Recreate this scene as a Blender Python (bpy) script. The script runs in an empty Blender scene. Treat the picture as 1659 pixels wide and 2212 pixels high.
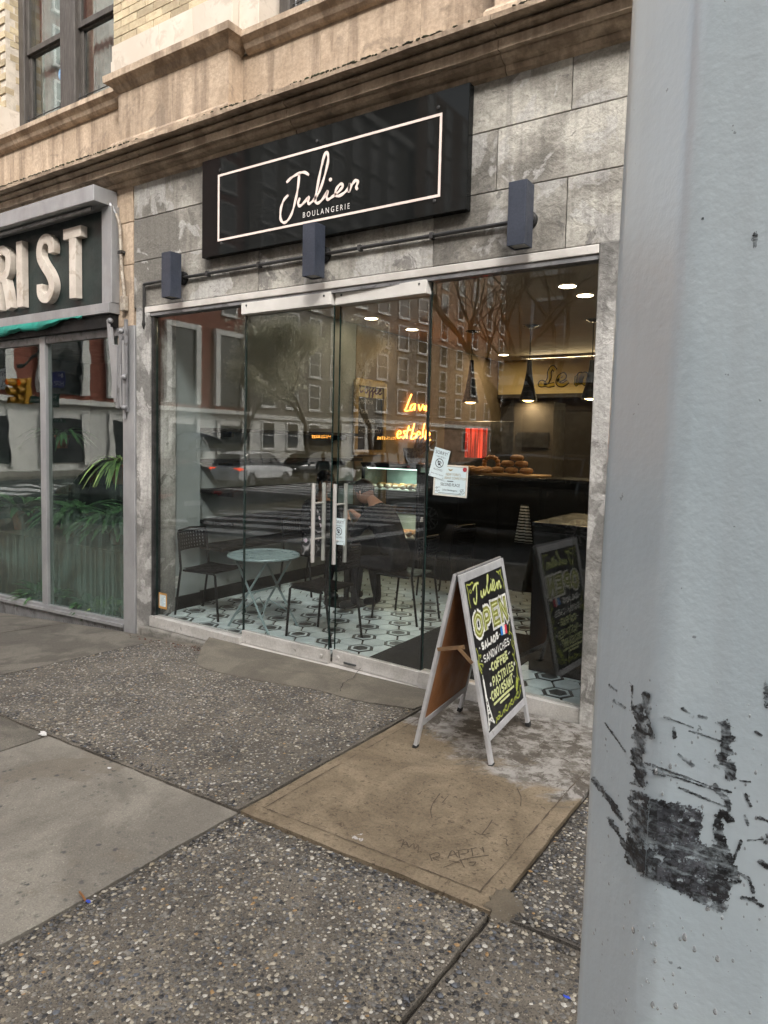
import bpy, math, random
import numpy as np
from mathutils import Vector, Matrix
random.seed(7); rng = np.random.default_rng(7)
scene = bpy.context.scene
COL = scene.collection
PI = math.pi; rad = math.radians

# ------------------------------------------------------------------ camera, sky, sun, exposure
ROT = Matrix(((0.832, -0.0564, 0.5519), (0.5543, 0.0436, -0.8312), (0.0228, 0.9975, 0.0675)))
EYE = Vector((0.0, -4.158, 1.7))
PCX, PCY, FPX = 829.5, 1056.0, 1488.2            # measured on a 1659 x 2212 copy of the photo
cam = bpy.data.cameras.new('camera'); camo = bpy.data.objects.new('camera', cam); COL.objects.link(camo)
cam.sensor_fit = 'VERTICAL'; cam.sensor_height = 36.0; cam.lens = 36.0 * FPX / 2212.0
cam.shift_y = -50.0 / 2212.0; cam.clip_start = 0.05; cam.clip_end = 1000.0
camo.matrix_world = Matrix.Translation(EYE) @ ROT.to_4x4()
scene.camera = camo

SUN_EL, SUN_AZ = 38.0, 146.0
world = bpy.data.worlds.new('World'); scene.world = world; world.use_nodes = True
wn = world.node_tree.nodes; wl = world.node_tree.links; wn.clear()
sky = wn.new('ShaderNodeTexSky'); sky.sky_type = 'NISHITA'; sky.sun_disc = False
sky.sun_elevation = rad(SUN_EL); sky.sun_rotation = rad(SUN_AZ); sky.air_density = 1.5; sky.dust_density = 6.0; sky.ozone_density = 1.0
hs = wn.new('ShaderNodeHueSaturation'); hs.inputs['Saturation'].default_value = 0.30
bg = wn.new('ShaderNodeBackground'); bg.inputs['Strength'].default_value = 0.15
wo = wn.new('ShaderNodeOutputWorld')
wl.new(sky.outputs[0], hs.inputs['Color']); wl.new(hs.outputs[0], bg.inputs[0]); wl.new(bg.outputs[0], wo.inputs[0])
sl = bpy.data.lights.new('sun', 'SUN'); sl.energy = 1.5; sl.angle = rad(12); sl.color = (1.0, 0.97, 0.93)
so = bpy.data.objects.new('sun', sl); COL.objects.link(so)
so.rotation_euler = (rad(90 - SUN_EL), 0, rad(34))   # from beyond the beige building, which keeps this pavement in shade
cy = scene.cycles; cy.max_bounces = 6; cy.diffuse_bounces = 2; cy.glossy_bounces = 3; cy.transmission_bounces = 4; cy.transparent_max_bounces = 12
cy.caustics_reflective = False; cy.caustics_refractive = False; cy.use_adaptive_sampling = True; cy.adaptive_threshold = .02; cy.sample_clamp_indirect = 6.0
scene.view_settings.view_transform = 'Standard'; scene.view_settings.look = 'None'
scene.view_settings.exposure = 1.75; scene.view_settings.gamma = 1.0; scene.view_settings.use_curve_mapping = False

# ------------------------------------------------------------------ measuring helpers
def ray(px, py):
    return ROT @ Vector((px - PCX, -(py - PCY), -FPX))
def F(px, py, Y=0.0):
    d = ray(px, py); return EYE + d * ((Y - EYE.y) / d.y)
def FX(px, py, X):
    d = ray(px, py); return EYE + d * ((X - EYE.x) / d.x)
def FZ(px, py, Z):
    d = ray(px, py); return EYE + d * ((Z - EYE.z) / d.z)
def gz(x, y):                                   # pavement height
    z = 0.027 * (x + 1.255) - 0.0274 * y
    return z - 0.05 * max(0.0, -4.2 - x) * max(0.0, min(1.0, 1 + y / 3.0))
def rz(x):                                      # road height
    return 0.038 * (x + 1.25) if x > -16 else -.5605 + .004 * (x + 16)
def G(px, py, dz=0.0):
    d = ray(px, py); lo, hi = 0.0, 0.1
    t = 1e-4
    for i in range(4000):
        p = EYE + d * t
        if p.z < gz(p.x, p.y) + dz: break
        t *= 1.004
    a, b = t / 1.004, t
    for i in range(30):
        m = (a + b) / 2; p = EYE + d * m
        if p.z < gz(p.x, p.y) + dz: b = m
        else: a = m
    return EYE + d * b
def MV(px, py, Y):                              # what the shop glass mirrors: the place in the street
    p = F(px, py, Y); return Vector((p.x, -p.y, p.z))

# ------------------------------------------------------------------ mesh helpers
class MB:
    def __init__(s): s.v = []; s.f = []
    def add(s, vs, fs):
        o = len(s.v); s.v += [tuple(p) for p in vs]; s.f += [tuple(i + o for i in f) for f in fs]; return s
    def box(s, x0, x1, y0, y1, z0, z1):
        x0, x1 = min(x0, x1), max(x0, x1); y0, y1 = min(y0, y1), max(y0, y1); z0, z1 = min(z0, z1), max(z0, z1)
        return s.add([(x0,y0,z0),(x1,y0,z0),(x1,y1,z0),(x0,y1,z0),(x0,y0,z1),(x1,y0,z1),(x1,y1,z1),(x0,y1,z1)],
                     [(0,3,2,1),(4,5,6,7),(0,1,5,4),(1,2,6,5),(2,3,7,6),(3,0,4,7)])
    def bar(s, a, b, w, h=None, up=(0, 0, 1)):       # box beam from a to b
        a, b = Vector(a), Vector(b); h = h or w; d = (b - a).normalized(); u = Vector(up)
        if abs(d.dot(u)) > .99: u = Vector((0, 1, 0))
        r = d.cross(u).normalized() * (w / 2); u = r.cross(d).normalized() * (h / 2)
        return s.add([a-r-u, a+r-u, a+r+u, a-r+u, b-r-u, b+r-u, b+r+u, b-r+u],
                     [(0,3,2,1),(4,5,6,7),(0,1,5,4),(1,2,6,5),(2,3,7,6),(3,0,4,7)])
    def tube(s, pts, r, n=8, cap=True, radii=None):
        pts = [Vector(p) for p in pts]; rings = []; prev = None
        for i, p in enumerate(pts):
            d = (pts[min(i+1, len(pts)-1)] - pts[max(i-1, 0)])
            d = d.normalized() if d.length > 1e-9 else Vector((0, 0, 1))
            if prev is None:
                u = Vector((0, 0, 1)) if abs(d.z) < .9 else Vector((1, 0, 0))
            else: u = prev
            a = d.cross(u)
            if a.length < 1e-6: a = d.cross(Vector((0, 1, 0)))
            a.normalize(); u = a.cross(d).normalized(); prev = u
            rr = radii[i] if radii else r
            rings.append([p + (a * math.cos(2*PI*k/n) + u * math.sin(2*PI*k/n)) * rr for k in range(n)])
        vs = [q for ring in rings for q in ring]; fs = []
        for i in range(len(pts) - 1):
            for k in range(n):
                fs.append((i*n+k, i*n+(k+1) % n, (i+1)*n+(k+1) % n, (i+1)*n+k))
        if cap: fs += [tuple(range(n-1, -1, -1)), tuple(range((len(pts)-1)*n, len(pts)*n))]
        return s.add(vs, fs)
    def lathe(s, prof, c=(0, 0, 0), n=16):           # prof [(r,z)] about a vertical axis
        c = Vector(c); vs = []; fs = []
        for (r, z) in prof:
            vs += [(c.x + r*math.cos(2*PI*k/n), c.y + r*math.sin(2*PI*k/n), c.z + z) for k in range(n)]
        for i in range(len(prof) - 1):
            for k in range(n): fs.append((i*n+k, i*n+(k+1) % n, (i+1)*n+(k+1) % n, (i+1)*n+k))
        fs += [tuple(range(n-1, -1, -1)), tuple(range((len(prof)-1)*n, len(prof)*n))]
        return s.add(vs, fs)
    def loft(s, secs, closed=True, cap=True):
        n = len(secs[0]); vs = [p for q in secs for p in q]; fs = []
        for i in range(len(secs) - 1):
            for k in range(n if closed else n - 1):
                fs.append((i*n+k, i*n+(k+1) % n, (i+1)*n+(k+1) % n, (i+1)*n+k))
        if cap: fs += [tuple(range(n-1, -1, -1)), tuple(range((len(secs)-1)*n, len(secs)*n))]
        return s.add(vs, fs)
    def prism(s, poly, fr, depth):
        """poly [(u,v)], fr(u,v,w) -> point, w runs 0..depth"""
        n = len(poly); vs = [fr(u, v, 0) for u, v in poly] + [fr(u, v, depth) for u, v in poly]
        fs = [tuple(range(n-1, -1, -1)), tuple(range(n, 2*n))] + [(k, (k+1) % n, n+(k+1) % n, n+k) for k in range(n)]
        return s.add(vs, fs)
    def ribbon(s, pts, w, fr, depth=0.0, taper=None):
        """stroke of width w along 2d points, laid out by fr(u,v,h)"""
        P = [Vector((p[0], p[1])) for p in pts]; L = []; Rr = []
        for i, p in enumerate(P):
            d = P[min(i+1, len(P)-1)] - P[max(i-1, 0)]
            if d.length < 1e-9: d = Vector((1, 0))
            d.normalize(); nn = Vector((-d.y, d.x)) * (w / 2) * (taper[i] if taper else 1)
            L.append(p + nn); Rr.append(p - nn)
        m = len(P); vs = [fr(q.x, q.y, depth) for q in L] + [fr(q.x, q.y, depth) for q in Rr]
        fs = [(m+i, m+i+1, i+1, i) for i in range(m-1)]
        if depth:
            vs += [fr(q.x, q.y, 0) for q in L] + [fr(q.x, q.y, 0) for q in Rr]
            fs += [(2*m+i, 2*m+i+1, 3*m+i+1, 3*m+i) for i in range(m-1)]
            fs += [(i, i+1, 2*m+i+1, 2*m+i) for i in range(m-1)] + [(3*m+i, 3*m+i+1, m+i+1, m+i) for i in range(m-1)]
            fs += [(0, 2*m, 3*m, m), (m-1, 2*m-1, 4*m-1, 3*m-1)]
        return s.add(vs, fs)
    def blob(s, c, rx, ry, rz_, n=8, m=5, jit=0.0):
        c = Vector(c); vs = [c + Vector((0, 0, -rz_))]; fs = []
        for i in range(1, m):
            a = -PI/2 + PI*i/m
            for k in range(n):
                j = 1 + random.uniform(-jit, jit)
                vs.append(c + Vector((rx*math.cos(a)*math.cos(2*PI*k/n)*j, ry*math.cos(a)*math.sin(2*PI*k/n)*j, rz_*math.sin(a)*j)))
        vs.append(c + Vector((0, 0, rz_))); t = len(vs) - 1
        for k in range(n):
            fs.append((0, 1+(k+1) % n, 1+k)); fs.append((t, 1+(m-2)*n+k, 1+(m-2)*n+(k+1) % n))
        for i in range(m-2):
            for k in range(n): fs.append((1+i*n+k, 1+i*n+(k+1) % n, 1+(i+1)*n+(k+1) % n, 1+(i+1)*n+k))
        return s.add(vs, fs)
    def mesh(s, name, mat=None, smooth=False):
        me = bpy.data.meshes.new(name); me.from_pydata(s.v, [], s.f); me.update()
        if mat: me.materials.append(mat)
        if smooth:
            me.polygons.foreach_set('use_smooth', [True]*len(me.polygons))
            try: me.set_sharp_from_angle(angle=rad(35))
            except Exception: pass
        return me
    def build(s, name, mat=None, parent=None, smooth=False, bevel=0.0):
        return link(name, s.mesh(name, mat, smooth), parent, bevel)

def link(name, me, parent=None, bevel=0.0):
    o = bpy.data.objects.new(name, me); COL.objects.link(o)
    if parent is not None:
        o.parent = parent
        if parent.type == 'EMPTY': o.matrix_parent_inverse = Matrix.Translation(-Vector(parent.location))
    if bevel:
        m = o.modifiers.new('bevel', 'BEVEL'); m.width = bevel; m.segments = 2; m.limit_method = 'ANGLE'; m.angle_limit = rad(40)
    return o
def tag(o, label, cat, group=None):
    o['label'] = label; o['category'] = cat
    if group: o['group'] = group
    return o
def struct(o): o['kind'] = 'structure'; return o
def thing(name, label, cat, loc=(0, 0, 0), group=None):
    o = bpy.data.objects.new(name, None); COL.objects.link(o); o.location = loc; o.empty_display_size = .1
    return tag(o, label, cat, group)
def box(name, mat, parent, *a, bevel=0.0):
    return MB().box(*a).build(name, mat, parent, bevel=bevel)
def children(o): return [c for c in bpy.data.objects if c.parent == o]
def copy_tree(o, parent=None):
    kids = KID.get(o.name)
    c = o.copy(); COL.objects.link(c)
    if parent is not None: c.parent = parent
    for ch in (kids if kids is not None else children(o)): copy_tree(ch, c)
    return c
KID = {}
def place(o, loc, rz_=0.0, label=None):
    o.location = loc; o.rotation_euler = (0, 0, rz_)
    if label: o['label'] = label
    return o

# text from Blender's own built-in face -> flat mesh laid out by fr(u,v,w)
def text_mesh(txt, size, fr, align='LEFT', sx=1.0, extrude=0.0, spacing=1.0, offset=0.0):
    cu = bpy.data.curves.new('t', 'FONT'); cu.body = txt; cu.size = size; cu.align_x = align; cu.space_character = spacing
    cu.extrude = extrude; cu.resolution_u = 3; cu.offset = offset
    ob = bpy.data.objects.new('t', cu); COL.objects.link(ob)
    dg = bpy.context.evaluated_depsgraph_get(); me = bpy.data.meshes.new_from_object(ob.evaluated_get(dg))
    vs = [fr(v.co.x*sx, v.co.y, v.co.z) for v in me.vertices]; fs = [tuple(p.vertices) for p in me.polygons]
    bpy.data.objects.remove(ob); bpy.data.curves.remove(cu); bpy.data.meshes.remove(me)
    return MB().add(vs, fs)
def smooth_curve(pts, n=8):                        # Catmull-Rom
    P = [Vector(p) for p in pts]; out = []
    for i in range(len(P) - 1):
        p0, p1, p2, p3 = P[max(i-1, 0)], P[i], P[i+1], P[min(i+2, len(P)-1)]
        for k in range(n):
            t = k / n
            out.append(0.5*((2*p1) + (p2-p0)*t + (2*p0-5*p1+4*p2-p3)*t*t + (3*p1-p0-3*p2+p3)*t**3))
    return out + [P[-1]]

# ------------------------------------------------------------------ materials (all node based)
def nt(name):
    m = bpy.data.materials.new(name); m.use_nodes = True; t = m.node_tree; t.nodes.clear()
    o = t.nodes.new('ShaderNodeOutputMaterial'); return m, t, o
def N(t, kind, **kw):
    n = t.nodes.new(kind)
    for k, v in kw.items():
        if k in n.inputs: n.inputs[k].default_value = v
        else: setattr(n, k, v)
    return n
def rgba(c): return (c[0], c[1], c[2], 1.0)
def noise(t, vec, scale, detail=4.0, rough=.6, dist=0.0):
    n = N(t, 'ShaderNodeTexNoise', Scale=scale, Detail=detail, Roughness=rough, Distortion=dist)
    t.links.new(vec, n.inputs['Vector'])
    mr = N(t, 'ShaderNodeMapRange'); mr.inputs[1].default_value = .24; mr.inputs[2].default_value = .76; t.links.new(n.outputs['Fac'], mr.inputs[0])
    return mr.outputs[0]
def ramp(t, fac, stops, interp='LINEAR'):
    r = N(t, 'ShaderNodeValToRGB'); r.color_ramp.interpolation = interp; e = r.color_ramp.elements
    while len(e) < len(stops): e.new(0.5)
    for i, (p, c) in enumerate(stops):
        e[i].position = p; e[i].color = rgba(c) if not isinstance(c, (int, float)) else (c, c, c, 1)
    t.links.new(fac, r.inputs['Fac']); return r.outputs['Color']
def mixc(t, fac, a, b, mode='MIX'):
    n = N(t, 'ShaderNodeMix', data_type='RGBA', blend_type=mode)
    for s_, v in ((0, fac), (6, a), (7, b)):
        if isinstance(v, (int, float)): n.inputs[s_].default_value = v
        elif isinstance(v, tuple): n.inputs[s_].default_value = rgba(v)
        else: t.links.new(v, n.inputs[s_])
    return n.outputs[2]
def mathn(t, op, a, b=None):
    n = N(t, 'ShaderNodeMath', operation=op)
    for i, v in ((0, a), (1, b)):
        if v is None: continue
        if isinstance(v, (int, float)): n.inputs[i].default_value = v
        else: t.links.new(v, n.inputs[i])
    return n.outputs[0]
def coords(t, scale=(1, 1, 1), rnd=False):
    tc = N(t, 'ShaderNodeTexCoord'); mp = N(t, 'ShaderNodeMapping'); mp.inputs['Scale'].default_value = scale
    t.links.new(tc.outputs['Object'], mp.inputs['Vector'])
    if rnd:
        oi = N(t, 'ShaderNodeObjectInfo'); m_ = mathn(t, 'MULTIPLY', oi.outputs['Random'], 37.0)
        cb = N(t, 'ShaderNodeCombineXYZ')
        for i in range(3): t.links.new(m_, cb.inputs[i])
        t.links.new(cb.outputs[0], mp.inputs['Location'])
    return mp.outputs[0]
def bump(t, h, strength, dist):
    b = N(t, 'ShaderNodeBump', Strength=strength, Distance=dist); t.links.new(h, b.inputs['Height']); return b.outputs[0]
def principled(t, o, col, rough=.6, metal=0.0, spec=.5, normal=None):
    p = N(t, 'ShaderNodeBsdfPrincipled'); p.inputs['Metallic'].default_value = metal
    p.inputs['Specular IOR Level'].default_value = spec
    for v, k in ((col, 'Base Color'), (rough, 'Roughness')):
        if isinstance(v, tuple): p.inputs[k].default_value = rgba(v)
        elif isinstance(v, (int, float)): p.inputs[k].default_value = v
        else: t.links.new(v, p.inputs[k])
    if normal is not None: t.links.new(normal, p.inputs['Normal'])
    t.links.new(p.outputs[0], o.inputs[0]); return p
def pm(name, c1, c2=None, scale=6.0, rough=.6, metal=0.0, bmp=.15, bscale=None, spec=.4, streak=None, dirt=None, rnd=0.0, stretch=(1, 1, 1), fine=0.0, bdist=.01):
    """mottled surface: two tones by noise, optional vertical streaks, dirt patches, per-object tone"""
    m, t, o = nt(name); v = coords(t, stretch, rnd=rnd > 0)
    c2 = c2 or tuple(x*.8 for x in c1)
    f = noise(t, v, scale, 6, .62)
    col = ramp(t, f, [(.32, c2), (.68, c1)])
    if fine:
        g = noise(t, v, scale*14, 3, .7); col = mixc(t, fine, col, ramp(t, g, [(.3, 0.25), (.7, 1.0)]), 'MULTIPLY')
    if streak:
        vs = coords(t, (streak[1], streak[1], streak[2])); s_ = noise(t, vs, 1.0, 5, .6)
        col = mixc(t, mathn(t, 'MULTIPLY', ramp(t, s_, [(.45, 0.0), (.72, 1.0)]), streak[3]), col, streak[0])
    if dirt:
        d_ = noise(t, v, dirt[1], 5, .65, .6)
        col = mixc(t, mathn(t, 'MULTIPLY', ramp(t, d_, [(dirt[2], 0.0), (min(1, dirt[2]+.12), 1.0)]), dirt[3]), col, dirt[0])
    if rnd:
        oi = N(t, 'ShaderNodeObjectInfo'); k = ramp(t, oi.outputs['Random'], [(0, 1-rnd), (1, 1.0)])
        col = mixc(t, 1.0, col, k, 'MULTIPLY')
    nrm = bump(t, noise(t, v, bscale or scale*5, 6, .65), bmp, bdist) if bmp else None
    r_ = ramp(t, noise(t, v, scale*2.3, 4), [(.3, max(0, rough-min(.1, rough*.15))), (.7, min(1, rough+min(.1, rough*.15)))])
    principled(t, o, col, r_, metal, spec, nrm); return m
def emis(name, c, s):
    m, t, o = nt(name); e = N(t, 'ShaderNodeEmission', Strength=s); e.inputs['Color'].default_value = rgba(c)
    v = coords(t); k = ramp(t, noise(t, v, 9.0, 2), [(.2, .9), (.8, 1.0)])
    t.links.new(mixc(t, 1.0, rgba(c)[:3], k, 'MULTIPLY'), e.inputs['Color']); t.links.new(e.outputs[0], o.inputs[0]); return m
def glassmat(name, r0=.06, tint=(1, 1, 1), wob=0.0, fog=None, rough=0.0):
    """thin pane: mirror-like reflection by angle over a clear tint; fog = condensation film"""
    m, t, o = nt(name)
    lw = N(t, 'ShaderNodeLayerWeight', Blend=.5)
    p5 = mathn(t, 'POWER', lw.outputs['Facing'], 5.0)
    fr = mathn(t, 'ADD', mathn(t, 'MULTIPLY', p5, 1-r0), r0)
    gl = N(t, 'ShaderNodeBsdfGlossy', Roughness=rough); tr = N(t, 'ShaderNodeBsdfTransparent'); tr.inputs[0].default_value = rgba(tint)
    if wob:
        v = coords(t); t.links.new(bump(t, noise(t, v, 1.4, 2, .5), wob, .02), gl.inputs['Normal'])
    mx = N(t, 'ShaderNodeMixShader'); t.links.new(fr, mx.inputs[0]); t.links.new(tr.outputs[0], mx.inputs[1]); t.links.new(gl.outputs[0], mx.inputs[2])
    last = mx.outputs[0]
    if fog:
        v = coords(t); a = noise(t, v, fog[1], 4, .6, .8)
        st = noise(t, coords(t, (26, 26, .5)), 1.0, 4, .6)
        sep = N(t, 'ShaderNodeSeparateXYZ'); t.links.new(coords(t), sep.inputs[0])
        zz = N(t, 'ShaderNodeMapRange'); zz.inputs[1].default_value = 1.5; zz.inputs[2].default_value = -.2
        t.links.new(sep.outputs[2], zz.inputs[0])
        k = mathn(t, 'MULTIPLY', ramp(t, a, [(.35, .25), (.7, 1.0)]), mathn(t, 'MULTIPLY', zz.outputs[0], ramp(t, st, [(.42, .45), (.6, 1.0)])))
        k = mathn(t, 'MULTIPLY', k, fog[2])
        df = N(t, 'ShaderNodeBsdfDiffuse'); df.inputs[0].default_value = rgba(fog[0])
        m2 = N(t, 'ShaderNodeMixShader'); t.links.new(k, m2.inputs[0]); t.links.new(last, m2.inputs[1]); t.links.new(df.outputs[0], m2.inputs[2]); last = m2.outputs[0]
    t.links.new(last, o.inputs[0]); return m

M = {}
M['limestone'] = pm('limestone', (.56, .435, .32), (.44, .335, .24), 2.6, .85, bmp=.3, bscale=26, streak=((.13, .09, .062), 7.0, .6, .55), dirt=((.14, .11, .085), 3.4, .66, .4), rnd=.16, fine=.28)
M['limestone_dark'] = pm('limestone_dark', (.34, .25, .175), (.22, .16, .115), 3.0, .9, bmp=.3, bscale=30, streak=((.07, .05, .04), 7.0, 1.0, .7), dirt=((.05, .05, .028), 4.0, .56, .6), fine=.3)
M['glazed'] = pm('glazed_block', (.60, .53, .45), (.54, .47, .39), 2.5, .55, bmp=.05, dirt=((.35, .28, .21), 5, .62, .4), rnd=.08)
M['brick'] = pm('brick', (.60, .50, .33), (.50, .40, .26), 9, .85, bmp=.3, bscale=60, rnd=.40, fine=.25)
M['mortar'] = pm('mortar', (.52, .46, .38), (.40, .35, .29), 12, .95, bmp=.3)
def facade_concrete(name, a, b, rndv):
    """painted, patched cement: pale patches with hard edges, trowel swirls, rain streaks, spots of lost paint"""
    m, t, o = nt(name); v = coords(t, rnd=True)
    f = noise(t, v, 1.25, 8, .60, .5); col = ramp(t, f, [(.34, tuple(x*.62 for x in b)), (.47, b), (.58, a), (.68, tuple(min(1, x*1.30) for x in a))])
    pt_ = noise(t, v, 2.3, 7, .55, .9); col = mixc(t, ramp(t, pt_, [(.60, 0.0), (.63, .6), (.80, .8)]), col, (.50, .485, .46))
    ps = noise(t, v, 3.7, 8, .68, .5)
    col = mixc(t, ramp(t, ps, [(.68, 0.0), (.71, .7)]), col, (.17, .16, .15))
    st = noise(t, coords(t, (13, 13, .55)), 1.0, 5, .62)
    col = mixc(t, mathn(t, 'MULTIPLY', ramp(t, st, [(.47, 0.0), (.80, 1.0)]), .34), col, (.10, .092, .085))
    sw = noise(t, v, 9.0, 6, .65, 1.2)
    g = noise(t, v, 48, 4, .7); col = mixc(t, .4, col, ramp(t, g, [(.3, .45), (.65, 1.0)]), 'MULTIPLY')
    oi = N(t, 'ShaderNodeObjectInfo'); col = mixc(t, 1.0, col, ramp(t, oi.outputs['Random'], [(0, 1-rndv), (1, 1.0)]), 'MULTIPLY')
    hh = mathn(t, 'ADD', mathn(t, 'MULTIPLY', sw, .5), mathn(t, 'MULTIPLY', mathn(t, 'ADD', ps, pt_), .7))
    nrm = bump(t, mathn(t, 'ADD', hh, mathn(t, 'MULTIPLY', g, .12)), .6, .02)
    principled(t, o, col, .78, 0, .35, nrm); return m
M['panel'] = facade_concrete('cement_panel', (.41, .39, .345), (.305, .285, .25), .18)
M['pilaster'] = facade_concrete('cement_pilaster', (.42, .405, .38), (.32, .31, .29), .1)
M['joint'] = pm('joint', (.12, .112, .10), (.08, .075, .068), 12, .95)
M['step'] = pm('cast_step', (.26, .245, .215), (.17, .16, .14), 5, .9, bmp=.4, bscale=40, dirt=((.08, .075, .065), 4, .55, .6), fine=.25)
M['whitealu'] = pm('worn_white_aluminium', (.66, .63, .59), (.56, .53, .49), 5, .42, .25, bmp=.05, dirt=((.25, .23, .2), 13, .80, .6))
M['rail'] = pm('scuffed_rail', (.58, .56, .53), (.47, .45, .42), 6, .45, .2, bmp=.12, dirt=((.16, .15, .13), 16, .74, .7), fine=.2)
M['steel'] = pm('brushed_steel', (.66, .64, .61), (.56, .54, .52), 3, .36, .55, bmp=.05, stretch=(30, 30, 1))
M['darksteel'] = pm('dark_steel', (.10, .10, .10), (.06, .06, .06), 8, .4, .8, bmp=.1)
M['alu'] = pm('grey_aluminium', (.40, .40, .405), (.33, .33, .335), 4, .5, .55, bmp=.08, dirt=((.18, .17, .16), 9, .80, .5), stretch=(1, 1, .5))
M['alu_dark'] = pm('dull_aluminium', (.28, .28, .285), (.20, .20, .205), 5, .55, .5, bmp=.1, dirt=((.09, .085, .08), 8, .6, .6))
M['signblack'] = pm('sign_acrylic', (.012, .013, .013), (.010, .011, .011), 3, .03, bmp=0, spec=.09)
M['rosepaint'] = pm('pale_rose_paint', (.86, .72, .66), (.80, .66, .60), 6, .4, bmp=0)
M['whitepaint'] = pm('white_lettering', (.80, .76, .73), (.74, .70, .68), 6, .4, bmp=0)
M['lampblue'] = pm('slate_lamp_paint', (.052, .060, .082), (.040, .047, .066), 5, .42, .2, bmp=.12, fine=.2, spec=.4)
M['black'] = pm('black_paint', (.012, .012, .012), (.008, .008, .008), 6, .55, bmp=.08, spec=.2)
M['blackgloss'] = pm('black_gloss', (.012, .012, .013), (.008, .008, .009), 3, .18, bmp=0)
M['pipe'] = pm('conduit_black', (.02, .02, .02), (.03, .028, .026), 8, .5, bmp=.15)
M['conduit'] = pm('weathered_conduit', (.40, .36, .30), (.26, .22, .18), 14, .55, .3, bmp=.2, dirt=((.12, .07, .04), 18, .6, .6))
M['glass'] = glassmat('shop_glass', .055, (.955, .975, .97))
M['glass_edge'] = pm('glass_edge', (.015, .034, .031), (.010, .022, .020), 3, .15, bmp=0)
M['florglass'] = glassmat('fogged_glass', .06, (.85, .90, .88), wob=.05, fog=((.12, .17, .145), 1.5, .72))
M['paneglass'] = pm('dark_window_glass', (.022, .027, .028), (.05, .055, .056), 1.2, .06, bmp=.02, bscale=1.2, spec=.6)
M['wood_frame'] = pm('brown_window_frame', (.075, .066, .058), (.05, .043, .038), 6, .55, bmp=.15, stretch=(8, 8, 1), fine=.2)
# ================================================================== ground
def concrete_mat(name, a, b, pits=0.0, blot=None, rough=.85, grit=0.0):
    m, t, o = nt(name); v = coords(t)
    col = ramp(t, noise(t, v, 2.1, 7, .62, .8), [(.33, b), (.66, a)])
    col = mixc(t, .35, col, ramp(t, noise(t, v, 120, 3, .7), [(.3, .5), (.7, 1.0)]), 'MULTIPLY')
    h = noise(t, v, 70, 5, .7)
    if blot: col = mixc(t, mathn(t, 'MULTIPLY', ramp(t, noise(t, v, blot[1], 5, .6, .5), [(.54, 0.0), (.64, 1.0)]), blot[2]), col, blot[0])
    if grit:                                        # fine stone showing in the matrix
        vg = N(t, 'ShaderNodeTexVoronoi', Scale=150.0, Randomness=1.0); t.links.new(v, vg.inputs['Vector'])
        sg_ = N(t, 'ShaderNodeSeparateColor'); t.links.new(vg.outputs['Color'], sg_.inputs[0])
        gc = ramp(t, sg_.outputs[0], [(0, .35), (.3, .6), (.6, 1.0), (.82, 1.7), (.94, 2.6)], 'CONSTANT')
        gm = mathn(t, 'MULTIPLY', ramp(t, vg.outputs['Distance'], [(.30, 1.0), (.48, 0.0)]), grit)
        col = mixc(t, gm, col, mixc(t, 1.0, col, gc, 'MULTIPLY')); h = mathn(t, 'ADD', h, mathn(t, 'MULTIPLY', gm, .8))
    if pits:
        vo = N(t, 'ShaderNodeTexVoronoi', Scale=19.0, Randomness=1.0); t.links.new(v, vo.inputs['Vector'])
        k = mathn(t, 'MULTIPLY', ramp(t, vo.outputs['Distance'], [(.16, 1.0), (.30, 0.0)]), ramp(t, noise(t, v, 1.7, 3), [(.40, .15), (.60, pits)]))
        k = mathn(t, 'MULTIPLY', k, ramp(t, noise(t, v, 55, 3, .7), [(.38, .0), (.5, 1.0)]))
        col = mixc(t, k, col, (.075, .073, .068)); h = mathn(t, 'SUBTRACT', h, k)
    principled(t, o, col, rough, 0, .35, bump(t, h, .45, .006)); return m
M['slab_grey'] = concrete_mat('slab_grey', (.26, .238, .20), (.18, .163, .137), pits=1.0, blot=((.15, .125, .095), 1.6, .5), grit=.28)
M['slab_fine'] = concrete_mat('slab_fine', (.175, .158, .13), (.115, .103, .085), blot=((.075, .066, .054), 1.8, .6), grit=.5)
M['cement'] = concrete_mat('cement_apron', (.185, .165, .13), (.135, .12, .096), blot=((.10, .088, .07), 2.4, .55), grit=.35)
M['patch'] = concrete_mat('cement_patch', (.14, .115, .082), (.09, .075, .055), blot=((.12, .105, .085), 5.0, .4))
M['agg_base'] = concrete_mat('aggregate_cement', (.175, .153, .124), (.118, .103, .084), blot=((.085, .075, .062), 1.6, .6), grit=.9)
M['agg_dark'] = concrete_mat('aggregate_cement_dark', (.13, .116, .096), (.085, .076, .065), grit=.9)
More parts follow.
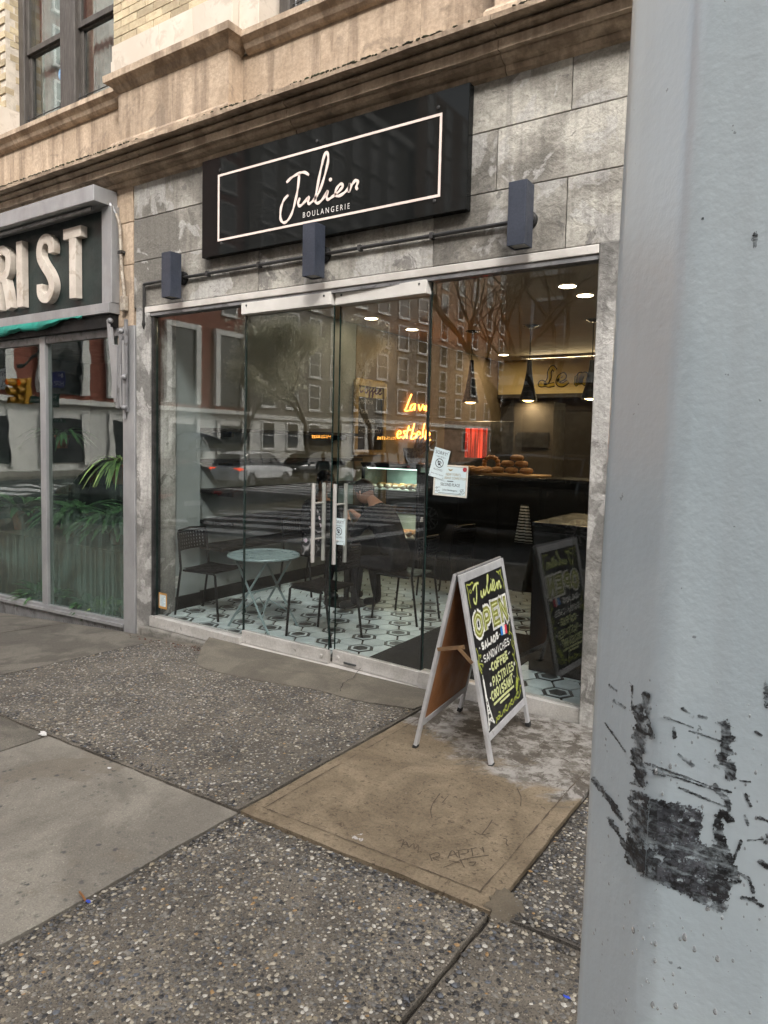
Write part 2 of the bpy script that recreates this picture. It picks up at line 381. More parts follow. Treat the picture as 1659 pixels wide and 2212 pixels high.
def tan_slab():
    m, t, o = nt('tan_slab'); v = coords(t)
    col = ramp(t, noise(t, v, 3.0, 7, .65, 1.0), [(.3, (.172, .132, .086)), (.7, (.262, .206, .138))])
    col = mixc(t, .35, col, ramp(t, noise(t, v, 95, 3, .7), [(.32, .4), (.62, 1.0)]), 'MULTIPLY')
    sc = noise(t, coords(t, (1, 1, 1)), 40, 6, .75, .7)
    col = mixc(t, ramp(t, sc, [(.26, .8), (.40, 0.0)]), col, (.07, .050, .032))
    sep = N(t, 'ShaderNodeSeparateXYZ'); t.links.new(v, sep.inputs[0])
    # worn pale strip in front of the sill, with grime over it
    e = mathn(t, 'ADD', sep.outputs[1], mathn(t, 'MULTIPLY', noise(t, v, 2.6, 6, .65, .8), .75))
    e = mathn(t, 'ADD', e, mathn(t, 'MULTIPLY', sep.outputs[0], .20))
    k = ramp(t, N(t, 'ShaderNodeMath', operation='ADD').outputs[0], [(0, 0), (1, 1)])
    mr = N(t, 'ShaderNodeMapRange'); t.links.new(e, mr.inputs[0]); mr.inputs[1].default_value = -.80; mr.inputs[2].default_value = -.66
    pale = ramp(t, noise(t, v, 14, 7, .72, .3), [(.35, (.15, .135, .115)), (.6, (.32, .30, .275))])
    pale = mixc(t, ramp(t, noise(t, v, 5.5, 8, .78, .35), [(.50, 0.0), (.57, .85)]), pale, (.075, .062, .048))
    col = mixc(t, mr.outputs[0], col, pale)
    sp = noise(t, v, 3.3, 5, .7, .4); col = mixc(t, ramp(t, sp, [(.86, 0.0), (.87, .8)]), col, (.48, .46, .45))
    h = mathn(t, 'ADD', noise(t, v, 60, 5, .7), mathn(t, 'MULTIPLY', sc, .9))
    principled(t, o, col, .82, 0, .35, bump(t, h, .55, .007)); return m
M['slab_tan'] = tan_slab()
M['dirtjoint'] = pm('packed_dirt', (.045, .038, .03), (.025, .022, .019), 20, .95, bmp=.5, bscale=90)
PAL = [(0.0, (.032, .031, .032)), (.18, (.075, .073, .073)), (.36, (.145, .137, .125)), (.54, (.205, .19, .165)), (.68, (.105, .113, .13)), (.74, (.27, .23, .165)), (.82, (.37, .335, .27)), (.925, (.48, .455, .405)), (.985, (.32, .20, .09))]
def pebble_mat(name, attr):
    m, t, o = nt(name)
    if attr: a = N(t, 'ShaderNodeAttribute'); a.attribute_name = 'rnd'; f = a.outputs['Fac']
    else: f = N(t, 'ShaderNodeObjectInfo').outputs['Random']
    col = ramp(t, f, PAL, 'CONSTANT')
    col = mixc(t, .45, col, ramp(t, noise(t, coords(t), 150, 3, .6), [(.3, .5), (.7, 1.0)]), 'MULTIPLY')
    principled(t, o, col, .45, 0, .45); return m
M['pebble'] = pebble_mat('pebble', False); M['pebbles'] = pebble_mat('pebbles', True)

pav = MB()
xs = list(np.arange(-14.2, 12.01, .6)); ys = [-4.75, -4, -3, -2.2, -1.5, -.8, -.2, .3]
pav.add([(x, y, gz(x, y) - .028) for y in ys for x in xs], [(j*len(xs)+i, j*len(xs)+i+1, (j+1)*len(xs)+i+1, (j+1)*len(xs)+i) for j in range(len(ys)-1) for i in range(len(xs)-1)])
pavement = struct(pav.build('pavement', M['dirtjoint']))
def slab(x0, x1, y0, y1, mat, gap=.008, border=0.0, lift=0.0):
    """one cast flag with worn, slightly wandering edges"""
    nx = max(2, int((x1-x0)/.09)); ny = max(2, int((y1-y0)/.09)); mb = MB(); idx = {}
    g = gap + random.uniform(0, .004)
    for j in range(ny+1):
        for i in range(nx+1):
            x = x0+g+(x1-x0-2*g)*i/nx; y = y0+g+(y1-y0-2*g)*j/ny
            ed = i in (0, nx) or j in (0, ny)
            jx = random.gauss(0, .0025) if ed else 0; jy = random.gauss(0, .0025) if ed else 0
            z = gz(x, y) + lift + random.gauss(0, .0006) - (.006 if ed else 0)
            mb.v.append((x+(jx if i in (0, nx) else 0), y+(jy if j in (0, ny) else 0), z)); idx[i, j] = len(mb.v)-1
    for j in range(ny):
        for i in range(nx): mb.f.append((idx[i, j], idx[i+1, j], idx[i+1, j+1], idx[i, j+1]))
    ring = [idx[i, 0] for i in range(nx)] + [idx[nx, j] for j in range(ny)] + [idx[i, ny] for i in range(nx, 0, -1)] + [idx[0, j] for j in range(ny, 0, -1)]
    b = len(mb.v)
    for k in ring: x, y, z = mb.v[k]; mb.v.append((x, y, z-.04))
    n = len(ring)
    for k in range(n): mb.f.append((ring[k], b+k, b+(k+1) % n, ring[(k+1) % n]))
    return mb.build('slab', mat, pavement, smooth=True)
XA = [-14.1, -12.2, -10.4, -8.3, -6.7, -5.11, -2.185, -.935, .32, 1.58, 2.84, 4.1, 5.36, 6.6, 8.0]
XB = [-14.1, -12.2, -10.4, -8.2, -6.7, -5.2, -3.69, -2.165, -.935, .32, 1.58, 2.84, 4.1, 5.36, 6.6, 8.0]
MA = ['slab_grey', 'slab_grey', 'slab_fine', 'slab_fine', 'slab_fine', 'agg_base', 'slab_tan', 'agg_dark', 'agg_dark', 'slab_grey', 'agg_base', 'slab_grey', 'agg_base', 'slab_grey']
MBm = ['slab_fine', 'slab_grey', 'slab_grey', 'slab_fine', 'agg_base', 'slab_fine', 'slab_grey', 'agg_base', 'agg_base', 'slab_grey', 'agg_base', 'slab_grey', 'agg_base', 'slab_grey', 'agg_base']
for k in range(len(XA)-1): slab(XA[k], XA[k+1], -2.005, -.02, M[MA[k]])
for k in range(len(XB)-1): slab(XB[k], XB[k+1], -4.02, -2.005, M[MBm[k]])
for k in range(len(XB)-1): slab(XB[k], XB[k+1], -4.6, -4.02, M['slab_grey'])

# pebbles standing proud in the washed slabs
def peb_template():
    b = MB().blob((0, 0, 0), 1, 1, 1, 6, 4); V = np.array(b.v); return V, b.f
PV, PF = peb_template()
def scatter(x0, x1, y0, y1, cell, smin, smax, keep):
    nx, ny = int((x1-x0)/cell), int((y1-y0)/cell); P = []
    gx, gy = np.meshgrid(np.arange(nx), np.arange(ny)); gx = gx.ravel(); gy = gy.ravel()
    x = x0 + (gx + .5 + rng.uniform(-.42, .42, gx.size))*cell; y = y0 + (gy + .5 + rng.uniform(-.42, .42, gx.size))*cell
    cl = .5 + .5*np.sin(x*7.1+1.3*np.sin(y*5.3))*np.cos(y*6.7+1.1*np.sin(x*4.1))
    ok = rng.random(gx.size) < keep*(.62+.5*cl)
    x, y = x[ok], y[ok]; s = np.clip(rng.lognormal(math.log((smin*smax)**.5), .38, x.size), smin, smax)
    return np.stack([x, y, s], 1)
def pebble_cloud(P, name, parent):
    n = len(P); k = len(PV); a = rng.uniform(0, 2*PI, n); el = rng.uniform(.55, .95, n)
    jit = 1 + rng.uniform(-.22, .22, (n, k))
    lx = PV[None, :, 0]*jit*P[:, 2, None]; ly = PV[None, :, 1]*jit*P[:, 2, None]*el[:, None]; lz = PV[None, :, 2]*P[:, 2, None]*.28
    ca, sa = np.cos(a)[:, None], np.sin(a)[:, None]
    X = P[:, 0, None] + lx*ca - ly*sa; Y = P[:, 1, None] + lx*sa + ly*ca
    base = 0.027*(X+1.255) - 0.0274*Y - 0.05*np.maximum(0, -4.2-X)*np.clip(1+Y/3, 0, 1)
    Z = base + lz - P[:, 2, None]*.05
    V = np.stack([X, Y, Z], 2).reshape(-1, 3)
    quads = [f for f in PF if len(f) == 4]; tris = [f for f in PF if len(f) == 3]
    fs = [tuple(i+o for i in f) for o in range(0, n*k, k) for f in PF]
    me = bpy.data.meshes.new(name); me.from_pydata(V.tolist(), [], fs); me.update()
    me.polygons.foreach_set('use_smooth', [True]*len(me.polygons))
    at = me.attributes.new('rnd', 'FLOAT', 'POINT'); at.data.foreach_set('value', np.repeat(rng.random(n), k).astype(np.float32))
    me.materials.append(M['pebbles']); o = link(name, me, parent); o['kind'] = 'stuff'; return o
slabs = [o for o in bpy.data.objects if o.name.startswith('slab')]
def slab_at(x, y):
    for o in slabs:
        xsv = [v.co.x for v in o.data.vertices[:1]]; v0 = o.data.vertices[0].co
        b = [Vector(c) for c in o.bound_box]
        if min(c.x for c in b) <= x <= max(c.x for c in b) and min(c.y for c in b) <= y <= max(c.y for c in b): return o
near = scatter(-2.15, -.95, -3.75, -2.02, .0136, .0038, .0115, 1.0)
# the 300 that show largest in the near slab are stones of their own
C2 = np.array([EYE.x, EYE.y]); dist = np.hypot(near[:, 0]-C2[0], near[:, 1]-C2[1]); show = near[:, 2]/np.maximum(dist, .5)
vis = (near[:, 0] - 0 < -.25*0) & (near[:, 1] > -3.35)
order = np.argsort(-(show*vis)); big = order[:300]; rest = np.setdiff1d(np.arange(len(near)), big)
near_slab = slab_at(-1.5, -3.0); pmesh = []
for k in range(8):
    b = MB(); b.v = [(p[0]*(1+random.uniform(-.22, .22)), p[1]*.75*(1+random.uniform(-.22, .22)), p[2]*.33) for p in PV]; b.f = list(PF)
    me = b.mesh('pebble', M['pebble']); me.polygons.foreach_set('use_smooth', [True]*len(me.polygons)); pmesh.append(me)
for i in big:
    x, y, s = near[i]; o = link('pebble', pmesh[int(rng.integers(8))], near_slab)
    o.location = (x, y, gz(x, y) - s*.05); o.scale = (s, s, s); o.rotation_euler = (0, 0, rng.uniform(0, 6.28))
pebble_cloud(near[rest], 'small_pebbles', near_slab)
pebble_cloud(scatter(-.92, .30, -3.2, -2.02, .0155, .0045, .0125, .9), 'small_pebbles', slab_at(-.4, -3))
pebble_cloud(scatter(-.92, .30, -1.99, -.3, .0140, .0045, .0105, 1.0), 'small_pebbles', slab_at(-.4, -1))
far = scatter(-5.09, -2.2, -1.99, -.15, .0150, .0050, .0110, 1.0)
wear = .5 + .5*np.sin(far[:, 0]*2.3+.7)*np.cos(far[:, 1]*2.9+1.0)
far = far[(rng.random(len(far)) < np.clip(1.25 + .9*(-.55-far[:, 1]) + .5*(far[:, 0]+4.2), 0, 1)) & (rng.random(len(far)) < .55+.6*wear)]
pebble_cloud(far, 'small_pebbles', slab_at(-3.5, -1))
pebble_cloud(scatter(-6.68, -5.22, -3.9, -2.02, .022, .005, .010, .6), 'small_pebbles', slab_at(-6, -3))

# cement apron in front of the doors, patch at the slab corner
def on_ground(pts, h): return [Vector((p.x, p.y, gz(p.x, p.y)+h)) for p in pts]
low = [G(*p) for p in ((425, 1428), (432, 1441), (470, 1453), (560, 1471), (640, 1484), (690, 1493), (760, 1512), (830, 1524), (893, 1533))]
low = smooth_curve(low, 6)
top = []
for k, p in enumerate(low):
    f = k/(len(low)-1); top.append(Vector((-4.55 + f*(-2.16+4.55), -.035, -.052 + .018*f)))
a0 = G(438, 1416); a1 = G(470, 1403)
ap = MB(); secs = []
NS = 7
for k, (a, b) in enumerate(zip(low, top)):
    e = min(1, k/10.0)
    row = []
    for j in range(NS+1):
        f = j/NS; p = a.lerp(b, f)
        hump = math.sin(min(1, f*1.25)*PI/2)
        zg = gz(p.x, p.y); zt = zg + (b.z-gz(b.x, b.y)+.004)*hump + .006
        row.append((p.x + random.gauss(0, .002), p.y, zt))
    row = [(row[0][0], row[0][1], gz(*row[0][:2]) - .02)] + row
    secs.append(row)
ap.loft(secs, closed=False, cap=False)
n0 = len(secs[0])
tip = [Vector(q) for q in secs[0]]; apron = tag(ap.build('cement_ramp', M['cement'], smooth=True), 'low grey cement ramp sloping up to the glass doors', 'ramp')
cr_ = MB()                                         # hairline crack and dark edge of the cement ramp
for ck in ([(778, 1448), (765, 1465), (742, 1478), (735, 1494)], [(640, 1483), (690, 1492), (760, 1510), (830, 1522), (893, 1531)]):
    pts = smooth_curve([G(*q, dz=.012) for q in ck], 8); bvh = None
    cr_.ribbon([(p.x+random.gauss(0, .004), p.y+random.gauss(0, .003)) for p in pts], .006, lambda u, v, w: (u, v, gz(u, v)+.0105 + (.03 if v > -.5 else 0)*max(0, (v+.55))*1.2), taper=[.4+.8*random.random() for _ in pts])
M['crack'] = pm('crack', (.03, .026, .021), None, 20, .9)
cr_.build('crack', M['crack'], apron)
c3 = lambda x, y: ((900+.8439*x)/1.7637, (2600+.8439*y)/1.7637)
poly = smooth_curve([G(*c3(*q)) for q in ((1125, 1004), (1150, 950), (1185, 930), (1236, 928), (1262, 960), (1300, 1000), (1290, 1048), (1240, 1070), (1182, 1092), (1150, 1050), (1125, 1004))], 4)
pt = MB(); cc = sum(poly, Vector())/len(poly); poly = [cc + (p-cc)*random.uniform(.86, 1.22) for p in poly[:-1]]; poly.append(poly[0]); pt.v = [(p.x, p.y, gz(p.x, p.y)-.012) for p in poly[:-1]] + [(p.x*.9+cc.x*.1, p.y*.9+cc.y*.1, gz(p.x, p.y)+.001+random.gauss(0, .0008)) for p in poly[:-1]] + [(cc.x, cc.y, gz(cc.x, cc.y)+.0035)]
n = len(poly)-1; pt.f = [(k, (k+1) % n, n+(k+1) % n, n+k) for k in range(n)] + [(n+k, n+(k+1) % n, 2*n) for k in range(n)]
pt.build('cement_patch', M['patch'], pavement, smooth=True)
# marks scratched into the tan slab while it was wet
M['scratch'] = pm('scratched_cement', (.10, .076, .052), (.075, .057, .04), 30, .95)
SCR = [[(872, 778), (884, 808)], [(872, 782), (905, 770), (918, 783), (888, 795), (915, 805)], [(955, 797), (975, 760), (1000, 792)], [(962, 783), (990, 778)], [(1008, 795), (1003, 760)], [(1003, 762), (1040, 755), (1045, 770), (1010, 778)], [(1068, 786), (1062, 750)], [(1045, 757), (1085, 748)], [(1118, 770), (1112, 745)], [(935, 838), (1030, 800), (1140, 782)],
       [(960, 806), (1010, 815)], [(1010, 800), (1030, 838)], [(1050, 815), (1080, 812), (1070, 828), (1052, 826)], [(730, 720), (755, 712), (748, 735)], [(745, 745), (765, 720), (778, 748)], [(752, 735), (772, 733)], [(780, 748), (800, 730), (805, 755), (822, 735), (820, 772)],
       [(1156, 622), (1135, 655), (1108, 688)], [(1074, 672), (1108, 690), (1145, 682)], [(920, 503), (890, 545), (878, 580), (884, 614)], [(958, 512), (930, 545)], [(1205, 705), (1222, 712), (1218, 728), (1228, 740)], [(1268, 480), (1285, 520), (1283, 560)]]
ident = lambda u, v, h: (u, v, gz(u, v) + .0022)
mk = MB()
for s_ in SCR:
    pts = [G(*c3(*q)) for q in s_]; pts = smooth_curve([(p.x, p.y, 0) for p in pts], 4)
    mk.ribbon([(p.x, p.y) for p in pts], .0065, ident, taper=[.5+.6*random.random() for _ in pts])
mk.build('scratched_letters', M['scratch'], slab_at(-1.5, -1.0))
bd = MB()                                          # tooled margin lines of the tan slab
for (a, b) in (((-2.10, -1.93), (-2.10, -.55)), ((-1.02, -1.93), (-1.02, -.7)), ((-2.12, -1.92), (-1.0, -1.92))):
    pts = [(a[0]+(b[0]-a[0])*k/30 + random.gauss(0, .0012), a[1]+(b[1]-a[1])*k/30 + random.gauss(0, .0012)) for k in range(31)]
    bd.ribbon(pts, .007, ident, taper=[max(.05, random.gauss(.6, .4)) for _ in pts])
bd.build('margin_line', M['scratch'], slab_at(-1.5, -1.0))
# litter: leaves in the joint by the step, bits of paper, a twig
M['leaf_dry'] = pm('dry_leaf', (.17, .07, .035), (.09, .04, .022), 30, .8, rnd=.5)
lf = MB()
for k in range(90):
    f = random.random(); x = -5.55 + 1.2*f; y = -.13 - abs(random.gauss(0, .05)) - (.10*f)
    if random.random() < .35: x = random.gauss(-4.45, .06); y = -.2 + random.gauss(0, .035)
    a = random.uniform(0, 6.28); s_ = random.uniform(.006, .016); z = gz(x, y)+.006
    lf.add([(x+s_*math.cos(a), y+s_*math.sin(a), z), (x+.4*s_*math.cos(a+1.5), y+.4*s_*math.sin(a+1.5), z+.006), (x-s_*math.cos(a), y-s_*math.sin(a), z+.002), (x+.4*s_*math.cos(a-1.5), y+.4*s_*math.sin(a-1.5), z)], [(0, 1, 2), (0, 2, 3)])
o = lf.build('leaf_litter', M['leaf_dry']); o['kind'] = 'stuff'; tag(o, 'brown leaf litter gathered along the foot of the concrete step', 'leaves')
M['paperbit'] = pm('paper_scrap', (.72, .70, .68), None, 20, .8); M['bluebit'] = pm('blue_plastic', (.03, .07, .45), None, 20, .4); M['twig'] = pm('twig', (.25, .11, .04), None, 30, .8)
def bit(px, py, s_, mat, name, lab, cat):
    p = G(px, py); b = MB().blob((p.x, p.y, gz(p.x, p.y)+s_*.25), s_, s_*.6, s_*.3, 6, 4, .35); tag(b.build(name, mat), lab, cat)
bit(191, 1948, .012, M['bluebit'], 'plastic_scrap', 'small blue plastic scrap in the joint beside the grey slab', 'litter')
bit(1224, 2155, .010, M['bluebit'], 'plastic_scrap', 'blue plastic scrap lying on pebbles beside the grey pole', 'litter')
bit(93, 1588, .03, M['paperbit'], 'paper_scrap', 'torn white paper scrap at the far corner of the grey slab', 'litter')
bit(236, 1660, .012, M['paperbit'], 'paper_scrap', 'tiny white paper scrap in the joint above the grey slab', 'litter')
p = G(172, 1930); q = G(184, 1948)
tag(MB().tube([(p.x, p.y, gz(p.x, p.y)+.006), (p.x*.5+q.x*.5+.006, p.y*.5+q.y*.5, gz(p.x, p.y)+.007), (q.x, q.y, gz(q.x, q.y)+.006)], .004, 6).build('twig', M['twig']), 'short reddish brown twig on the edge of the grey slab', 'twig')

# ================================================================== the building
bld = thing('corner_building', 'tan stone and brick building housing the bakery and the florist', 'building', (-4, 0, 0))
def part(name, mat, *a, bevel=0.0, parent=None): return box(name, mat, parent or bld, *a, bevel=bevel)
# cement panels over the shop front: each a panel, set proud of the joint backing
part('wall_core', M['joint'], -5.86, 3.0, .014, .30, 2.90, 4.3)
rows = [(2.905, 3.322, [-5.63, -4.03, -2.404, -1.48, .2, 1.8, 3.0]), (3.328, 3.708, [-5.63, -3.42, -1.95, -.55, 1.0, 3.0]), (3.716, 4.12, [-5.63, -5.185, -3.2, -1.475, .3, 1.7, 3.0])]
for z0, z1, xs_ in rows:
    for a, b in zip(xs_[:-1], xs_[1:]):
        part('cement_panel', M['panel'], a+.003, b-.003, random.uniform(-.003, .001), .16, z0, z1, bevel=.003)
# narrow stone strip between florist and bakery
for z0, z1 in ((2.2, 2.74), (2.745, 3.31), (3.316, 3.70), (3.706, 4.12)):
    part('stone_block', M['limestone'], -5.875, -5.64, -.004, .3, z0, z1, bevel=.004)
# pilasters either side of the glass
part('pilaster', M['pilaster'], -5.562, -5.37, -.03, .28, -.28, 2.898, bevel=.008)
part('pilaster', M['pilaster'], -1.262, -.72, -.035, .28, -.12, 2.898, bevel=.008)
# the wall beyond the right pilaster, behind the pole
for k in range(7): part('cement_panel', M['panel'], -.715, 3.0, -.005, .28, -.12+k*.43, -.12+k*.43+.425, bevel=.003)
# cornice: stone lengths with open joints
PROF = [(.0, 4.02), (-.025, 4.035), (-.035, 4.062), (-.035, 4.070), (-.06, 4.074), (-.09, 4.086), (-.105, 4.105), (-.105, 4.114), (-.145, 4.112), (-.148, 4.176), (-.115, 4.180), (-.112, 4.190), (-.150, 4.190), (-.175, 4.198), (-.186, 4.212), (-.175, 4.228), (-.150, 4.232), (-.150, 4.240), (-.262, 4.232), (-.266, 4.262), (-.20, 4.285), (0.0, 4.33), (.25, 4.33), (.25, 4.02)]
xj = [-14.0, -12.1, -10.3, -8.75, -7.05, -5.35, -3.62, -1.90, -.15, 1.6, 3.3, 5.0]
for a, b in zip(xj[:-1], xj[1:]):
    mb = MB(); n_ = 12; secs = []
    for k in range(n_+1):
        x = a+.003+(b-a-.006)*k/n_
        secs.append([(x, y+random.gauss(0, .0016)*(1 if y < -.02 else 0), z+random.gauss(0, .0016)*(1 if y < -.02 else 0)) for y, z in PROF])
    mb.loft([list(reversed(s_)) for s_ in secs]); mb.build('cornice_block', M['limestone_dark'] if 0 else M['limestone'], bld)
# mossy dirt sitting in the cornice top edge
M['moss'] = pm('moss_dirt', (.05, .052, .024), (.03, .028, .018), 14, .95, bmp=.4)
ms = MB()
for k in range(420):
    x = -9 + k*.0262 + random.uniform(-.02, .02); w = random.uniform(.006, .03)
    if math.sin(x*1.7)+math.sin(x*4.3+1) + random.gauss(0, .6) < -.1: continue
    ms.blob((x, -.262, 4.266+random.uniform(-.004, .004)), w, .009, .0075, 6, 4, .3)
o = ms.build('moss', M['moss'], bld); o['kind'] = 'stuff'
# dado course above the cornice
for a, b in zip([-14, -12.2, -10.4, -8.6, -7.35, -6.55, -5.66, -4.23, -3.42, -2.55, -1.95, -.5, 1.2, 3.0], [-12.2, -10.4, -8.6, -7.35, -6.55, -5.66, -4.23, -3.42, -2.55, -1.95, -.5, 1.2, 3.0, 5.0]):
    part('stone_block', M['limestone'], a+.0015, b-.0015, random.uniform(-.002, .002), .25, 4.30, 4.785, bevel=.003)
SILL = [(0.0, 4.775), (-.03, 4.78), (-.05, 4.80), (-.07, 4.835), (-.10, 4.862), (-.108, 4.87), (-.108, 4.915), (0.0, 4.93), (.35, 4.94), (.35, 4.775)]
def course(prof, a, b, name, mat): return MB().loft([[(a+(b-a)*k/6, y, z) for y, z in reversed(prof)] for k in range(7)]).build(name, mat, bld)
for a, b in ((-14, -10.2), (-10.2, -7.6), (-7.6, -5.72), (-4.16, -2.9), (-2.9, -2.0), (-.36, 3.0)): course(SILL, a+.002, b-.002, 'sill_stone', M['limestone'])
def pedestal(x0, x1):
    P1 = [(0.0, 4.28), (-.20, 4.28), (-.20, 4.33), (-.185, 4.352), (-.152, 4.372), (-.15, 4.38), (-.15, 4.785), (-.158, 4.788), (-.17, 4.80), (-.19, 4.835), (-.225, 4.862), (-.245, 4.868), (-.248, 4.925), (-.20, 4.945), (0.0, 4.955)]
    secs = []
    for y, z in P1:
        e = max(0.0, -.15-y)
        secs.append([(x0-e, .0, z), (x0-e, y, z), (x1+e, y, z), (x1+e, .0, z)])
    MB().loft([list(reversed(s_)) for s_ in secs]).build('pedestal', M['limestone'], bld)
pedestal(-5.645, -4.235); pedestal(-1.93, -.45); pedestal(-9.6, -8.1)
# glazed blocks and brick above the pedestals
for x0, x1 in ((-5.80, -4.24), (-1.95, -.43), (-9.6, -7.90)):
    cuts = [x0, x0+(x1-x0)*.42, x0+(x1-x0)*.70, x1]
    for a, b in zip(cuts[:-1], cuts[1:]): part('glazed_block', M['glazed'], a+.0015, b-.0015, -.11, .2, 4.95, 5.265, bevel=.004)
part('glazed_block', M['glazed'], -4.236, -4.02, -.04, .25, 4.932, 5.9, bevel=.004)
part('glazed_block', M['glazed'], -5.928, -5.803, -.03, .25, 4.96, 5.20, bevel=.004)
part('wall_core', M['mortar'], -5.925, -4.24, .010, .25, 5.20, 9.0)
part('wall_core', M['mortar'], -9.5, -7.852, .010, .40, 5.20, 9.0)
part('wall_core', M['mortar'], -1.95, -.3, .010, .40, 5.20, 9.0)
bw, bh = .232, .0735
bme = MB().box(-.111, .111, -.05, .05, -.033, .033).mesh('brick', M['brick'])
bmh = MB().box(-.053, .053, -.05, .05, -.033, .033).mesh('brick', M['brick'])
def brick(x, y, z, me, r=0.0):
    o = link('brick', me, bld); o.location = (x+random.gauss(0, .002), y+random.gauss(0, .0012), z); o.rotation_euler = (0, 0, r); return o
for r in range(17):                                 # right of the window
    z = 5.272 + .037 + r*bh
    if z > 6.05: break
    off = (.116 if r % 2 else 0)
    if r % 2: brick(-5.925+.055, .047, z, bmh)
    for k in range(7):
        x = -5.925 + .116 + off + k*bw
        if x + .11 < -4.25: brick(x, .047, z, bme)
for r in range(22):                                 # left pier, face and return
    z = 5.272 + .037 + r*bh
    off = (.116 if r % 2 else 0)
    for k in range(4): brick(-7.852 - .111 - off*.95 - k*bw, .047, z, bme)
    if r % 2:
        brick(-7.852-.049, .055, z, bmh, PI/2) if 0 else None
        brick(-7.852-.048, .055+.115, z, bme, PI/2); brick(-7.852-.048, .30+.05, z, bmh, PI/2)
    else:
        brick(-7.852-.048, .055+.172, z, bme, PI/2)
part('glazed_block', M['glazed'], -7.905, -7.845, -.115, .38, 4.945, 5.262, bevel=.004)
# upstairs window pair
def window_pair(x0, x1, z0, z1, Y):
    part('frame', M['wood_frame'], x0, x0+.11, Y-.05, Y+.09, z0, z1, bevel=.008)
    part('frame', M['wood_frame'], x1-.11, x1, Y-.05, Y+.09, z0, z1, bevel=.008)
    xm = (x0+x1)/2 - .02
    part('mullion', M['wood_frame'], xm-.13, xm+.13, Y-.06, Y+.09, z0, z1, bevel=.012)
    for a, b in ((x0+.11, xm-.13), (xm+.13, x1-.11)):
        for lo, hi, yy in ((z0, z0+.93, Y+.03), (z0+.90, z0+1.8, Y)):
            w = MB()
            w.box(a, a+.05, yy-.02, yy+.02, lo, hi); w.box(b-.05, b, yy-.02, yy+.02, lo, hi)
            w.box(a+.05, b-.05, yy-.02, yy+.02, lo, lo+.06); w.box(a+.05, b-.05, yy-.02, yy+.02, hi-.05, hi)
            sash = w.build('sash', M['wood_frame'], bld, bevel=.004)
            MB().box(a+.05, b-.05, yy-.004, yy+.004, lo+.06, hi-.05).build('pane', M['glass'], sash)
        g = MB()                                     # low child guard bars
        for zz in (z0+.10, z0+.20): g.tube([(a+.02, Y-.03, zz), (b-.02, Y-.03, zz)], .006, 6)
        for q in range(3): g.tube([(a+.05+(b-a-.1)*q/2, Y-.03, z0+.02), (a+.05+(b-a-.1)*q/2, Y-.03, z0+.24)], .006, 6)
        g.build('guard_rail', M['darksteel'], bld)
        c = MB(); nn = 24
        xs_ = [a+(b-a)*.75*k/nn for k in range(nn+1)]
        c.add([(x, Y+.16+.018*math.sin(k*1.9), z) for z in (z0+.02, z1) for k, x in enumerate(xs_)], [(k, k+1, nn+2+k, nn+1+k) for k in range(nn)])
        c.build('curtain', M['curtain'], bld, smooth=True)
    part('room_back', M['black'], x0-.2, x1+.2, Y+.9, Y+.95, z0-.1, z1)
M['curtain'] = pm('grey_green_curtain', (.23, .25, .235), (.15, .165, .155), 3, .9, bmp=.1)
M['redcloth'] = pm('red_cloth', (.30, .03, .035), None, 5, .8)
window_pair(-7.852, -5.93, 4.96, 7.0, .20)
MB().box(-6.28, -6.12, .33, .37, 5.65, 6.2).build('cushion', M['redcloth'], bld)
b_ = MB().blob(tuple(F(132, 160, .245)), .055, .012, .06, 10, 6); b_.build('sticker', pm('blue_sticker', (.12, .32, .62), (.35, .55, .75), 60, .5), bld)
# part of the next window, at the top edge of the picture
window_pair(-3.98, -2.1, 4.96, 7.0, .20)
part('wall_upper', M['mortar'], -14, 5, .42, .5, 5.0, 14.0)
for x0, x1 in ((-14, -9.55), (.0, 5.0)): part('wall_upper', M['brick'], x0, x1, .05, .4, 4.94, 14.0)
part('wall_upper', M['brick'], -9.55, .0, .02, .4, 7.05, 14.0)
part('spandrel', M['limestone'], -10, 0.0, -.02, .02, 6.98, 7.25)

# ---------------- shop front: sill, head, fixed panes, doors
GY = .03
M['whiteframe2'] = pm('white_door_rail', (.64, .615, .575), (.58, .555, .52), 5, .5, bmp=.03)
part('concrete_step', M['step'], -5.47, -4.27, -.085, .10, -.33, -.086, bevel=.014)
part('threshold', M['step'], -4.27, -1.262, -.03, .10, -.25, -.058, bevel=.006)
part('sill_rail', M['rail'], -5.37, -4.185, -.03, .075, -.083, .014, bevel=.004)
part('sill_rail', M['rail'], -2.425, -1.262, -.012, .075, -.056, .082, bevel=.004)
part('threshold_plate', M['whitealu'], -4.19, -2.43, -.05, .085, -.058, -.040, bevel=.003)
part('head_rail', M['whitealu'], -5.47, -1.262, -.032, .09, 2.838, 2.892, bevel=.005)
part('head_track', M['alu_dark'], -5.37, -1.262, -.02, .075, 2.806, 2.834)
part('jamb', M['darksteel'], -5.372, -5.335, -.005, .07, .016, 2.804)
def pane(x0, x1, z0, z1, y=GY, parent=None, name='glass_pane'):
    p = MB().box(x0, x1, y-.006, y+.006, z0, z1).build(name, M['glass'], parent or bld)
    for x in (x0, x1):
        MB().box(x-.002, x+.002, y-.0065, y+.0065, z0, z1).build('pane_edge', M['glass_edge'], p)
    return p
pane(-5.335, -4.198, .016, 2.804); pane(-2.418, -1.266, .084, 2.804)
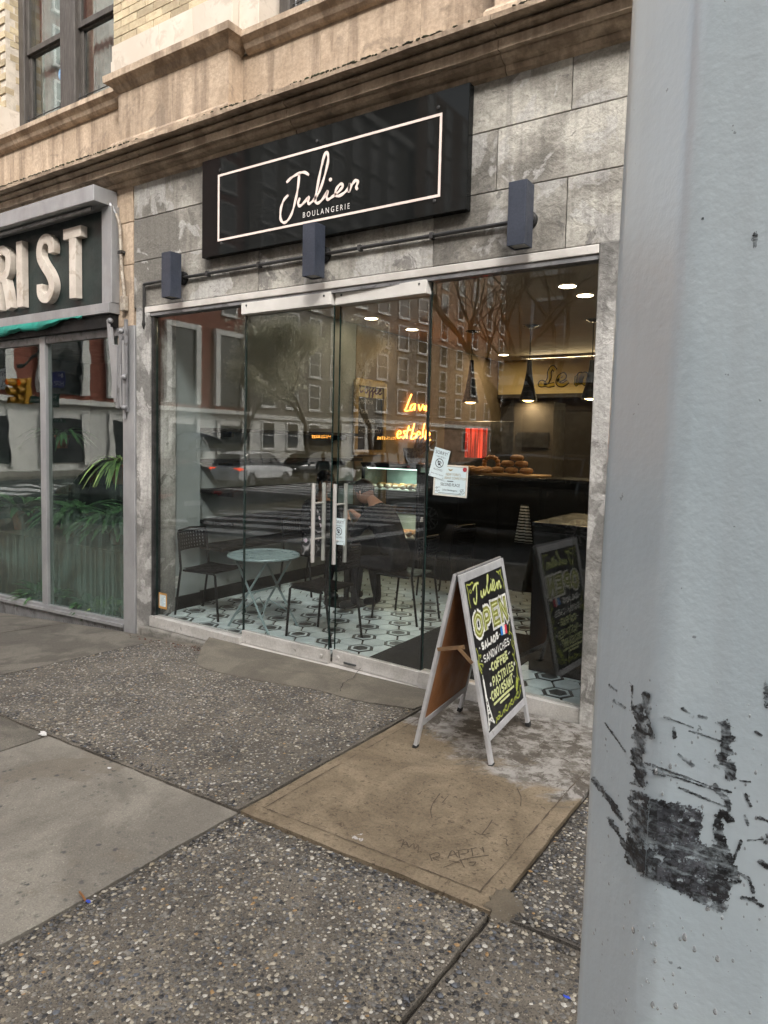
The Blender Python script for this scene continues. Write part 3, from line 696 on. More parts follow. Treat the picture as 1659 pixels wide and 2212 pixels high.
def door(x0, x1, hinge_x, rotdeg, side):
    d = bpy.data.objects.new('door', MB().box(x0, x1, GY-.022, GY+.022, -.036, .070).mesh('door', M['rail'])); COL.objects.link(d)
    d.parent = bld; d.matrix_parent_inverse = Matrix.Translation(-Vector(bld.location))
    d.matrix_basis = Matrix.Translation((hinge_x, GY, 0)) @ Matrix.Rotation(rad(rotdeg), 4, 'Z') @ Matrix.Translation((-hinge_x, -GY, 0))
    bm_ = d.modifiers.new('bevel', 'BEVEL'); bm_.width = .004; bm_.segments = 2
    MB().box(x0, x1, GY-.062, GY+.022, 2.722, 2.815).build('top_rail', M['whiteframe2'], d, bevel=.004)
    for xq in (x0+.06, x1-.06):
        sc_ = MB().lathe([(.009, 0), (.008, .003), (.004, .004)], (0, 0, 0), 10); sc_.v = [(x_+xq, GY-.0625-z_, y_+2.79) for x_, y_, z_ in sc_.v]; sc_.build('screw', M['darksteel'], d)
    pane(x0+.004, x1-.004, .0705, 2.7245, parent=d)
    xf = x1 if side > 0 else x0                     # free edge
    MB().box(x0 if side > 0 else x1, (x0+.004) if side > 0 else (x1-.004), GY-.008, GY+.008, .07, 2.72).build('edge_seal', M['darksteel'], d)
    # round lock in the bottom rail
    l = MB(); l.lathe([(.016, 0), (.017, .004), (.012, .006), (.012, .010)], (0, 0, 0), 14)
    l.v = [(x_ + xf - side*.06, GY-.022 - z_, y_ + .018) for x_, y_, z_ in l.v]; l.build('lock', M['steel'], d, smooth=True)
    for yy in (GY-.065, GY+.065):                   # tubular pulls, both faces
        xh = xf - (.128 if side > 0 else -.035)
        h = MB().tube([(xh, yy, .755), (xh, yy, 1.372)], .0155, 14).build('handle', M['steel'], d, smooth=True)
    s_ = MB()
    for zz in (.935, 1.215): s_.tube([(xh, GY-.065, zz), (xh, GY+.065, zz)], .008, 8)
    s_.build('handle_standoff', M['steel'], d, smooth=True)
    return d
door(-4.192, -3.262, -4.192, 0.0, 1)
door_r = door(-3.246, -2.428, -2.428, -3.0, -1)
# paper stickers on the glass -------------------------------------------------
M['paper'] = pm('white_paper', (.62, .72, .74), (.55, .66, .69), 4, .6, bmp=.03)
M['ink'] = pm('dark_ink', (.03, .035, .05), None, 10, .6, bmp=0); M['goldink'] = pm('gold_ink', (.36, .27, .12), None, 10, .5, bmp=0); M['redink'] = pm('red_seal', (.42, .05, .06), None, 10, .5, bmp=0)
M['orange_print'] = pm('orange_border', (.45, .24, .07), None, 10, .5, bmp=0)
def frame_on(c, ang, Y, tilt=0.0):
    """2d frame on the street face of the glass: u right, v up, w out"""
    ca, sa = math.cos(rad(ang)), math.sin(rad(ang))
    return lambda u, v, w=0.0: (c.x + u*ca - v*sa, Y - w, c.z + u*sa + v*ca)
def rect(fr, u0, u1, v0, v1, w0, w1):
    return MB().prism([(u0, v0), (u1, v0), (u1, v1), (u0, v1)], lambda u, v, w: fr(u, v, w0 + (w1-w0)*w), 1.0)
def sheet(name, lab, cat, c, w, h, ang, Y, mat): 
    t_ = thing(name, lab, cat, (c.x, Y, c.z)); fr = frame_on(c, ang, Y); rect(fr, -w/2, w/2, -h/2, h/2, .001, .0025).build('paper', mat, t_); return t_, fr
def no_pets(c, ang, Y, lab):
    w, h = .125, .205
    t_, fr = sheet('no_pets_notice', lab, 'notice', c, w, h, ang, Y, M['paper'])
    ink = MB()
    def tx(s_, size, v, sx=1.0):
        b = text_mesh(s_, size, lambda u, vv, w_: fr(u, vv+v, .0032), 'CENTER', sx); ink.add(b.v, b.f)
    tx('SORRY!', .034, .062, .85); tx('• NO PETS •', .016, .040, .9); tx('ALLOWED', .018, -.050, .85); tx('SERVICE ANIMALS WELCOME', .0098, -.080, .78)
    ring = [(.030*math.cos(a*PI/16), .002+.030*math.sin(a*PI/16)) for a in range(33)]
    ink.ribbon(ring, .005, lambda u, v, w_: fr(u, v, .0032)); ink.ribbon([(-.021, .023), (.021, -.019)], .004, lambda u, v, w_: fr(u, v, .0034))
    def dot(u, v, r, r2=None):
        ink.prism([(u+r*math.cos(a*PI/5), v+(r2 or r)*math.sin(a*PI/5)) for a in range(10)], lambda a, b, w_: fr(a, b, .0032+.0003*w_), 1.0)
    dot(0, -.006, .010, .008)
    for u, v in ((-.012, .006), (-.0045, .0125), (.0045, .0125), (.012, .006)): dot(u, v, .0038, .005)
    ink.build('print', M['ink'], t_)['kind'] = 'stuff'
    rv = MB()
    for u in (-.052, .052):
        for v in (-.092, .092): rv.prism([(u+.003*math.cos(a*PI/3), v+.003*math.sin(a*PI/3)) for a in range(6)], lambda a, b, w_: fr(a, b, .0032+.0006*w_), 1.0)
    rv.build('corner_pin', M['ink'], t_); return t_
YG = GY-.0062
cc = F(973, 1038.5, YG); t_, fr = sheet('certificate', 'pale framed croissant competition certificate taped to the glass', 'certificate', cc, .262, .215, -1.5, YG, M['paper'])
wb = pm('cream_card', (.70, .66, .58), None, 6, .6)
for a in ((-.131, .131, .100, .1075), (-.131, .131, -.1075, -.100), (-.131, -.123, -.1, .1), (.123, .131, -.1, .1)): rect(fr, *a, .0026, .0034).build('border', wb, t_)
gi = MB()
for a in ((-.121, .121, .0955, .0975), (-.121, .121, -.0975, -.0955), (-.121, -.119, -.0955, .0955), (.119, .121, -.0955, .0955)):
    b = rect(fr, *a, .0026, .0030); gi.add(b.v, b.f)
def ctx(mb, s_, size, u, v, sx=1.0, al='CENTER'):
    b = text_mesh(s_, size, lambda a, b_, w_: fr(a+u, b_+v, .0032), al, sx); mb.add(b.v, b.f)
ctx(gi, "NEW YORK'S", .027, .02, .034, .72); ctx(gi, 'BEST CROISSANT COMPETITION', .024, .0, .010, .70)
cr = [(-.02, .083), (-.012, .071), (0, .066), (.012, .071), (.02, .083), (.012, .079), (0, .077), (-.012, .079)]
gi.prism([(u-.002, v) for u, v in cr], lambda u, v, w_: fr(u, v, .0027+.0005*w_), 1.0); gi.build('gold_print', M['goldink'], t_)
ki = MB(); ctx(ki, 'SECOND PLACE', .030, 0, -.038, .70); ctx(ki, 'Julien Boulangerie', .0185, 0, -.071, .85)
rect_ = rect(fr, -.024, .024, -.0065, -.001, .0026, .0030); ki.add(rect_.v, rect_.f)
for sgn in (((-.115, -.058), (-.10, -.048), (-.105, -.062), (-.09, -.05), (-.075, -.05)), ((-.115, -.08), (-.10, -.07), (-.10, -.082), (-.085, -.07), (-.08, -.08)), ((.075, -.065), (.09, -.052), (.105, -.055), (.08, -.07), (.11, -.066)), ((.07, -.085), (.09, -.075), (.10, -.085), (.115, -.07))):
    ki.ribbon([tuple(p)[:2] for p in smooth_curve([(a, b, 0) for a, b in sgn], 5)], .0022, lambda u, v, w_: fr(u, v, .0032))
ki.ribbon([(-.09, -.088), (.09, -.088)], .0028, lambda u, v, w_: fr(u, v, .0031)); ki.build('print', M['ink'], t_)['kind'] = 'stuff'
MB().prism([(.107+.016*math.cos(a*PI/8), .083+.016*math.sin(a*PI/8)) for a in range(16)], lambda u, v, w_: fr(u, v, .0026+.0008*w_), 1.0).build('seal', M['redink'], t_)
no_pets(F(949.5, 1001, YG-.004), -13, YG-.004, 'tilted no pets notice overlapping the certificate on the right glass')
pd = door_r.matrix_basis
np_ = no_pets(F(732, 1148, YG+.03), 0, YG+.030, 'small upright no pets notice behind the door handles')
cs = F(352, 1298, YG); t_, fr = sheet('permit_sticker', 'orange bordered permit sticker low on the left glass', 'sticker', cs, .115, .150, 0, YG, M['orange_print'])
rect(fr, -.042, .042, -.052, .055, .0026, .003).build('paper_panel', M['paper'], t_)
ki = MB()
for k in range(9): 
    b = rect(fr, -.036, .036-.02*(k % 3 == 2), .045-k*.0115, .045-k*.0115+.004, .0031, .0033); ki.add(b.v, b.f)
ki.build('print', pm('blue_grey_ink', (.22, .28, .33), None, 10, .6, bmp=0), t_)
# ================================================================== bakery sign
def fit_text(txt, a, b, fr3, height=None, extrude=0.0, w=0.0):
    """text between 2d points a -> b (left, right ends of the baseline) in frame fr3(u,v,w)"""
    cu = text_mesh(txt, 1.0, lambda u, v, z: (u, v, z)); us = [p[0] for p in cu.v]; vs = [p[1] for p in cu.v]
    L = max(us)-min(us); d = Vector((b[0]-a[0], b[1]-a[1])); s_ = d.length/L; d.normalize(); nn = Vector((-d.y, d.x))
    sv = (height/max(vs)) if height else s_; u0 = min(us)
    return MB().add([fr3(a[0]+d.x*(p[0]-u0)*s_+nn.x*p[1]*sv, a[1]+d.y*(p[0]-u0)*s_+nn.y*p[1]*sv, w) for p in cu.v], cu.f)
SY = -.075
sg = thing('bakery_sign', 'glossy black bakery sign with pale rose lettering and outline', 'sign', (-3.43, SY, 3.25))
a = F(436.5, 455, SY); b = F(1011, 319, SY); zt = 4.012; zb = F(437, 558, SY).z
MB().box(a.x, b.x, SY, -.012, zb, zt).build('sign_board', M['signblack'], sg, bevel=.003)
sf = lambda u, v, w=0.0: (u, SY - .0015 - w, v)
l, r, t0, b0 = F(471, 450, SY).x, F(953.5, 330, SY).x, F(957, 243, SY).z, F(471, 522, SY).z
fm = MB(); e = .017
for q in ((l, r, t0-e, t0), (l, r, b0, b0+e), (l, l+e, b0+e, t0-e), (r-e, r, b0+e, t0-e)): fm.box(q[0], q[1], SY-.004, SY-.0005, q[2], q[3])
fm.build('outline', M['rosepaint'], sg)
c7 = lambda x, y: F((700+.6932*x)/1.7637, (350+.6932*y)/1.7637, SY)
JUL = [[(566, 500), (592, 474), (632, 450), (664, 443), (690, 458)], [(636, 448), (630, 520), (615, 600), (594, 672), (568, 712), (547, 718), (533, 694), (536, 642), (552, 596), (576, 568)],
       [(640, 583), (630, 612), (640, 628), (664, 608), (688, 578), (684, 606), (694, 614), (720, 590), (748, 545), (778, 455), (795, 375), (790, 336), (776, 345), (752, 440), (732, 545), (724, 600), (740, 612), (768, 586), (792, 545), (786, 578), (795, 592), (822, 574), (856, 546), (876, 518), (864, 507), (843, 530), (834, 560), (848, 574), (880, 558), (906, 530), (914, 504), (908, 550), (926, 512), (946, 487), (958, 496), (950, 524), (957, 538)]]
jl = MB()
for s_ in JUL:
    pts = smooth_curve([(c7(*q).x, c7(*q).z, 0) for q in s_], 7); n_ = len(pts)
    jl.ribbon([(p.x, p.y) for p in pts], .019, sf, .003, taper=[.75+.45*abs(math.sin(k*.35)) for k in range(n_)])
d_ = c7(808, 483); jl.prism([(d_.x+.014*math.cos(k*PI/5), d_.z+.014*math.sin(k*PI/5)) for k in range(10)], sf, .003)
jl.build('script_lettering', M['rosepaint'], sg)
p0, p1 = c7(656, 693), c7(913, 642); fit_text('B O U L A N G E R I E', (p0.x, p0.z), (p1.x, p1.z), sf, height=.040, w=.0015).build('block_lettering', M['whitepaint'], sg)
for q in ((200, 430), (207, 833), (733, 271), (1400, 86), (1378, 600)):
    p = c7(*q); bb = MB().lathe([(.013, 0), (.012, .004), (.006, .006)], (0, 0, 0), 10); bb.v = [(p.x+x, SY-z-.0004, p.z+y) for x, y, z in bb.v]; bb.build('bolt', M['darksteel'], sg)

# ================================================================== wall lamps and their conduit
def wall_lamp(px, label):
    Yf = -.20; c = F(px, 600, Yf); x1 = c.x; w = .118; z1 = 3.285 ; z0 = 2.905
    t_ = thing('wall_lamp', label, 'lamp', (x1-w/2, 0, z0), 'box lamps over the shop front')
    hb = MB()                                       # square tube, open top and bottom with recessed lens
    for q in ((x1-w, x1-w+.006, Yf, Yf+w), (x1-.006, x1, Yf, Yf+w), (x1-w+.006, x1-.006, Yf, Yf+.006), (x1-w+.006, x1-.006, Yf+w-.006, Yf+w)): hb.box(*q, z0, z1)
    hb.build('housing', M['lampblue'], t_, bevel=.0025)
    MB().box(x1-w+.0062, x1-.0062, Yf+.0062, Yf+w-.0062, z0+.010, z0+.020).build('lens', M['frost'], t_)
    MB().box(x1-w+.0062, x1-.0062, Yf+.0062, Yf+w-.0062, z1-.012, z1-.004).build('top_cap', M['lampblue'], t_)
    a = MB(); a.box(x1-w/2-.022, x1-w/2+.022, Yf+w, -.03, 3.06, 3.14); a.build('arm', M['black'], t_)
    d = MB().lathe([(.058, 0), (.058, .018), (.04, .030)], (0, 0, 0), 18); d.v = [(x1-w/2+x, -.004-z, 3.10+y) for x, y, z in d.v]; d.build('back_plate', M['black'], t_, smooth=True)
M['frost'] = pm('frosted_lens', (.42, .42, .40), None, 8, .4, bmp=0)
wall_lamp(368, 'box lamp at the left end of the bakery front, beside the conduit bend')
wall_lamp(679, 'box lamp just under the bakery name, in front of the black sign')
wall_lamp(1131, 'box lamp nearest the pole, right of the black sign')
cd = thing('conduit', 'thin black conduit pipe linking the three wall lamps', 'pipe', (-5.5, -.03, 3.1))
x_l = F(311, 605, -.03).x
MB().tube([(x_l+.02, -.03, 3.10), (F(1105, 490, -.03).x, -.03, 3.10)], .014, 8).build('pipe', M['pipe'], cd, smooth=True)
MB().tube(smooth_curve([(x_l+.03, -.03, 3.10), (x_l, -.03, 3.095), (x_l, -.03, 3.05), (x_l, -.03, 2.75)], 5), .014, 8).build('pipe', M['pipe'], cd, smooth=True)
MB().tube([(x_l, -.03, 2.77), (x_l, -.03, 2.735), (x_l, -.03, 2.72), (x_l, -.03, 2.69)], .02, 8, radii=[.017, .022, .016, .006]).build('fitting', M['pipe'], cd, smooth=True)
for xx in (-4.6, -4.0, -3.0, -2.4): MB().box(xx-.012, xx+.012, -.046, -.002, 3.08, 3.12).build('clip', M['darksteel'], cd)

# ================================================================== sandwich board
ga = .082
Ax = Vector((-math.sin(ga), math.cos(ga), 0)); Px = Vector((math.cos(ga), math.sin(ga), 0)); O = Vector((-1.697, -.592, .004))
ab = thing('sandwich_board', 'black chalk sandwich board lettered OPEN standing before the bakery glass', 'sign', tuple(O))
LEN, HT, SPR = .675, 1.005, .235
def panel_frame(sgn):
    """u along the ridge from the street end, v up the panel, w outward from the face"""
    top = Px*(sgn*.022); bot = Px*(sgn*SPR); sl = (top + Vector((0, 0, HT)) - bot); L = sl.length; sl.normalize()
    nrm = Ax.cross(sl).normalized()
    if nrm.dot(Px)*sgn < 0: nrm = -nrm
    def fr(u, v, w=0.0): return O + bot + sl*v + Ax*(u-LEN/2) + nrm*w
    return fr, L
def fbox(fr, u0, u1, v0, v1, w0, w1):
    return MB().add([fr(u, v, w) for w in (w0, w1) for v in (v0, v1) for u in (u0, u1)], [(0, 2, 3, 1), (4, 5, 7, 6), (0, 1, 5, 4), (2, 6, 7, 3), (0, 4, 6, 2), (1, 3, 7, 5)])
M['alu_frame'] = pm('board_aluminium', (.56, .56, .57), (.46, .46, .47), 7, .42, .35, bmp=.06, dirt=((.2, .19, .18), 11, .76, .5))
M['hardboard'] = pm('hardboard', (.30, .13, .045), (.23, .095, .033), 3, .6, bmp=.15, bscale=80)
M['chalkboard'] = pm('chalkboard', (.010, .010, .011), (.016, .016, .016), 6, .35, bmp=0, spec=.3)
M['lime'] = pm('lime_chalk', (.36, .40, .075), (.27, .31, .05), 30, .7, bmp=0); M['white_chalk'] = pm('white_chalk', (.74, .74, .70), (.58, .58, .54), 40, .7, bmp=0)
M['pale_lime'] = pm('pale_lime_chalk', (.60, .63, .34), (.46, .50, .20), 40, .7, bmp=0); M['olive'] = pm('olive_chalk', (.22, .23, .035), (.17, .17, .03), 30, .7, bmp=0)
M['chalk_blue'] = pm('blue_chalk', (.03, .22, .62), None, 20, .6); M['chalk_red'] = pm('red_chalk', (.62, .05, .08), None, 20, .6)
M['rubber'] = pm('rubber_foot', (.02, .02, .02), None, 8, .7); M['strap'] = pm('wooden_strap', (.20, .12, .06), (.13, .075, .04), 12, .6)
FW = .036; BB = .135
for sgn in (1, -1):
    fr, L = panel_frame(sgn); T = .020
    for u in (0, LEN-FW):
        fbox(fr, u, u+FW, .02, L, -T, 0).build('leg', M['alu_frame'], ab, bevel=.003)
        fbox(fr, u-.003, u+FW+.003, -.004, .024, -T-.003, .003).build('rubber_foot', M['rubber'], ab, bevel=.004)
    fbox(fr, FW+.0004, LEN-FW-.0004, L-.046, L-.001, -T, -.0004).build('top_rail', M['alu_frame'], ab, bevel=.003)
    fbox(fr, FW+.0004, LEN-FW-.0004, BB, BB+.04, -T, -.0004).build('bottom_rail', M['alu_frame'], ab, bevel=.003)
    bdp = fbox(fr, FW+.0006, LEN-FW-.0006, BB+.0405, L-.0465, -.010, -.005).build('writing_surface', M['chalkboard'], ab)
    fbox(fr, FW+.0006, LEN-FW-.0006, BB+.0405, L-.0465, -.0150, -.0102).build('backing', M['hardboard'], ab)
# hinge and folding strap
q0 = O + Vector((0, 0, HT)); MB().tube([q0 - Ax*LEN*.5, q0 + Ax*LEN*.5], .009, 8).build('hinge', M['alu_dark'], ab)
frR, L = panel_frame(1); frL, _ = panel_frame(-1)
s1, s2 = Vector(frL(.012, .60, -.012)), Vector(frR(.012, .56, -.012)); mid = s1.lerp(s2, .60) + Vector((0, 0, .055)) - Ax*.012
MB().bar(s1 - Ax*.012, mid + (mid-s1).normalized()*.035, .006, .020, up=(0, 0, 1)).build('strap', M['strap'], ab); MB().bar(s2 - Ax*.020, mid - Ax*.008, .006, .018).build('strap', M['strap'], ab)
# chalk drawing, laid on the street-side panel; (u,v) = fractions of the dark field, v down
U0, U1, V1_, V0_ = FW, LEN-FW, BB+.04, L-.046
def ch(u, v, w=0.0): return frR(U0 + (U1-U0)*u, V0_ + (V1_-V0_)*v, -.0046 + w)
asp = (V0_-V1_)/(U1-U0)
layers = {}; CUR = ['chalk_ornament']
def st(layer, pts, w, lv=0, n=6, sm=True):
    P = smooth_curve([(a, b*asp, 0) for a, b in pts], n) if sm else [Vector((a, b*asp, 0)) for a, b in pts]
    if not sm:
        d0 = (P[1]-P[0]).normalized()*w*.5; d1 = (P[-1]-P[-2]).normalized()*w*.5; P[0] = P[0]-d0; P[-1] = P[-1]+d1
    layers.setdefault((CUR[0], layer), MB()).ribbon([(p.x, p.y) for p in P], w, lambda u, v, h: ch(u, v/asp, .0003+.0003*lv), taper=[.85+.3*abs(math.sin(k*1.7)) for k in range(len(P))])
GL = {'O': [[(.5, 0), (.1, .2), (.05, .5), (.1, .8), (.5, 1), (.9, .8), (.95, .5), (.9, .2), (.5, 0)]], 'P': [[(.1, 1), (.1, 0)], [(.1, 0), (.7, .02), (.9, .27), (.7, .52), (.1, .55)]], 'E': [[(.9, 0), (.12, 0)], [(.12, 0), (.12, 1)], [(.12, 1), (.92, 1)], [(.12, .5), (.75, .5)]], 'N': [[(.1, 1), (.1, 0)], [(.1, 0), (.9, 1)], [(.9, 1), (.9, 0)]],
      'S': [[(.9, .12), (.5, 0), (.12, .15), (.2, .42), (.75, .56), (.9, .82), (.5, 1), (.08, .86)]], 'A': [[(.02, 1), (.5, 0)], [(.5, 0), (.98, 1)], [(.2, .65), (.8, .65)]], 'L': [[(.12, 0), (.12, 1)], [(.12, 1), (.9, 1)]], 'D': [[(.1, 0), (.1, 1)], [(.1, 1), (.65, .95), (.92, .5), (.65, .05), (.1, 0)]],
      'W': [[(.0, 0), (.25, 1)], [(.25, 1), (.5, .35)], [(.5, .35), (.75, 1)], [(.75, 1), (1, 0)]], 'I': [[(.5, 0), (.5, 1)]], 'C': [[(.9, .15), (.5, 0), (.1, .3), (.1, .7), (.5, 1), (.9, .85)]], 'H': [[(.1, 0), (.1, 1)], [(.9, 0), (.9, 1)], [(.1, .5), (.9, .5)]], 'F': [[(.9, 0), (.12, 0)], [(.12, 0), (.12, 1)], [(.12, .5), (.75, .5)]], 'T': [[(.0, 0), (1, 0)], [(.5, 0), (.5, 1)]], 'R': [[(.1, 1), (.1, 0)], [(.1, 0), (.75, .03), (.88, .27), (.7, .5), (.1, .52)], [(.45, .52), (.95, 1)]]}
SMOOTH = set('OSCPDR')
def word(txt, u0, u1, v0, v1, w, layer, lv=0, slant=0.0, gap=.28):
    CUR[0] = 'chalk_word ' + txt
    n = len(txt); cw = (u1-u0)/(n + gap*(n-1)); 
    for i, chh in enumerate(txt):
        if txt == 'OPEN': CUR[0] = 'chalk_letter ' + chh
        x0 = u0 + i*cw*(1+gap); dv = .004*math.sin(i*2.1)
        for s_ in GL[chh]:
            st(layer, [(x0+cw*a, v0+dv+(v1-v0)*b) for a, b in s_], w, lv, 5, chh in SMOOTH)
for lay, w, lv in (('white_chalk', .105, 0), ('olive', .060, 1), ('pale_lime', .014, 2)):
    word('OPEN', .09, .93, .238, .372, w, lay, lv, gap=.36); random.seed(7)
jj = [[(.17, .075), (.24, .045), (.33, .045)], [(.27, .048), (.245, .11), (.20, .165), (.16, .155), (.165, .125)], [(.36, .10), (.345, .135), (.38, .145), (.43, .105), (.425, .14), (.47, .125), (.56, .06), (.59, .025), (.565, .03), (.52, .11), (.53, .14), (.58, .125), (.63, .09), (.62, .13), (.655, .128), (.71, .105), (.725, .078), (.69, .072), (.665, .11), (.69, .142), (.745, .125), (.80, .10), (.79, .145), (.84, .10), (.87, .105), (.865, .145), (.90, .135)]]
CUR[0] = 'chalk_word Julien'
jj.append([(.648, .058), (.655, .055)])
for s_ in jj: st('lime', s_, .027, 0, 7)
for s_ in jj: st('pale_lime', [(a-.004, b-.001) for a, b in s_], .013, 1, 7)
word('SALADS', .16, .60, .437, .476, .020, 'white_chalk'); word('SANDWICHES', .16, .86, .520, .565, .012, 'white_chalk', gap=.22); word('COFFEE', .31, .75, .603, .650, .022, 'pale_lime'); word('PASTRIES', .28, .86, .694, .750, .017, 'pale_lime'); word('CROISSANT', .20, .79, .778, .832, .021, 'pale_lime', gap=.24)
CUR[0] = 'chalk_dots'
for u, v in ((.11, .457), (.64, .457), (.11, .543), (.90, .543), (.255, .628), (.28, .632), (.79, .625), (.82, .62), (.165, .805), (.83, .80)): st('white_chalk', [(u-.008, v), (u+.010, v)], .014, 0, 2)
for u, v in ((.225, .725), (.90, .72)):
    for k in range(4): a_ = k*PI/4; st('white_chalk', [(u+.022*math.cos(a_), v+.022*math.sin(a_)/asp), (u-.022*math.cos(a_), v-.022*math.sin(a_)/asp)], .008, 0, 2)
CUR[0] = 'chalk_underline'
st('pale_lime', [(.22, .863), (.5, .860), (.79, .862)], .022); st('pale_lime', [(.375, .888), (.64, .888)], .020)
CUR[0] = 'chalk_flag'
for k, lay in enumerate(('chalk_blue', 'white_chalk', 'chalk_red')): st(lay, [(.715+k*.058, .408+.004*k), (.712+k*.058, .44), (.705+k*.058, .474+.003*k)], .056, 0, 4)
# vines, scrolls, leaf, tower
CUR[0] = 'chalk_vines'
for s_ in ([(.05, .02), (.12, .03), (.18, .02), (.20, .035)], [(.04, .02), (.06, .07), (.05, .12), (.06, .18)], [(.12, .06), (.09, .075), (.12, .085), (.14, .07)], [(.95, .02), (.88, .03), (.82, .02)], [(.95, .02), (.93, .06), (.97, .12), (.96, .17)], [(.90, .05), (.87, .04), (.90, .03)],
           [(.95, .43), (.92, .48), (.97, .52), (.92, .58), (.96, .63), (.92, .68), (.965, .74), (.93, .80), (.97, .86)], [(.92, .48), (.89, .49), (.91, .505)], [(.97, .56), (.99, .58), (.96, .60)], [(.92, .66), (.89, .65), (.90, .64)], [(.03, .44), (.06, .50), (.04, .55), (.08, .60)], [(.06, .50), (.11, .505), (.09, .52)], [(.05, .55), (.12, .57), (.11, .585)], [(.02, .52), (.03, .57), (.07, .62)],
           [(.20, .985), (.28, .955), (.36, .975), (.44, .95), (.52, .975), (.60, .945), (.68, .97), (.77, .94), (.86, .965), (.96, .93)], [(.22, .95), (.28, .975), (.34, .945), (.30, .935)], [(.44, .975), (.48, .94), (.52, .935), (.50, .95)], [(.60, .97), (.64, .94), (.69, .935), (.66, .95)], [(.77, .965), (.82, .93), (.88, .925), (.85, .94)], [(.92, .95), (.95, .90), (.98, .905)]):
    st('lime', s_, .013, 0, 6)
st('lime', [(.92, .83), (.89, .86), (.86, .89), (.87, .905)], .060, 0, 6); st('lime', [(.92, .82), (.935, .80)], .016)
CUR[0] = 'chalk_tower'
for s_, w in (([(.075, .63), (.075, .66)], .012), ([(.075, .66), (.078, .80)], .034), ([(.055, .80), (.105, .80)], .02), ([(.065, .81), (.055, .88)], .014), ([(.095, .81), (.115, .88)], .014), ([(.045, .885), (.13, .885)], .02), ([(.055, .89), (.03, .965), (.02, .985)], .022), ([(.12, .89), (.15, .955), (.17, .97)], .022), ([(.045, .925), (.14, .925)], .016), ([(.05, .96), (.085, .93), (.125, .955)], .014), ([(.07, .83), (.105, .85)], .008), ([(.1, .83), (.065, .85)], .008), ([(.06, .86), (.11, .875)], .008), ([(.105, .86), (.06, .875)], .008)):
    st('white_chalk', s_, w, 1, 4)
for (nm_, lay), mb in layers.items():
    o = mb.build(nm_.split()[0], M[lay], ab); 
    if nm_.split()[0] in ('chalk_vines', 'chalk_dots'): o['kind'] = 'stuff'

# ================================================================== street pole beside the camera
rv = Vector((ROT[0][0], ROT[1][0], 0)).normalized(); fw = Vector((-ROT[0][2], -ROT[1][2], 0)).normalized()
L2 = [Vector((.1755, .556)), Vector((.193, .470))]
d = (L2[1]-L2[0]); sl_ = d.length
oct2 = [L2[0], L2[1]]; ang = math.atan2(d.y, d.x)
for k in range(6):
    ang += PI/4; oct2.append(oct2[-1] + Vector((math.cos(ang), math.sin(ang)))*sl_)
def pw(p, z): q = EYE + rv*p.x + fw*p.y; return Vector((q.x, q.y, z))
ctr2 = sum(oct2, Vector((0, 0)))/8
base = pw(ctr2, 0); zg = gz(base.x, base.y)
pole = thing('street_pole', 'pale grey octagonal steel pole close by with torn black sticker residue', 'pole', (base.x, base.y, zg))
def poly_at(z):                                     # slight taper and rounded arrises
    s_ = 1.0 - max(0, z-2.3)*.006; out = []
    for k in range(8):
        p, a, b = oct2[k], oct2[k-1], oct2[(k+1) % 8]
        for f, q in ((.14, a), (.04, a), (.04, b), (.14, b)):
            pp = p.lerp(q, f); 
            if f == .04: pp = pp.lerp(ctr2, .010)
            out.append(ctr2 + (pp-ctr2)*s_)
    return [pw(q + Vector(((z-1.5)*.010, 0)), z) for q in out]
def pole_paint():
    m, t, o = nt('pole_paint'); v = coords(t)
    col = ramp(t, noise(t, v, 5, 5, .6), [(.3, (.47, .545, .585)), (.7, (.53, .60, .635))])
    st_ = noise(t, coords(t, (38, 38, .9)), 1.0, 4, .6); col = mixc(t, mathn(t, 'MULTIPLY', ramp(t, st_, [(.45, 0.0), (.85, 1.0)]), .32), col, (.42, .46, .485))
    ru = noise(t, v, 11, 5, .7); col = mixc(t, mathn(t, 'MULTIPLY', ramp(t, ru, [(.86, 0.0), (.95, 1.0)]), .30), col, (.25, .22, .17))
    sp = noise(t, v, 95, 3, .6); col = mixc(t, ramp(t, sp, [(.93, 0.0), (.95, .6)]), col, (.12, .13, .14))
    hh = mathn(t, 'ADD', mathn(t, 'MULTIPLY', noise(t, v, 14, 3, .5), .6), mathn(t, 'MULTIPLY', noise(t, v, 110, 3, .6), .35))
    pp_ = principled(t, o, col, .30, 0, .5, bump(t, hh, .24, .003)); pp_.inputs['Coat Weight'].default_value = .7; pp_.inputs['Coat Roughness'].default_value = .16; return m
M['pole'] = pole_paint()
zs = [zg-.05, .6, 1.2, 1.8, 2.6, 4.5, 7.5]
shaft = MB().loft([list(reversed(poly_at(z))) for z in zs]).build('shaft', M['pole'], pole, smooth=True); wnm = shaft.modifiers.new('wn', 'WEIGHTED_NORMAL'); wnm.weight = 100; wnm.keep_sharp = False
MB().loft([[pw(ctr2+(q-ctr2)*k_, z) for q in reversed(oct2)] for k_, z in ((1.9, zg), (1.9, zg+.03), (1.25, zg+.06), (1.12, zg+.20))]).build('base_collar', M['pole'], pole)
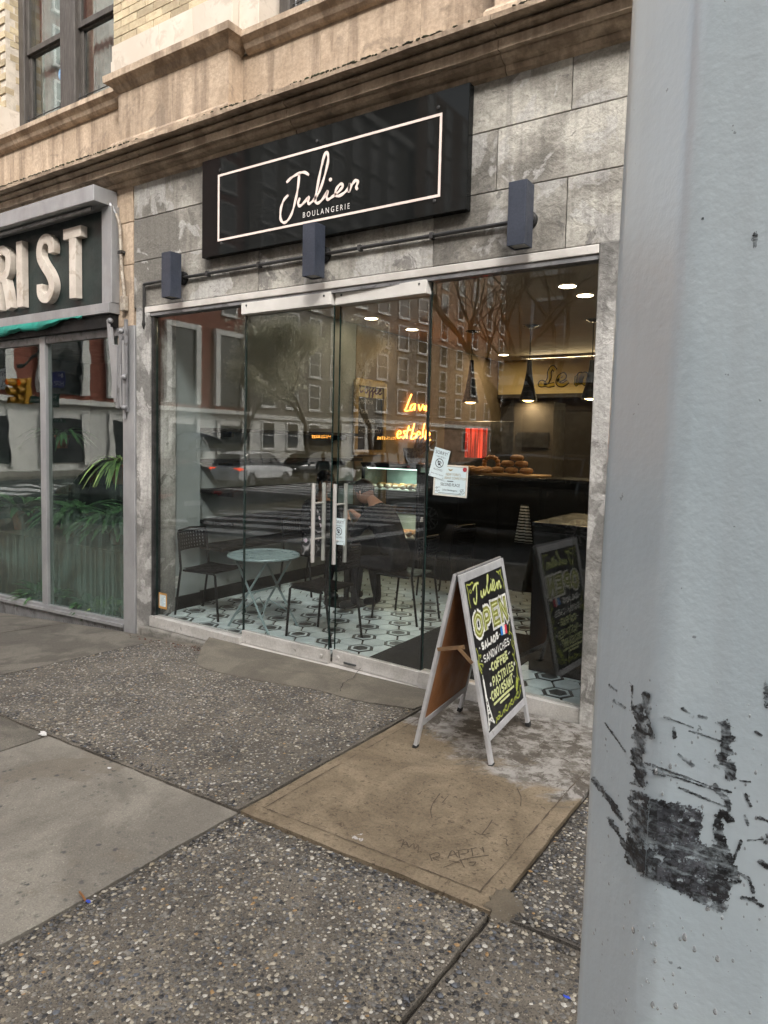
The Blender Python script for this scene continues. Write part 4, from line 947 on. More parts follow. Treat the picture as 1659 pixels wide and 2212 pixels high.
# sticker residue: ragged film on the faces, mapped by measuring on the photo
FN = []
for k in (0, 1): 
    a, b = pw(oct2[k], 1.5), pw(oct2[k+1], 1.5); e_ = (b-a).normalized(); n_ = e_.cross(Vector((0, 0, 1)) + rv*.010).normalized()
    if n_.dot(EYE-a) < 0: n_ = -n_
    FN.append((a, n_, e_))
def on_pole(px, py, off):
    """first hit of a sight line on the two faces turned to us"""
    d = ray(px, py); best = None
    for k, (a, n_, e_) in enumerate(FN):
        den = n_.dot(d)
        if abs(den) < 1e-9: continue
        tt = n_.dot(a + n_*off - EYE)/den; p = EYE + d*tt
        if best is None or tt > best[0]: best = (tt, p, k)        # the farther of the two planes bounds a convex corner
    return best[1], best[2]
def vnoise(sx, sy, seed):
    r_ = np.random.default_rng(seed); g = r_.random((80, 80))
    def f(x, y):
        x, y = x/sx, y/sy; i, j = int(math.floor(x)), int(math.floor(y)); fx, fy = x-i, y-j
        fx = fx*fx*(3-2*fx); fy = fy*fy*(3-2*fy); G_ = lambda a, b: g[a % 80, b % 80]
        return (G_(i, j)*(1-fx)+G_(i+1, j)*fx)*(1-fy) + (G_(i, j+1)*(1-fx)+G_(i+1, j+1)*fx)*fy
    return f
n1, n2, n3 = vnoise(34, 26, 1), vnoise(11, 13, 2), vnoise(5, 6, 3)
def inside(poly, x, y):
    c = False; j = len(poly)-1
    for i in range(len(poly)):
        if (poly[i][1] > y) != (poly[j][1] > y) and x < (poly[j][0]-poly[i][0])*(y-poly[i][1])/(poly[j][1]-poly[i][1])+poly[i][0]: c = not c
        j = i
    return c
def seg_d(x, y, a, b):
    ax, ay = a; bx, by = b; L_ = (bx-ax)**2+(by-ay)**2; t_ = max(0, min(1, ((x-ax)*(bx-ax)+(y-ay)*(by-ay))/L_)); return math.hypot(x-ax-t_*(bx-ax), y-ay-t_*(by-ay))
BIG = [(368, 900), (430, 905), (470, 940), (580, 965), (700, 985), (772, 1005), (765, 1100), (755, 1190), (830, 1228), (842, 1150), (838, 1040), (880, 1030), (890, 1150), (915, 1200), (950, 1300), (985, 1400), (930, 1450), (915, 1590), (850, 1578), (700, 1500), (520, 1412), (440, 1380), (350, 1310), (340, 1190), (365, 1050)]
STR = [([(455, 360), (462, 455)], 22), ([(420, 440), (425, 560), (415, 700), (425, 850)], 42), ([(470, 520), (490, 600)], 16), ([(895, 530), (915, 620), (895, 720), (930, 800)], 36), ([(850, 760), (940, 790)], 14), ([(450, 745), (640, 810), (800, 870), (935, 910)], 7), ([(470, 780), (640, 830), (850, 900)], 6), ([(645, 885), (800, 950), (930, 1000)], 8), ([(560, 485), (720, 545)], 6), ([(700, 565), (890, 625)], 6), ([(665, 440), (720, 490)], 12), ([(755, 485), (795, 492)], 11), ([(610, 550), (620, 600)], 10), ([(840, 870), (905, 950), (925, 1000)], 16), ([(880, 1020), (925, 1060)], 24), ([(160, 835), (240, 940), (320, 1060)], 15), ([(215, 900), (290, 990)], 9), ([(240, 1050), (290, 1120), (350, 1230)], 13), ([(250, 310), (290, 340)], 9), ([(280, 400), (330, 430)], 12), ([(380, 310), (375, 430)], 5), ([(225, 520), (340, 680)], 5), ([(1130, 1190), (1144, 1150)], 14), ([(990, 1190), (945, 1300)], 10), ([(1030, 1180), (1140, 1170)], 6), ([(1000, 1500), (1060, 1510), (1110, 1550)], 14), ([(970, 1360), (1040, 1400), (1060, 1470)], 11), ([(1100, 1300), (1144, 1330)], 13), ([(1010, 1040), (1030, 1090)], 8), ([(1090, 1050), (1140, 1070)], 9), ([(975, 1750), (1000, 1785)], 7), ([(1070, 570), (1105, 590)], 7), ([(640, 700), (720, 760)], 10), ([(500, 800), (560, 820)], 12), ([(985, 845), (1040, 850)], 5), ([(1015, 920), (1045, 990)], 8)]
res = {'residue': MB(), 'film': MB()}
stp = 4
c4 = lambda x, y: ((2150+.6783*x)/1.7637, (2400+.6783*y)/1.7637)
for iy in range(int(1340/stp)):
    for ix in range(int(1000/stp)):
        x, y = 150+ix*stp, 300+iy*stp
        nn = .5*n1(x, y)+.3*n2(x, y)+.2*n3(x, y); best = -9; soft = False
        if inside(BIG, x+34*(n2(x, y)-.5), y+26*(n2(y, x)-.5)): best = .36; soft = 520 < x < 800 and nn < .56
        for pts, w in STR:
            for a, b in zip(pts[:-1], pts[1:]):
                dd = seg_d(x, y, a, b)
                if dd < w*1.7: best = max(best, .42 - (dd/w-.45)*.75)
        if best + (nn-.5)*1.35 > .10:
            fs_ = []
            ok = True; ks = set()
            for qx, qy in ((x, y+stp), (x+stp, y+stp), (x+stp, y), (x, y)):
                p, k = on_pole(*c4(qx+3*(n3(qx, qy)-.5), qy+3*(n3(qy, qx)-.5)), .0005); fs_.append(p); ks.add(k)
            if len(ks) == 1: res['film' if soft else 'residue'].add(fs_, [(0, 1, 2, 3)])
def torn(name, a, b, keep):
    m, t, o = nt(name); v = coords(t); p = principled(t, o, ramp(t, noise(t, v, 60, 5, .7), [(.3, a), (.7, b)]), .5, 0, .4, bump(t, noise(t, v, 260, 4), .3, .002))
    k1 = noise(t, coords(t, (34, 34, 120)), 1.0, 5, .7, 1.0); k2 = noise(t, v, 150, 4, .7)
    k = mathn(t, 'ADD', mathn(t, 'MULTIPLY', k1, .6), mathn(t, 'MULTIPLY', k2, .4)); t.links.new(ramp(t, k, [(keep-.22, 0.0), (keep+.10, .96)]), p.inputs['Alpha']); return m
def smear(px, py, w, h, lean_=0.0):
    for iy in range(int(h/2)):
        for ix in range(int(w/2)):
            x, y = ix*2-w/2, iy*2-h/2; e_ = (2*x/w)**2+(2*y/h)**2 + (n3(x*3+px, y*3+py)-.5)*1.6
            if e_ < .75:
                ps_ = [on_pole(px+x+a+lean_*y, py+y+b, .0005) for a, b in ((0, 2), (2, 2), (2, 0), (0, 0))]
                if len({k for _, k in ps_}) == 1: res['residue'].add([p for p, k in ps_], [(0, 1, 2, 3)])
smear(1630, 516, 14, 38); smear(1517, 472, 9, 9); smear(1655, 1500, 14, 60); smear(1390, 1660, 8, 8); smear(1395, 1870, 5, 9); smear(1468, 2090, 9, 6)
M['residue_old'] = pm('black_adhesive', (.013, .013, .014), (.03, .03, .032), 40, .55, bmp=.2, bscale=300, bdist=.002); M['film'] = pm('grey_vinyl', (.045, .048, .055), (.085, .09, .10), 70, .4, bmp=.2, bscale=200, bdist=.002)
M['residue'] = torn('black_residue', (.012, .012, .013), (.035, .035, .038), .49); M['film'] = torn('grey_film', (.04, .043, .05), (.11, .115, .13), .46)
res['residue'].build('sticker_residue', M['residue'], pole); res['film'].build('torn_sticker', M['film'], pole)
# rain drops clinging to the paint
dm, t, o = nt('water_drop'); p_ = N(t, 'ShaderNodeBsdfPrincipled', Roughness=.04, IOR=1.33); p_.inputs['Transmission Weight'].default_value = .75; p_.inputs['Base Color'].default_value = (.88, .90, .92, 1)
t.links.new(bump(t, noise(t, coords(t), 300, 2), .05, .001), p_.inputs['Normal']); t.links.new(p_.outputs[0], o.inputs[0])
dr = MB()
def drop(px, py, s_):
    p, k = on_pole(px, py, 0.0); a, n_, e_ = FN[k]
    b = MB().blob((0, 0, 0), 1, 1, 1, 8, 6); up = Vector((0, 0, 1))
    dr.add([p + e_*(v[0]*s_*.55*(1-.25*v[2])) + up*(v[2]*s_) + n_*(v[1]*s_*.38) for v in b.v], b.f)
for k in range(150):
    px = random.uniform(1275, 1655); py = random.choice([random.gauss(1640, 90), random.uniform(1500, 2200), random.gauss(2010, 90)])
    drop(px, py, random.choice([.0006, .0008, .0011, .0015]))
for px, py, s_ in ((1368, 2008, .0042), (1479, 2024, .0045), (1416, 2038, .0032), (1410, 2170, .0036), (1500, 2050, .0034), (1550, 2070, .0038), (1460, 2172, .0040), (1417, 1666, .0035), (1448, 1655, .003), (1545, 2185, .0034), (1415, 2075, .0028)): drop(px, py, s_*.7)
o = dr.build('raindrops', dm, pole, smooth=True); o['kind'] = 'stuff'
# ================================================================== inside the bakery
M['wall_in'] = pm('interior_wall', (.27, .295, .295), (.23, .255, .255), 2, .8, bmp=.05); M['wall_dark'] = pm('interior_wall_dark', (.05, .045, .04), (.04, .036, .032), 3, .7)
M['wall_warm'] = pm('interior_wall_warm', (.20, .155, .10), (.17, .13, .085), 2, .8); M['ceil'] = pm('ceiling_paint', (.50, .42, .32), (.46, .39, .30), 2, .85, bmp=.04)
XL, XR, YB, ZC = -5.45, -.95, 8.1, 3.25
fl = struct(MB().box(XL-.2, XR+.2, .085, YB+.2, -.2, -.012).build('shop_floor', M['joint']))
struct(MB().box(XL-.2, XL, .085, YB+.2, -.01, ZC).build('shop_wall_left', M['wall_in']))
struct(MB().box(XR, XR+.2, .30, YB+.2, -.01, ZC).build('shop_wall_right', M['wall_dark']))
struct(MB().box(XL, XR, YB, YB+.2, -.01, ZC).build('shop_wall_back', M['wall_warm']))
struct(MB().box(XL-.2, XR+.2, .085, YB+.2, ZC, ZC+.2).build('shop_ceiling', M['ceil']))
MB().box(XL-.001, -5.40, .10, .61, .0, ZC-.002).build('pier', M['wall_in'], bpy.data.objects['shop_wall_left'])
MB().box(XL+.0005, XL+.018, .615, 8.05, 0, .13).build('skirting', M['black'], bpy.data.objects['shop_wall_left']); MB().box(XL+.001, -5.385, .10, .612, 0, .13).build('skirting', M['black'], bpy.data.objects['shop_wall_left'])
MB().box(XL+.0005, XL+.012, 3.3, 8.05, .14, ZC-.01).build('wall_panel', M['wall_warm'], bpy.data.objects['shop_wall_left'])
# hexagonal floor tiles: plain pale ones, and every third a dark heart in a pale rim
M['tile'] = pm('pale_hex_tile', (.58, .65, .655), (.45, .51, .515), 5, .35, bmp=.04, rnd=.14); M['tile_dark'] = pm('dark_hex_inlay', (.03, .033, .033), (.09, .092, .09), 14, .35, bmp=.04, rnd=.3)
M['tile_rim'] = pm('grey_hex_rim', (.06, .065, .065), (.045, .048, .048), 8, .4, bmp=.04)
FR = .112                                          # centre to corner
def hexmesh(r, z0, z1, mat, name, rin=None):
    b = MB(); P = [(r*math.cos(k*PI/3), r*math.sin(k*PI/3)) for k in range(6)]
    if rin is None: b.prism(P, lambda u, v, w: (u, v, w), 1.0); b.v = [(x, y, z1 if z > .5 else z0) for x, y, z in b.v]
    else:
        Q = [(rin*math.cos(k*PI/3), rin*math.sin(k*PI/3)) for k in range(6)]
        b.v = [(x, y, z1) for x, y in P]+[(x, y, z1) for x, y in Q]+[(x, y, z0) for x, y in P]
        b.f = [(k, (k+1) % 6, 6+(k+1) % 6, 6+k) for k in range(6)] + [(12+k, 12+(k+1) % 6, (k+1) % 6, k) for k in range(6)]
    return b.mesh(name, mat)
h_plain = hexmesh(FR*.905, -.012, 0.0, M['tile'], 'tile'); h_rim = hexmesh(FR*.955, -.012, 0.0, M['tile_rim'], 'tile', FR*.80); h_mid = hexmesh(FR*.79, -.012, .0002, M['tile'], 'ring', FR*.60); h_in = hexmesh(FR*.585, -.012, .0004, M['tile_dark'], 'inlay')
sp = []
for i in range(-40, 40):
    for j in range(-2, 60):
        x = -3.4 + i*1.5*FR; y = .12 + (j + (.5 if i % 2 else 0))*math.sqrt(3)*FR
        if XL+.02 < x < -1.2 and .10 < y < 3.4: sp.append((math.hypot(x-EYE.x, y-EYE.y), x, y, i, j))
sp.sort(); rest = MB(); cnt = 0
for d_, x, y, i, j in sp:
    jj = j if i % 2 == 0 else j + (0 if i > -999 else 0)
    q = i; r_ = jj - (i - (i & 1))//2
    dark = (q - r_) % 3 == 0
    if cnt < 300:
        o = link('tile', h_rim if dark else h_plain, fl); o.location = (x, y, 0); cnt += 1
        if dark:
            for me in (h_mid, h_in): c = bpy.data.objects.new(me.name, me); COL.objects.link(c); c.parent = o
    else: rest.add([(x+a, y+b, c) for a, b, c in [v.co for v in h_plain.vertices]], [tuple(p.vertices) for p in h_plain.polygons])
if rest.v: o = rest.build('far_tiles', M['tile'], fl); o['kind'] = 'stuff'
# door mat
mt = [FZ(775, 1424, .008), FZ(915, 1352, .008), FZ(1060, 1356, .008), FZ(1145, 1372, .008), FZ(1100, 1400, .008), FZ(1040, 1440, .008), FZ(905, 1466, .008)]
b = MB(); b.prism([(-3.02, .13), (-1.98, .13), (-1.98, 1.62), (-3.02, 1.62)], lambda u, v, w: (u, v, .001+.009*w), 1.0)
M['mat'] = pm('door_mat', (.016, .016, .017), (.010, .010, .010), 30, .95, bmp=.5, bscale=200); tag(b.build('door_mat', M['mat']), 'black rubber door mat on the hexagon tiles', 'mat')
# black shelves on the left wall
for k, yy in enumerate((928, 997, 1063, 1130, 1186)):
    p = FX(462, yy, -5.20); ln = 2.55 if k < 4 else 3.1; dep = .25 if k < 4 else .36
    t_ = thing('wall_shelf', ['topmost', 'second highest', 'middle', 'second lowest', 'lowest'][k] + ' black wall shelf on the pale left wall', 'shelf', (XL, p.y, p.z), 'black wall shelves')
    MB().box(XL+.001, XL+dep, p.y, p.y+ln, p.z-.018, p.z+.018).build('board', M['black'], t_, bevel=.002)
    for q in (.3, ln-.3): MB().box(XL+.001, XL+dep*.8, p.y+q-.012, p.y+q+.012, p.z-.07, p.z-.0185).build('bracket', M['darksteel'], t_)
# wall sockets
def socket(px, py, lab):
    p = FX(px, py, -5.395 if py < 1220+60 and px < 410 else XL+.002); x = p.x
    t_ = thing('wall_socket', lab, 'socket', tuple(p)); MB().box(x, x+.008, p.y-.04, p.y+.04, p.z-.06, p.z+.06).build('plate', M['whiteplastic'], t_, bevel=.002)
    for dz in (-.025, .025): MB().box(x+.0081, x+.011, p.y-.018, p.y+.018, p.z+dz-.016, p.z+dz+.016).build('outlet', M['greyplastic'], t_)
M['whiteplastic'] = pm('ivory_plastic', (.52, .52, .49), None, 6, .4, bmp=0); M['greyplastic'] = pm('grey_plastic', (.36, .36, .34), None, 6, .4, bmp=0)
socket(379, 1258, 'pale wall socket low on the pier behind the left glass'); socket(487, 1278, 'double wall socket above the black skirting')
# ---------------------------------------------------------------- chairs and tables
M['chair'] = pm('black_chair', (.010, .010, .011), (.007, .007, .008), 8, .5, bmp=.05, spec=.2)
def make_chair():
    t_ = thing('chair', 'x', 'chair', (0, 0, 0), 'black perforated cafe chairs')
    W, D, H = .40, .40, .455
    s_ = MB(); n = 10                                # dished seat, faces +x
    g = [(-D/2+D*i/n, -W/2+W*j/n, H + .012*((2*j/n-1)**2) - .010*math.sin(PI*i/n)) for i in range(n+1) for j in range(n+1)]
    s_.add(g, [(i*(n+1)+j, (i+1)*(n+1)+j, (i+1)*(n+1)+j+1, i*(n+1)+j+1) for i in range(n) for j in range(n)]); k0 = len(s_.v)
    s_.add([(a, b, c-.012) for a, b, c in g], [(i*(n+1)+j, i*(n+1)+j+1, (i+1)*(n+1)+j+1, (i+1)*(n+1)+j) for i in range(n) for j in range(n)])
    s_.build('seat', M['chair'], t_, smooth=True)
    b = MB(); nh, nv = 10, 5; z0, z1 = .62, .80; lean = lambda z: -D/2-.015-.12*(z-.45)
    bend = lambda y: .035*(1-(2*y/W)**2)*-1
    ys_ = [-W/2+.012+(W-.024)*k/(2*nh+1) for k in range(2*nh+2)]; zs_ = [z0+(z1-z0)*k/(2*nv+1) for k in range(2*nv+2)]
    for i in range(2*nh+1):                          # perforated back: bars left between square holes
        for j in range(2*nv+1):
            if i % 2 == 1 and j % 2 == 1: continue
            y0, y1, q0, q1 = ys_[i], ys_[i+1], zs_[j], zs_[j+1]
            P = [(lean(q)+bend(y)-tt, y, q) for tt in (0, .010) for q in (q0, q1) for y in (y0, y1)]
            b.add(P, [(0, 1, 3, 2), (4, 6, 7, 5), (0, 4, 5, 1), (2, 3, 7, 6), (0, 2, 6, 4), (1, 5, 7, 3)])
    b.build('backrest', M['chair'], t_)
    for y in (-W/2, W/2):
        MB().tube([(D/2+.03, y, 0), (D/2-.01, y, H-.03), (D/2-.03, y, H-.015), (D/2-.10, y, H-.012)], .011, 8).build('leg', M['chair'], t_, smooth=True)
        MB().tube([(-D/2-.09, y, 0), (-D/2-.02, y, H), (lean(.70), y, .70), (lean(.79), y, .79), (lean(.81), y*.92, .815)], .011, 8).build('leg', M['chair'], t_, smooth=True)
    MB().tube([(lean(.81), -W/2*.92, .815), (lean(.82)-.03, 0, .825), (lean(.81), W/2*.92, .815)], .011, 8).build('top_rail', M['chair'], t_, smooth=True)
    st_ = MB(); st_.tube([(-D/2+.01, -W/2, H-.014), (D/2-.05, -W/2, H-.014)], .010, 6); st_.tube([(-D/2+.01, W/2, H-.014), (D/2-.05, W/2, H-.014)], .010, 6); st_.tube([(D/2-.06, -W/2, H-.016), (D/2-.06, W/2, H-.016)], .010, 6); st_.build('seat_frame', M['chair'], t_, smooth=True)
    return t_
ch0 = make_chair(); KID[ch0.name] = children(ch0)
CH = [((-5.00, .42, 0), rad(8), 'black perforated chair left of the round table, against the pale wall'), ((-3.70, .48, 0), rad(176), 'black perforated chair right of the round table, nearest the doors'), ((-4.93, 1.80, 0), rad(-6), 'black perforated chair under the person in the dark cap'), ((-3.48, 1.47, 0), rad(178), 'black perforated chair under the person in the dark jacket'), ((-3.62, 2.55, 0), rad(170), 'empty black perforated chair in front of the pastry case')]
for k, (l_, a_, lab) in enumerate(CH): place(ch0 if k == 0 else copy_tree(ch0), l_, a_, lab)
M['bluegrey'] = pm('blue_grey_table_paint', (.22, .29, .30), (.18, .24, .25), 4, .32, bmp=.04)
tb = thing('round_table', 'round blue grey folding table with crossed legs behind the glass', 'table', (-4.36, .46, 0))
tc = FZ(570, 1199, .655); TZ = .655; tb.location = (tc.x, tc.y, 0); R_ = .315
for k in range(8):                                  # slats cut to the round
    y0, y1 = -R_+.012+k*(2*R_-.024)/8+.0035, -R_+.012+(k+1)*(2*R_-.024)/8-.0035; P = []
    for q in range(7): y = y0+(y1-y0)*q/6; P.append((math.sqrt(max(0, (R_-.012)**2-y*y)), y))
    P += [(-x, y) for x, y in reversed(P)]
    b = MB().prism(P, lambda u, v, w: (tc.x+u, tc.y+v, TZ-.006+.014*w), 1.0); b.build('slat', M['bluegrey'], tb)
rim = [(tc.x+R_*math.cos(a*PI/24), tc.y+R_*math.sin(a*PI/24), TZ) for a in range(49)]; MB().tube(rim, .012, 8, cap=False).build('rim', M['bluegrey'], tb, smooth=True)
for sy in (-1, 1):
    for sx in (-1, 1):
        MB().tube([(tc.x+sx*.25, tc.y+sy*.19, 0), (tc.x+sx*.02, tc.y+sy*.18, .33), (tc.x-sx*.20, tc.y+sy*.17, TZ-.008)], .0105, 8).build('leg', M['bluegrey'], tb, smooth=True)
MB().tube([(tc.x-.0, tc.y-.18, .335), (tc.x+.0, tc.y+.18, .335)], .009, 8).build('pivot_bar', M['bluegrey'], tb)
for s_ in (-1, 1): MB().tube([(tc.x+s_*.16, tc.y-.185, .12), (tc.x+s_*.05, tc.y, .26), (tc.x+s_*.16, tc.y+.185, .12)], .006, 6).build('stretcher', M['bluegrey'], tb, smooth=True)
tt = thing('cafe_table', 'dark square cafe table between the two seated people', 'table', (-4.25, 1.6, 0))
MB().box(-4.58, -3.95, 1.27, 1.93, .70, .73).build('tabletop', M['black'], tt, bevel=.004); MB().tube([(-4.27, 1.6, .02), (-4.27, 1.6, .70)], .03, 10).build('column', M['black'], tt); MB().lathe([(.24, 0), (.24, .012), (.03, .03)], (-4.27, 1.6, 0), 18).build('base', M['black'], tt)
# ---------------------------------------------------------------- people
M['skin'] = pm('skin', (.44, .25, .17), (.39, .21, .14), 14, .5, bmp=.03); M['jacket'] = pm('black_jacket', (.007, .007, .008), (.011, .011, .012), 9, .7, spec=.1, bmp=.5, bscale=14, bdist=.02); M['trousers'] = pm('dark_trousers', (.009, .009, .011), (.014, .014, .016), 8, .85, spec=.1, bmp=.4, bscale=16, bdist=.02)
M['shoe'] = pm('black_shoe', (.012, .012, .012), None, 8, .4); M['hair'] = pm('dark_hair', (.012, .010, .009), None, 20, .6, stretch=(6, 6, 1)); M['navy'] = pm('navy_coat', (.02, .025, .04), (.014, .018, .03), 8, .8, bmp=.3)
def person(name, label, J, E_, mats, head, loc, rz_, extra=None):
    """J joint -> (pos, radius); E_ joint pairs; mats joint -> material index"""
    root = thing(name, label, 'person', (0, 0, 0)); names = list(J); me = bpy.data.meshes.new('body')
    me.from_pydata([J[n][0] for n in names], [(names.index(a), names.index(b)) for a, b in E_], []); me.update()
    ob = bpy.data.objects.new('body', me); COL.objects.link(ob)
    sk = ob.modifiers.new('skin', 'SKIN'); sk.use_smooth_shade = True
    lay = me.skin_vertices[0].data
    for i, n in enumerate(names):
        r = J[n][1]; lay[i].radius = r if isinstance(r, tuple) else (r, r); lay[i].use_root = (n == 'pelvis')
    sb = ob.modifiers.new('sub', 'SUBSURF'); sb.levels = 2; sb.render_levels = 2
    dg = bpy.context.evaluated_depsgraph_get(); dg.update(); m2 = bpy.data.meshes.new_from_object(ob.evaluated_get(dg)); bpy.data.objects.remove(ob)
    m2.materials.clear()
    for k in mats['list']: m2.materials.append(M[k])
    pos = [(Vector(J[n][0]), mats.get(n, 0)) for n in names]
    segs = [(Vector(J[a][0]), Vector(J[b][0]), mats.get(b, 0)) for a, b in E_]
    for p in m2.polygons:
        c = p.center; bd_, bm_ = 9, 0
        for a, b, mi in segs:
            d = b-a; t_ = max(0, min(1, (c-a).dot(d)/d.length_squared)); dd = (c-a-d*t_).length
            if dd < bd_: bd_, bm_ = dd, mi
        p.material_index = bm_; p.use_smooth = True
    body = bpy.data.objects.new('body', m2); COL.objects.link(body); body.parent = root
    hc, hd = Vector(head[0]), Vector(head[1]).normalized()       # head: lathe-like skull with nose, eyes, ears
    side = Vector((0, 0, 1)).cross(hd).normalized(); up = hd.cross(side).normalized()
    def hp(f, s_, u): return hc + hd*f + side*s_ + up*u
    hm = MB(); n, m_ = 14, 10; rows_ = []
    for i in range(m_+1):
        a = -PI/2+PI*i/m_; z = .118*math.sin(a); cr = math.cos(a); wq = .074*cr*(1 if z > -.02 else 1+.9*(z+.02)); dq = .094*cr
        rows_.append([hp(dq*math.cos(2*PI*k/n)+(.012 if math.cos(2*PI*k/n) > .6 and z < 0 else 0), wq*math.sin(2*PI*k/n), z) for k in range(n)])
    hm.loft([list(q) for q in rows_]); 
    hm.add([hp(.085, -.014, -.02), hp(.085, .014, -.02), hp(.09, 0, .02), hp(.118, 0, -.014)], [(0, 1, 3), (1, 2, 3), (2, 0, 3)])
    for s_ in (-1, 1): hm.blob(hp(0, s_*.076, -.005), .014, .014, .028, 6, 5)
    face = hm.build('face', M['skin'], root, smooth=True)
    ey = MB()
    for s_ in (-1, 1): ey.blob(hp(.082, s_*.030, .012), .010, .010, .007, 6, 5)
    ey.blob(hp(.092, 0, -.055), .008, .022, .006, 6, 5); ey.build('features', M['features'], root)
    hh = MB(); rows_ = []
    for i in range(7):
        a = -.25+ (PI/2+.25)*i/6; z = .126*math.sin(a)+.008
        rows_.append([hp(.102*math.cos(a)*math.cos(2*PI*k/n)-.012, .086*math.cos(a)*math.sin(2*PI*k/n), z + (.055 if math.cos(2*PI*k/n) > .35 and i < 3 else 0)) for k in range(n)])
    hh.loft(rows_); hh.build('hair', M[mats.get('hair', 'hair')], root, smooth=True)
    if extra: extra(root, hp)
    root.location = loc; root.rotation_euler = (0, 0, rz_); return root
M['features'] = pm('facial_features', (.10, .035, .03), None, 20, .5)
def seated(lean=.15, arm='lap'):
    J = {'pelvis': ((0, 0, .52), (.15, .14)), 'waist': ((lean*.3, 0, .70), (.135, .115)), 'chest': ((lean*.8, 0, .92), (.165, .125)), 'neckb': ((lean*1.05, 0, 1.06), (.085, .08)), 'neck': ((lean*1.25, 0, 1.12), .052), 'chin': ((lean*1.4, 0, 1.16), .05)}
    E_ = [('pelvis', 'waist'), ('waist', 'chest'), ('chest', 'neckb'), ('neckb', 'neck'), ('neck', 'chin')]
    for s_, n in ((1, 'l'), (-1, 'r')):
        y = s_*.10
        J.update({'hip'+n: ((.06, y, .52), .10), 'knee'+n: ((.44, y*1.25, .52), .072), 'ank'+n: ((.42+.05*s_, y*1.3, .09), .045), 'toe'+n: ((.60+.05*s_, y*1.4, .045), .042), 'sh'+n: ((lean*.95, s_*.185, 1.0), .075)})
        el, wr, ha = ((.36+lean*.2, s_*.24, .78), (.50+lean*.3, s_*.12, .90), (.54+lean*.3, s_*.08, .96)) if arm == 'table' else ((.14, s_*.26, .74), (.36, s_*.17, .68), (.45, s_*.13, .67))
        J.update({'el'+n: (el, .052), 'wr'+n: (wr, .036), 'ha'+n: (ha, .038)})
        hv = Vector(ha); dv = (Vector(ha)-Vector(wr)).normalized()
        E_ += [('pelvis', 'hip'+n), ('hip'+n, 'knee'+n), ('knee'+n, 'ank'+n), ('ank'+n, 'toe'+n), ('chest', 'sh'+n), ('sh'+n, 'el'+n), ('el'+n, 'wr'+n), ('wr'+n, 'ha'+n)]
        for q in range(5):
            sp_ = Vector((0, 1, 0))*(q-1.8)*.016; ln = (.05, .075, .08, .075, .06)[q]
            if q == 0: sp_ = Vector((0, -s_*.03, .0)); 
            f1 = hv + dv*.035 + sp_; f2 = hv + dv*(.035+ln*.6) + sp_*1.1 + Vector((0, 0, -.012)); 
            J['f%d%s' % (q, n)] = (tuple(f1), .010); J['g%d%s' % (q, n)] = (tuple(f2), .0085)
            E_ += [('ha'+n, 'f%d%s' % (q, n)), ('f%d%s' % (q, n), 'g%d%s' % (q, n))]
    return J, E_
def clothes(J, top='jacket'):
    m = {'list': [top, 'trousers', 'shoe', 'skin']}
    for n in J:
        if n[:3] in ('hip', 'kne') or n[:3] == 'ank': m[n] = 1
        if n[:3] == 'toe': m[n] = 2
        if n[:2] in ('ha',) or n[0] in 'fg' or n in ('neck', 'chin'): m[n] = 3
    return m
J, E_ = seated(.12, 'lap')
def cap(root, hp):
    c = MB(); n = 14; rows_ = []
    for i in range(7): a = PI/2*i/6; rows_.append([hp(.112*math.cos(a)*math.cos(2*PI*k/n)-.008, .096*math.cos(a)*math.sin(2*PI*k/n), .035+.105*math.sin(a)) for k in range(n)])
    c.loft(rows_); c.build('cap', M['black'], root, smooth=True)
person('person', 'seated person in a dark cap and black top facing right', J, E_, clothes(J), ((.19, 0, 1.245), (1, .05, -.15)), (-4.90, 1.80, 0), rad(-8), cap)
J, E_ = seated(.30, 'table')
def logo(root, hp):
    b = MB()
    for k, (u, w_) in enumerate(((0, .05), (.016, .042), (.032, .03))): b.box(-.10-.02*k*0, -.092, -.20+u*.2, -.20+u*.2+w_, .93+u, .93+u+.010)
    b.build('sleeve_badge', M['whitepaint'], root)
person('person', 'seated person in a dark jacket leaning forward over the table', J, E_, clothes(J), ((.47, 0, 1.20), (1, 0, -.55)), (-3.50, 1.47, 0), rad(180), logo)
# floral bag by the first person
bgm, t, o = nt('floral_cloth'); vo = N(t, 'ShaderNodeTexVoronoi', Scale=11.0); t.links.new(coords(t), vo.inputs['Vector'])
principled(t, o, ramp(t, vo.outputs['Distance'], [(0, (.62, .36, .52)), (.24, (.70, .60, .66)), (.30, (.02, .018, .022)), (.6, (.02, .018, .022)), (.85, (.55, .5, .52))]), .8)
bgt = thing('floral_bag', 'black bag with pink and white flower print beside the person in the cap', 'bag', (-4.62, 1.62, .46))
bx = MB(); secs = []
for k in range(9):
    f = k/8; w, d = .15-.03*f+.01*math.sin(f*9), .075-.035*f; secs.append([(-4.70+w*math.copysign(abs(math.cos(a))**.6, math.cos(a)), 1.58+d*math.copysign(abs(math.sin(a))**.6, math.sin(a)), .47+.30*f) for a in [2*PI*q/14 for q in range(14)]])
bx.loft(secs).build('body', bgm, bgt, smooth=True); MB().tube(smooth_curve([(-4.80, 1.58, .76), (-4.74, 1.57, .96), (-4.66, 1.57, .96), (-4.60, 1.58, .76)], 6), .010, 6).build('strap', bgm, bgt, smooth=True)
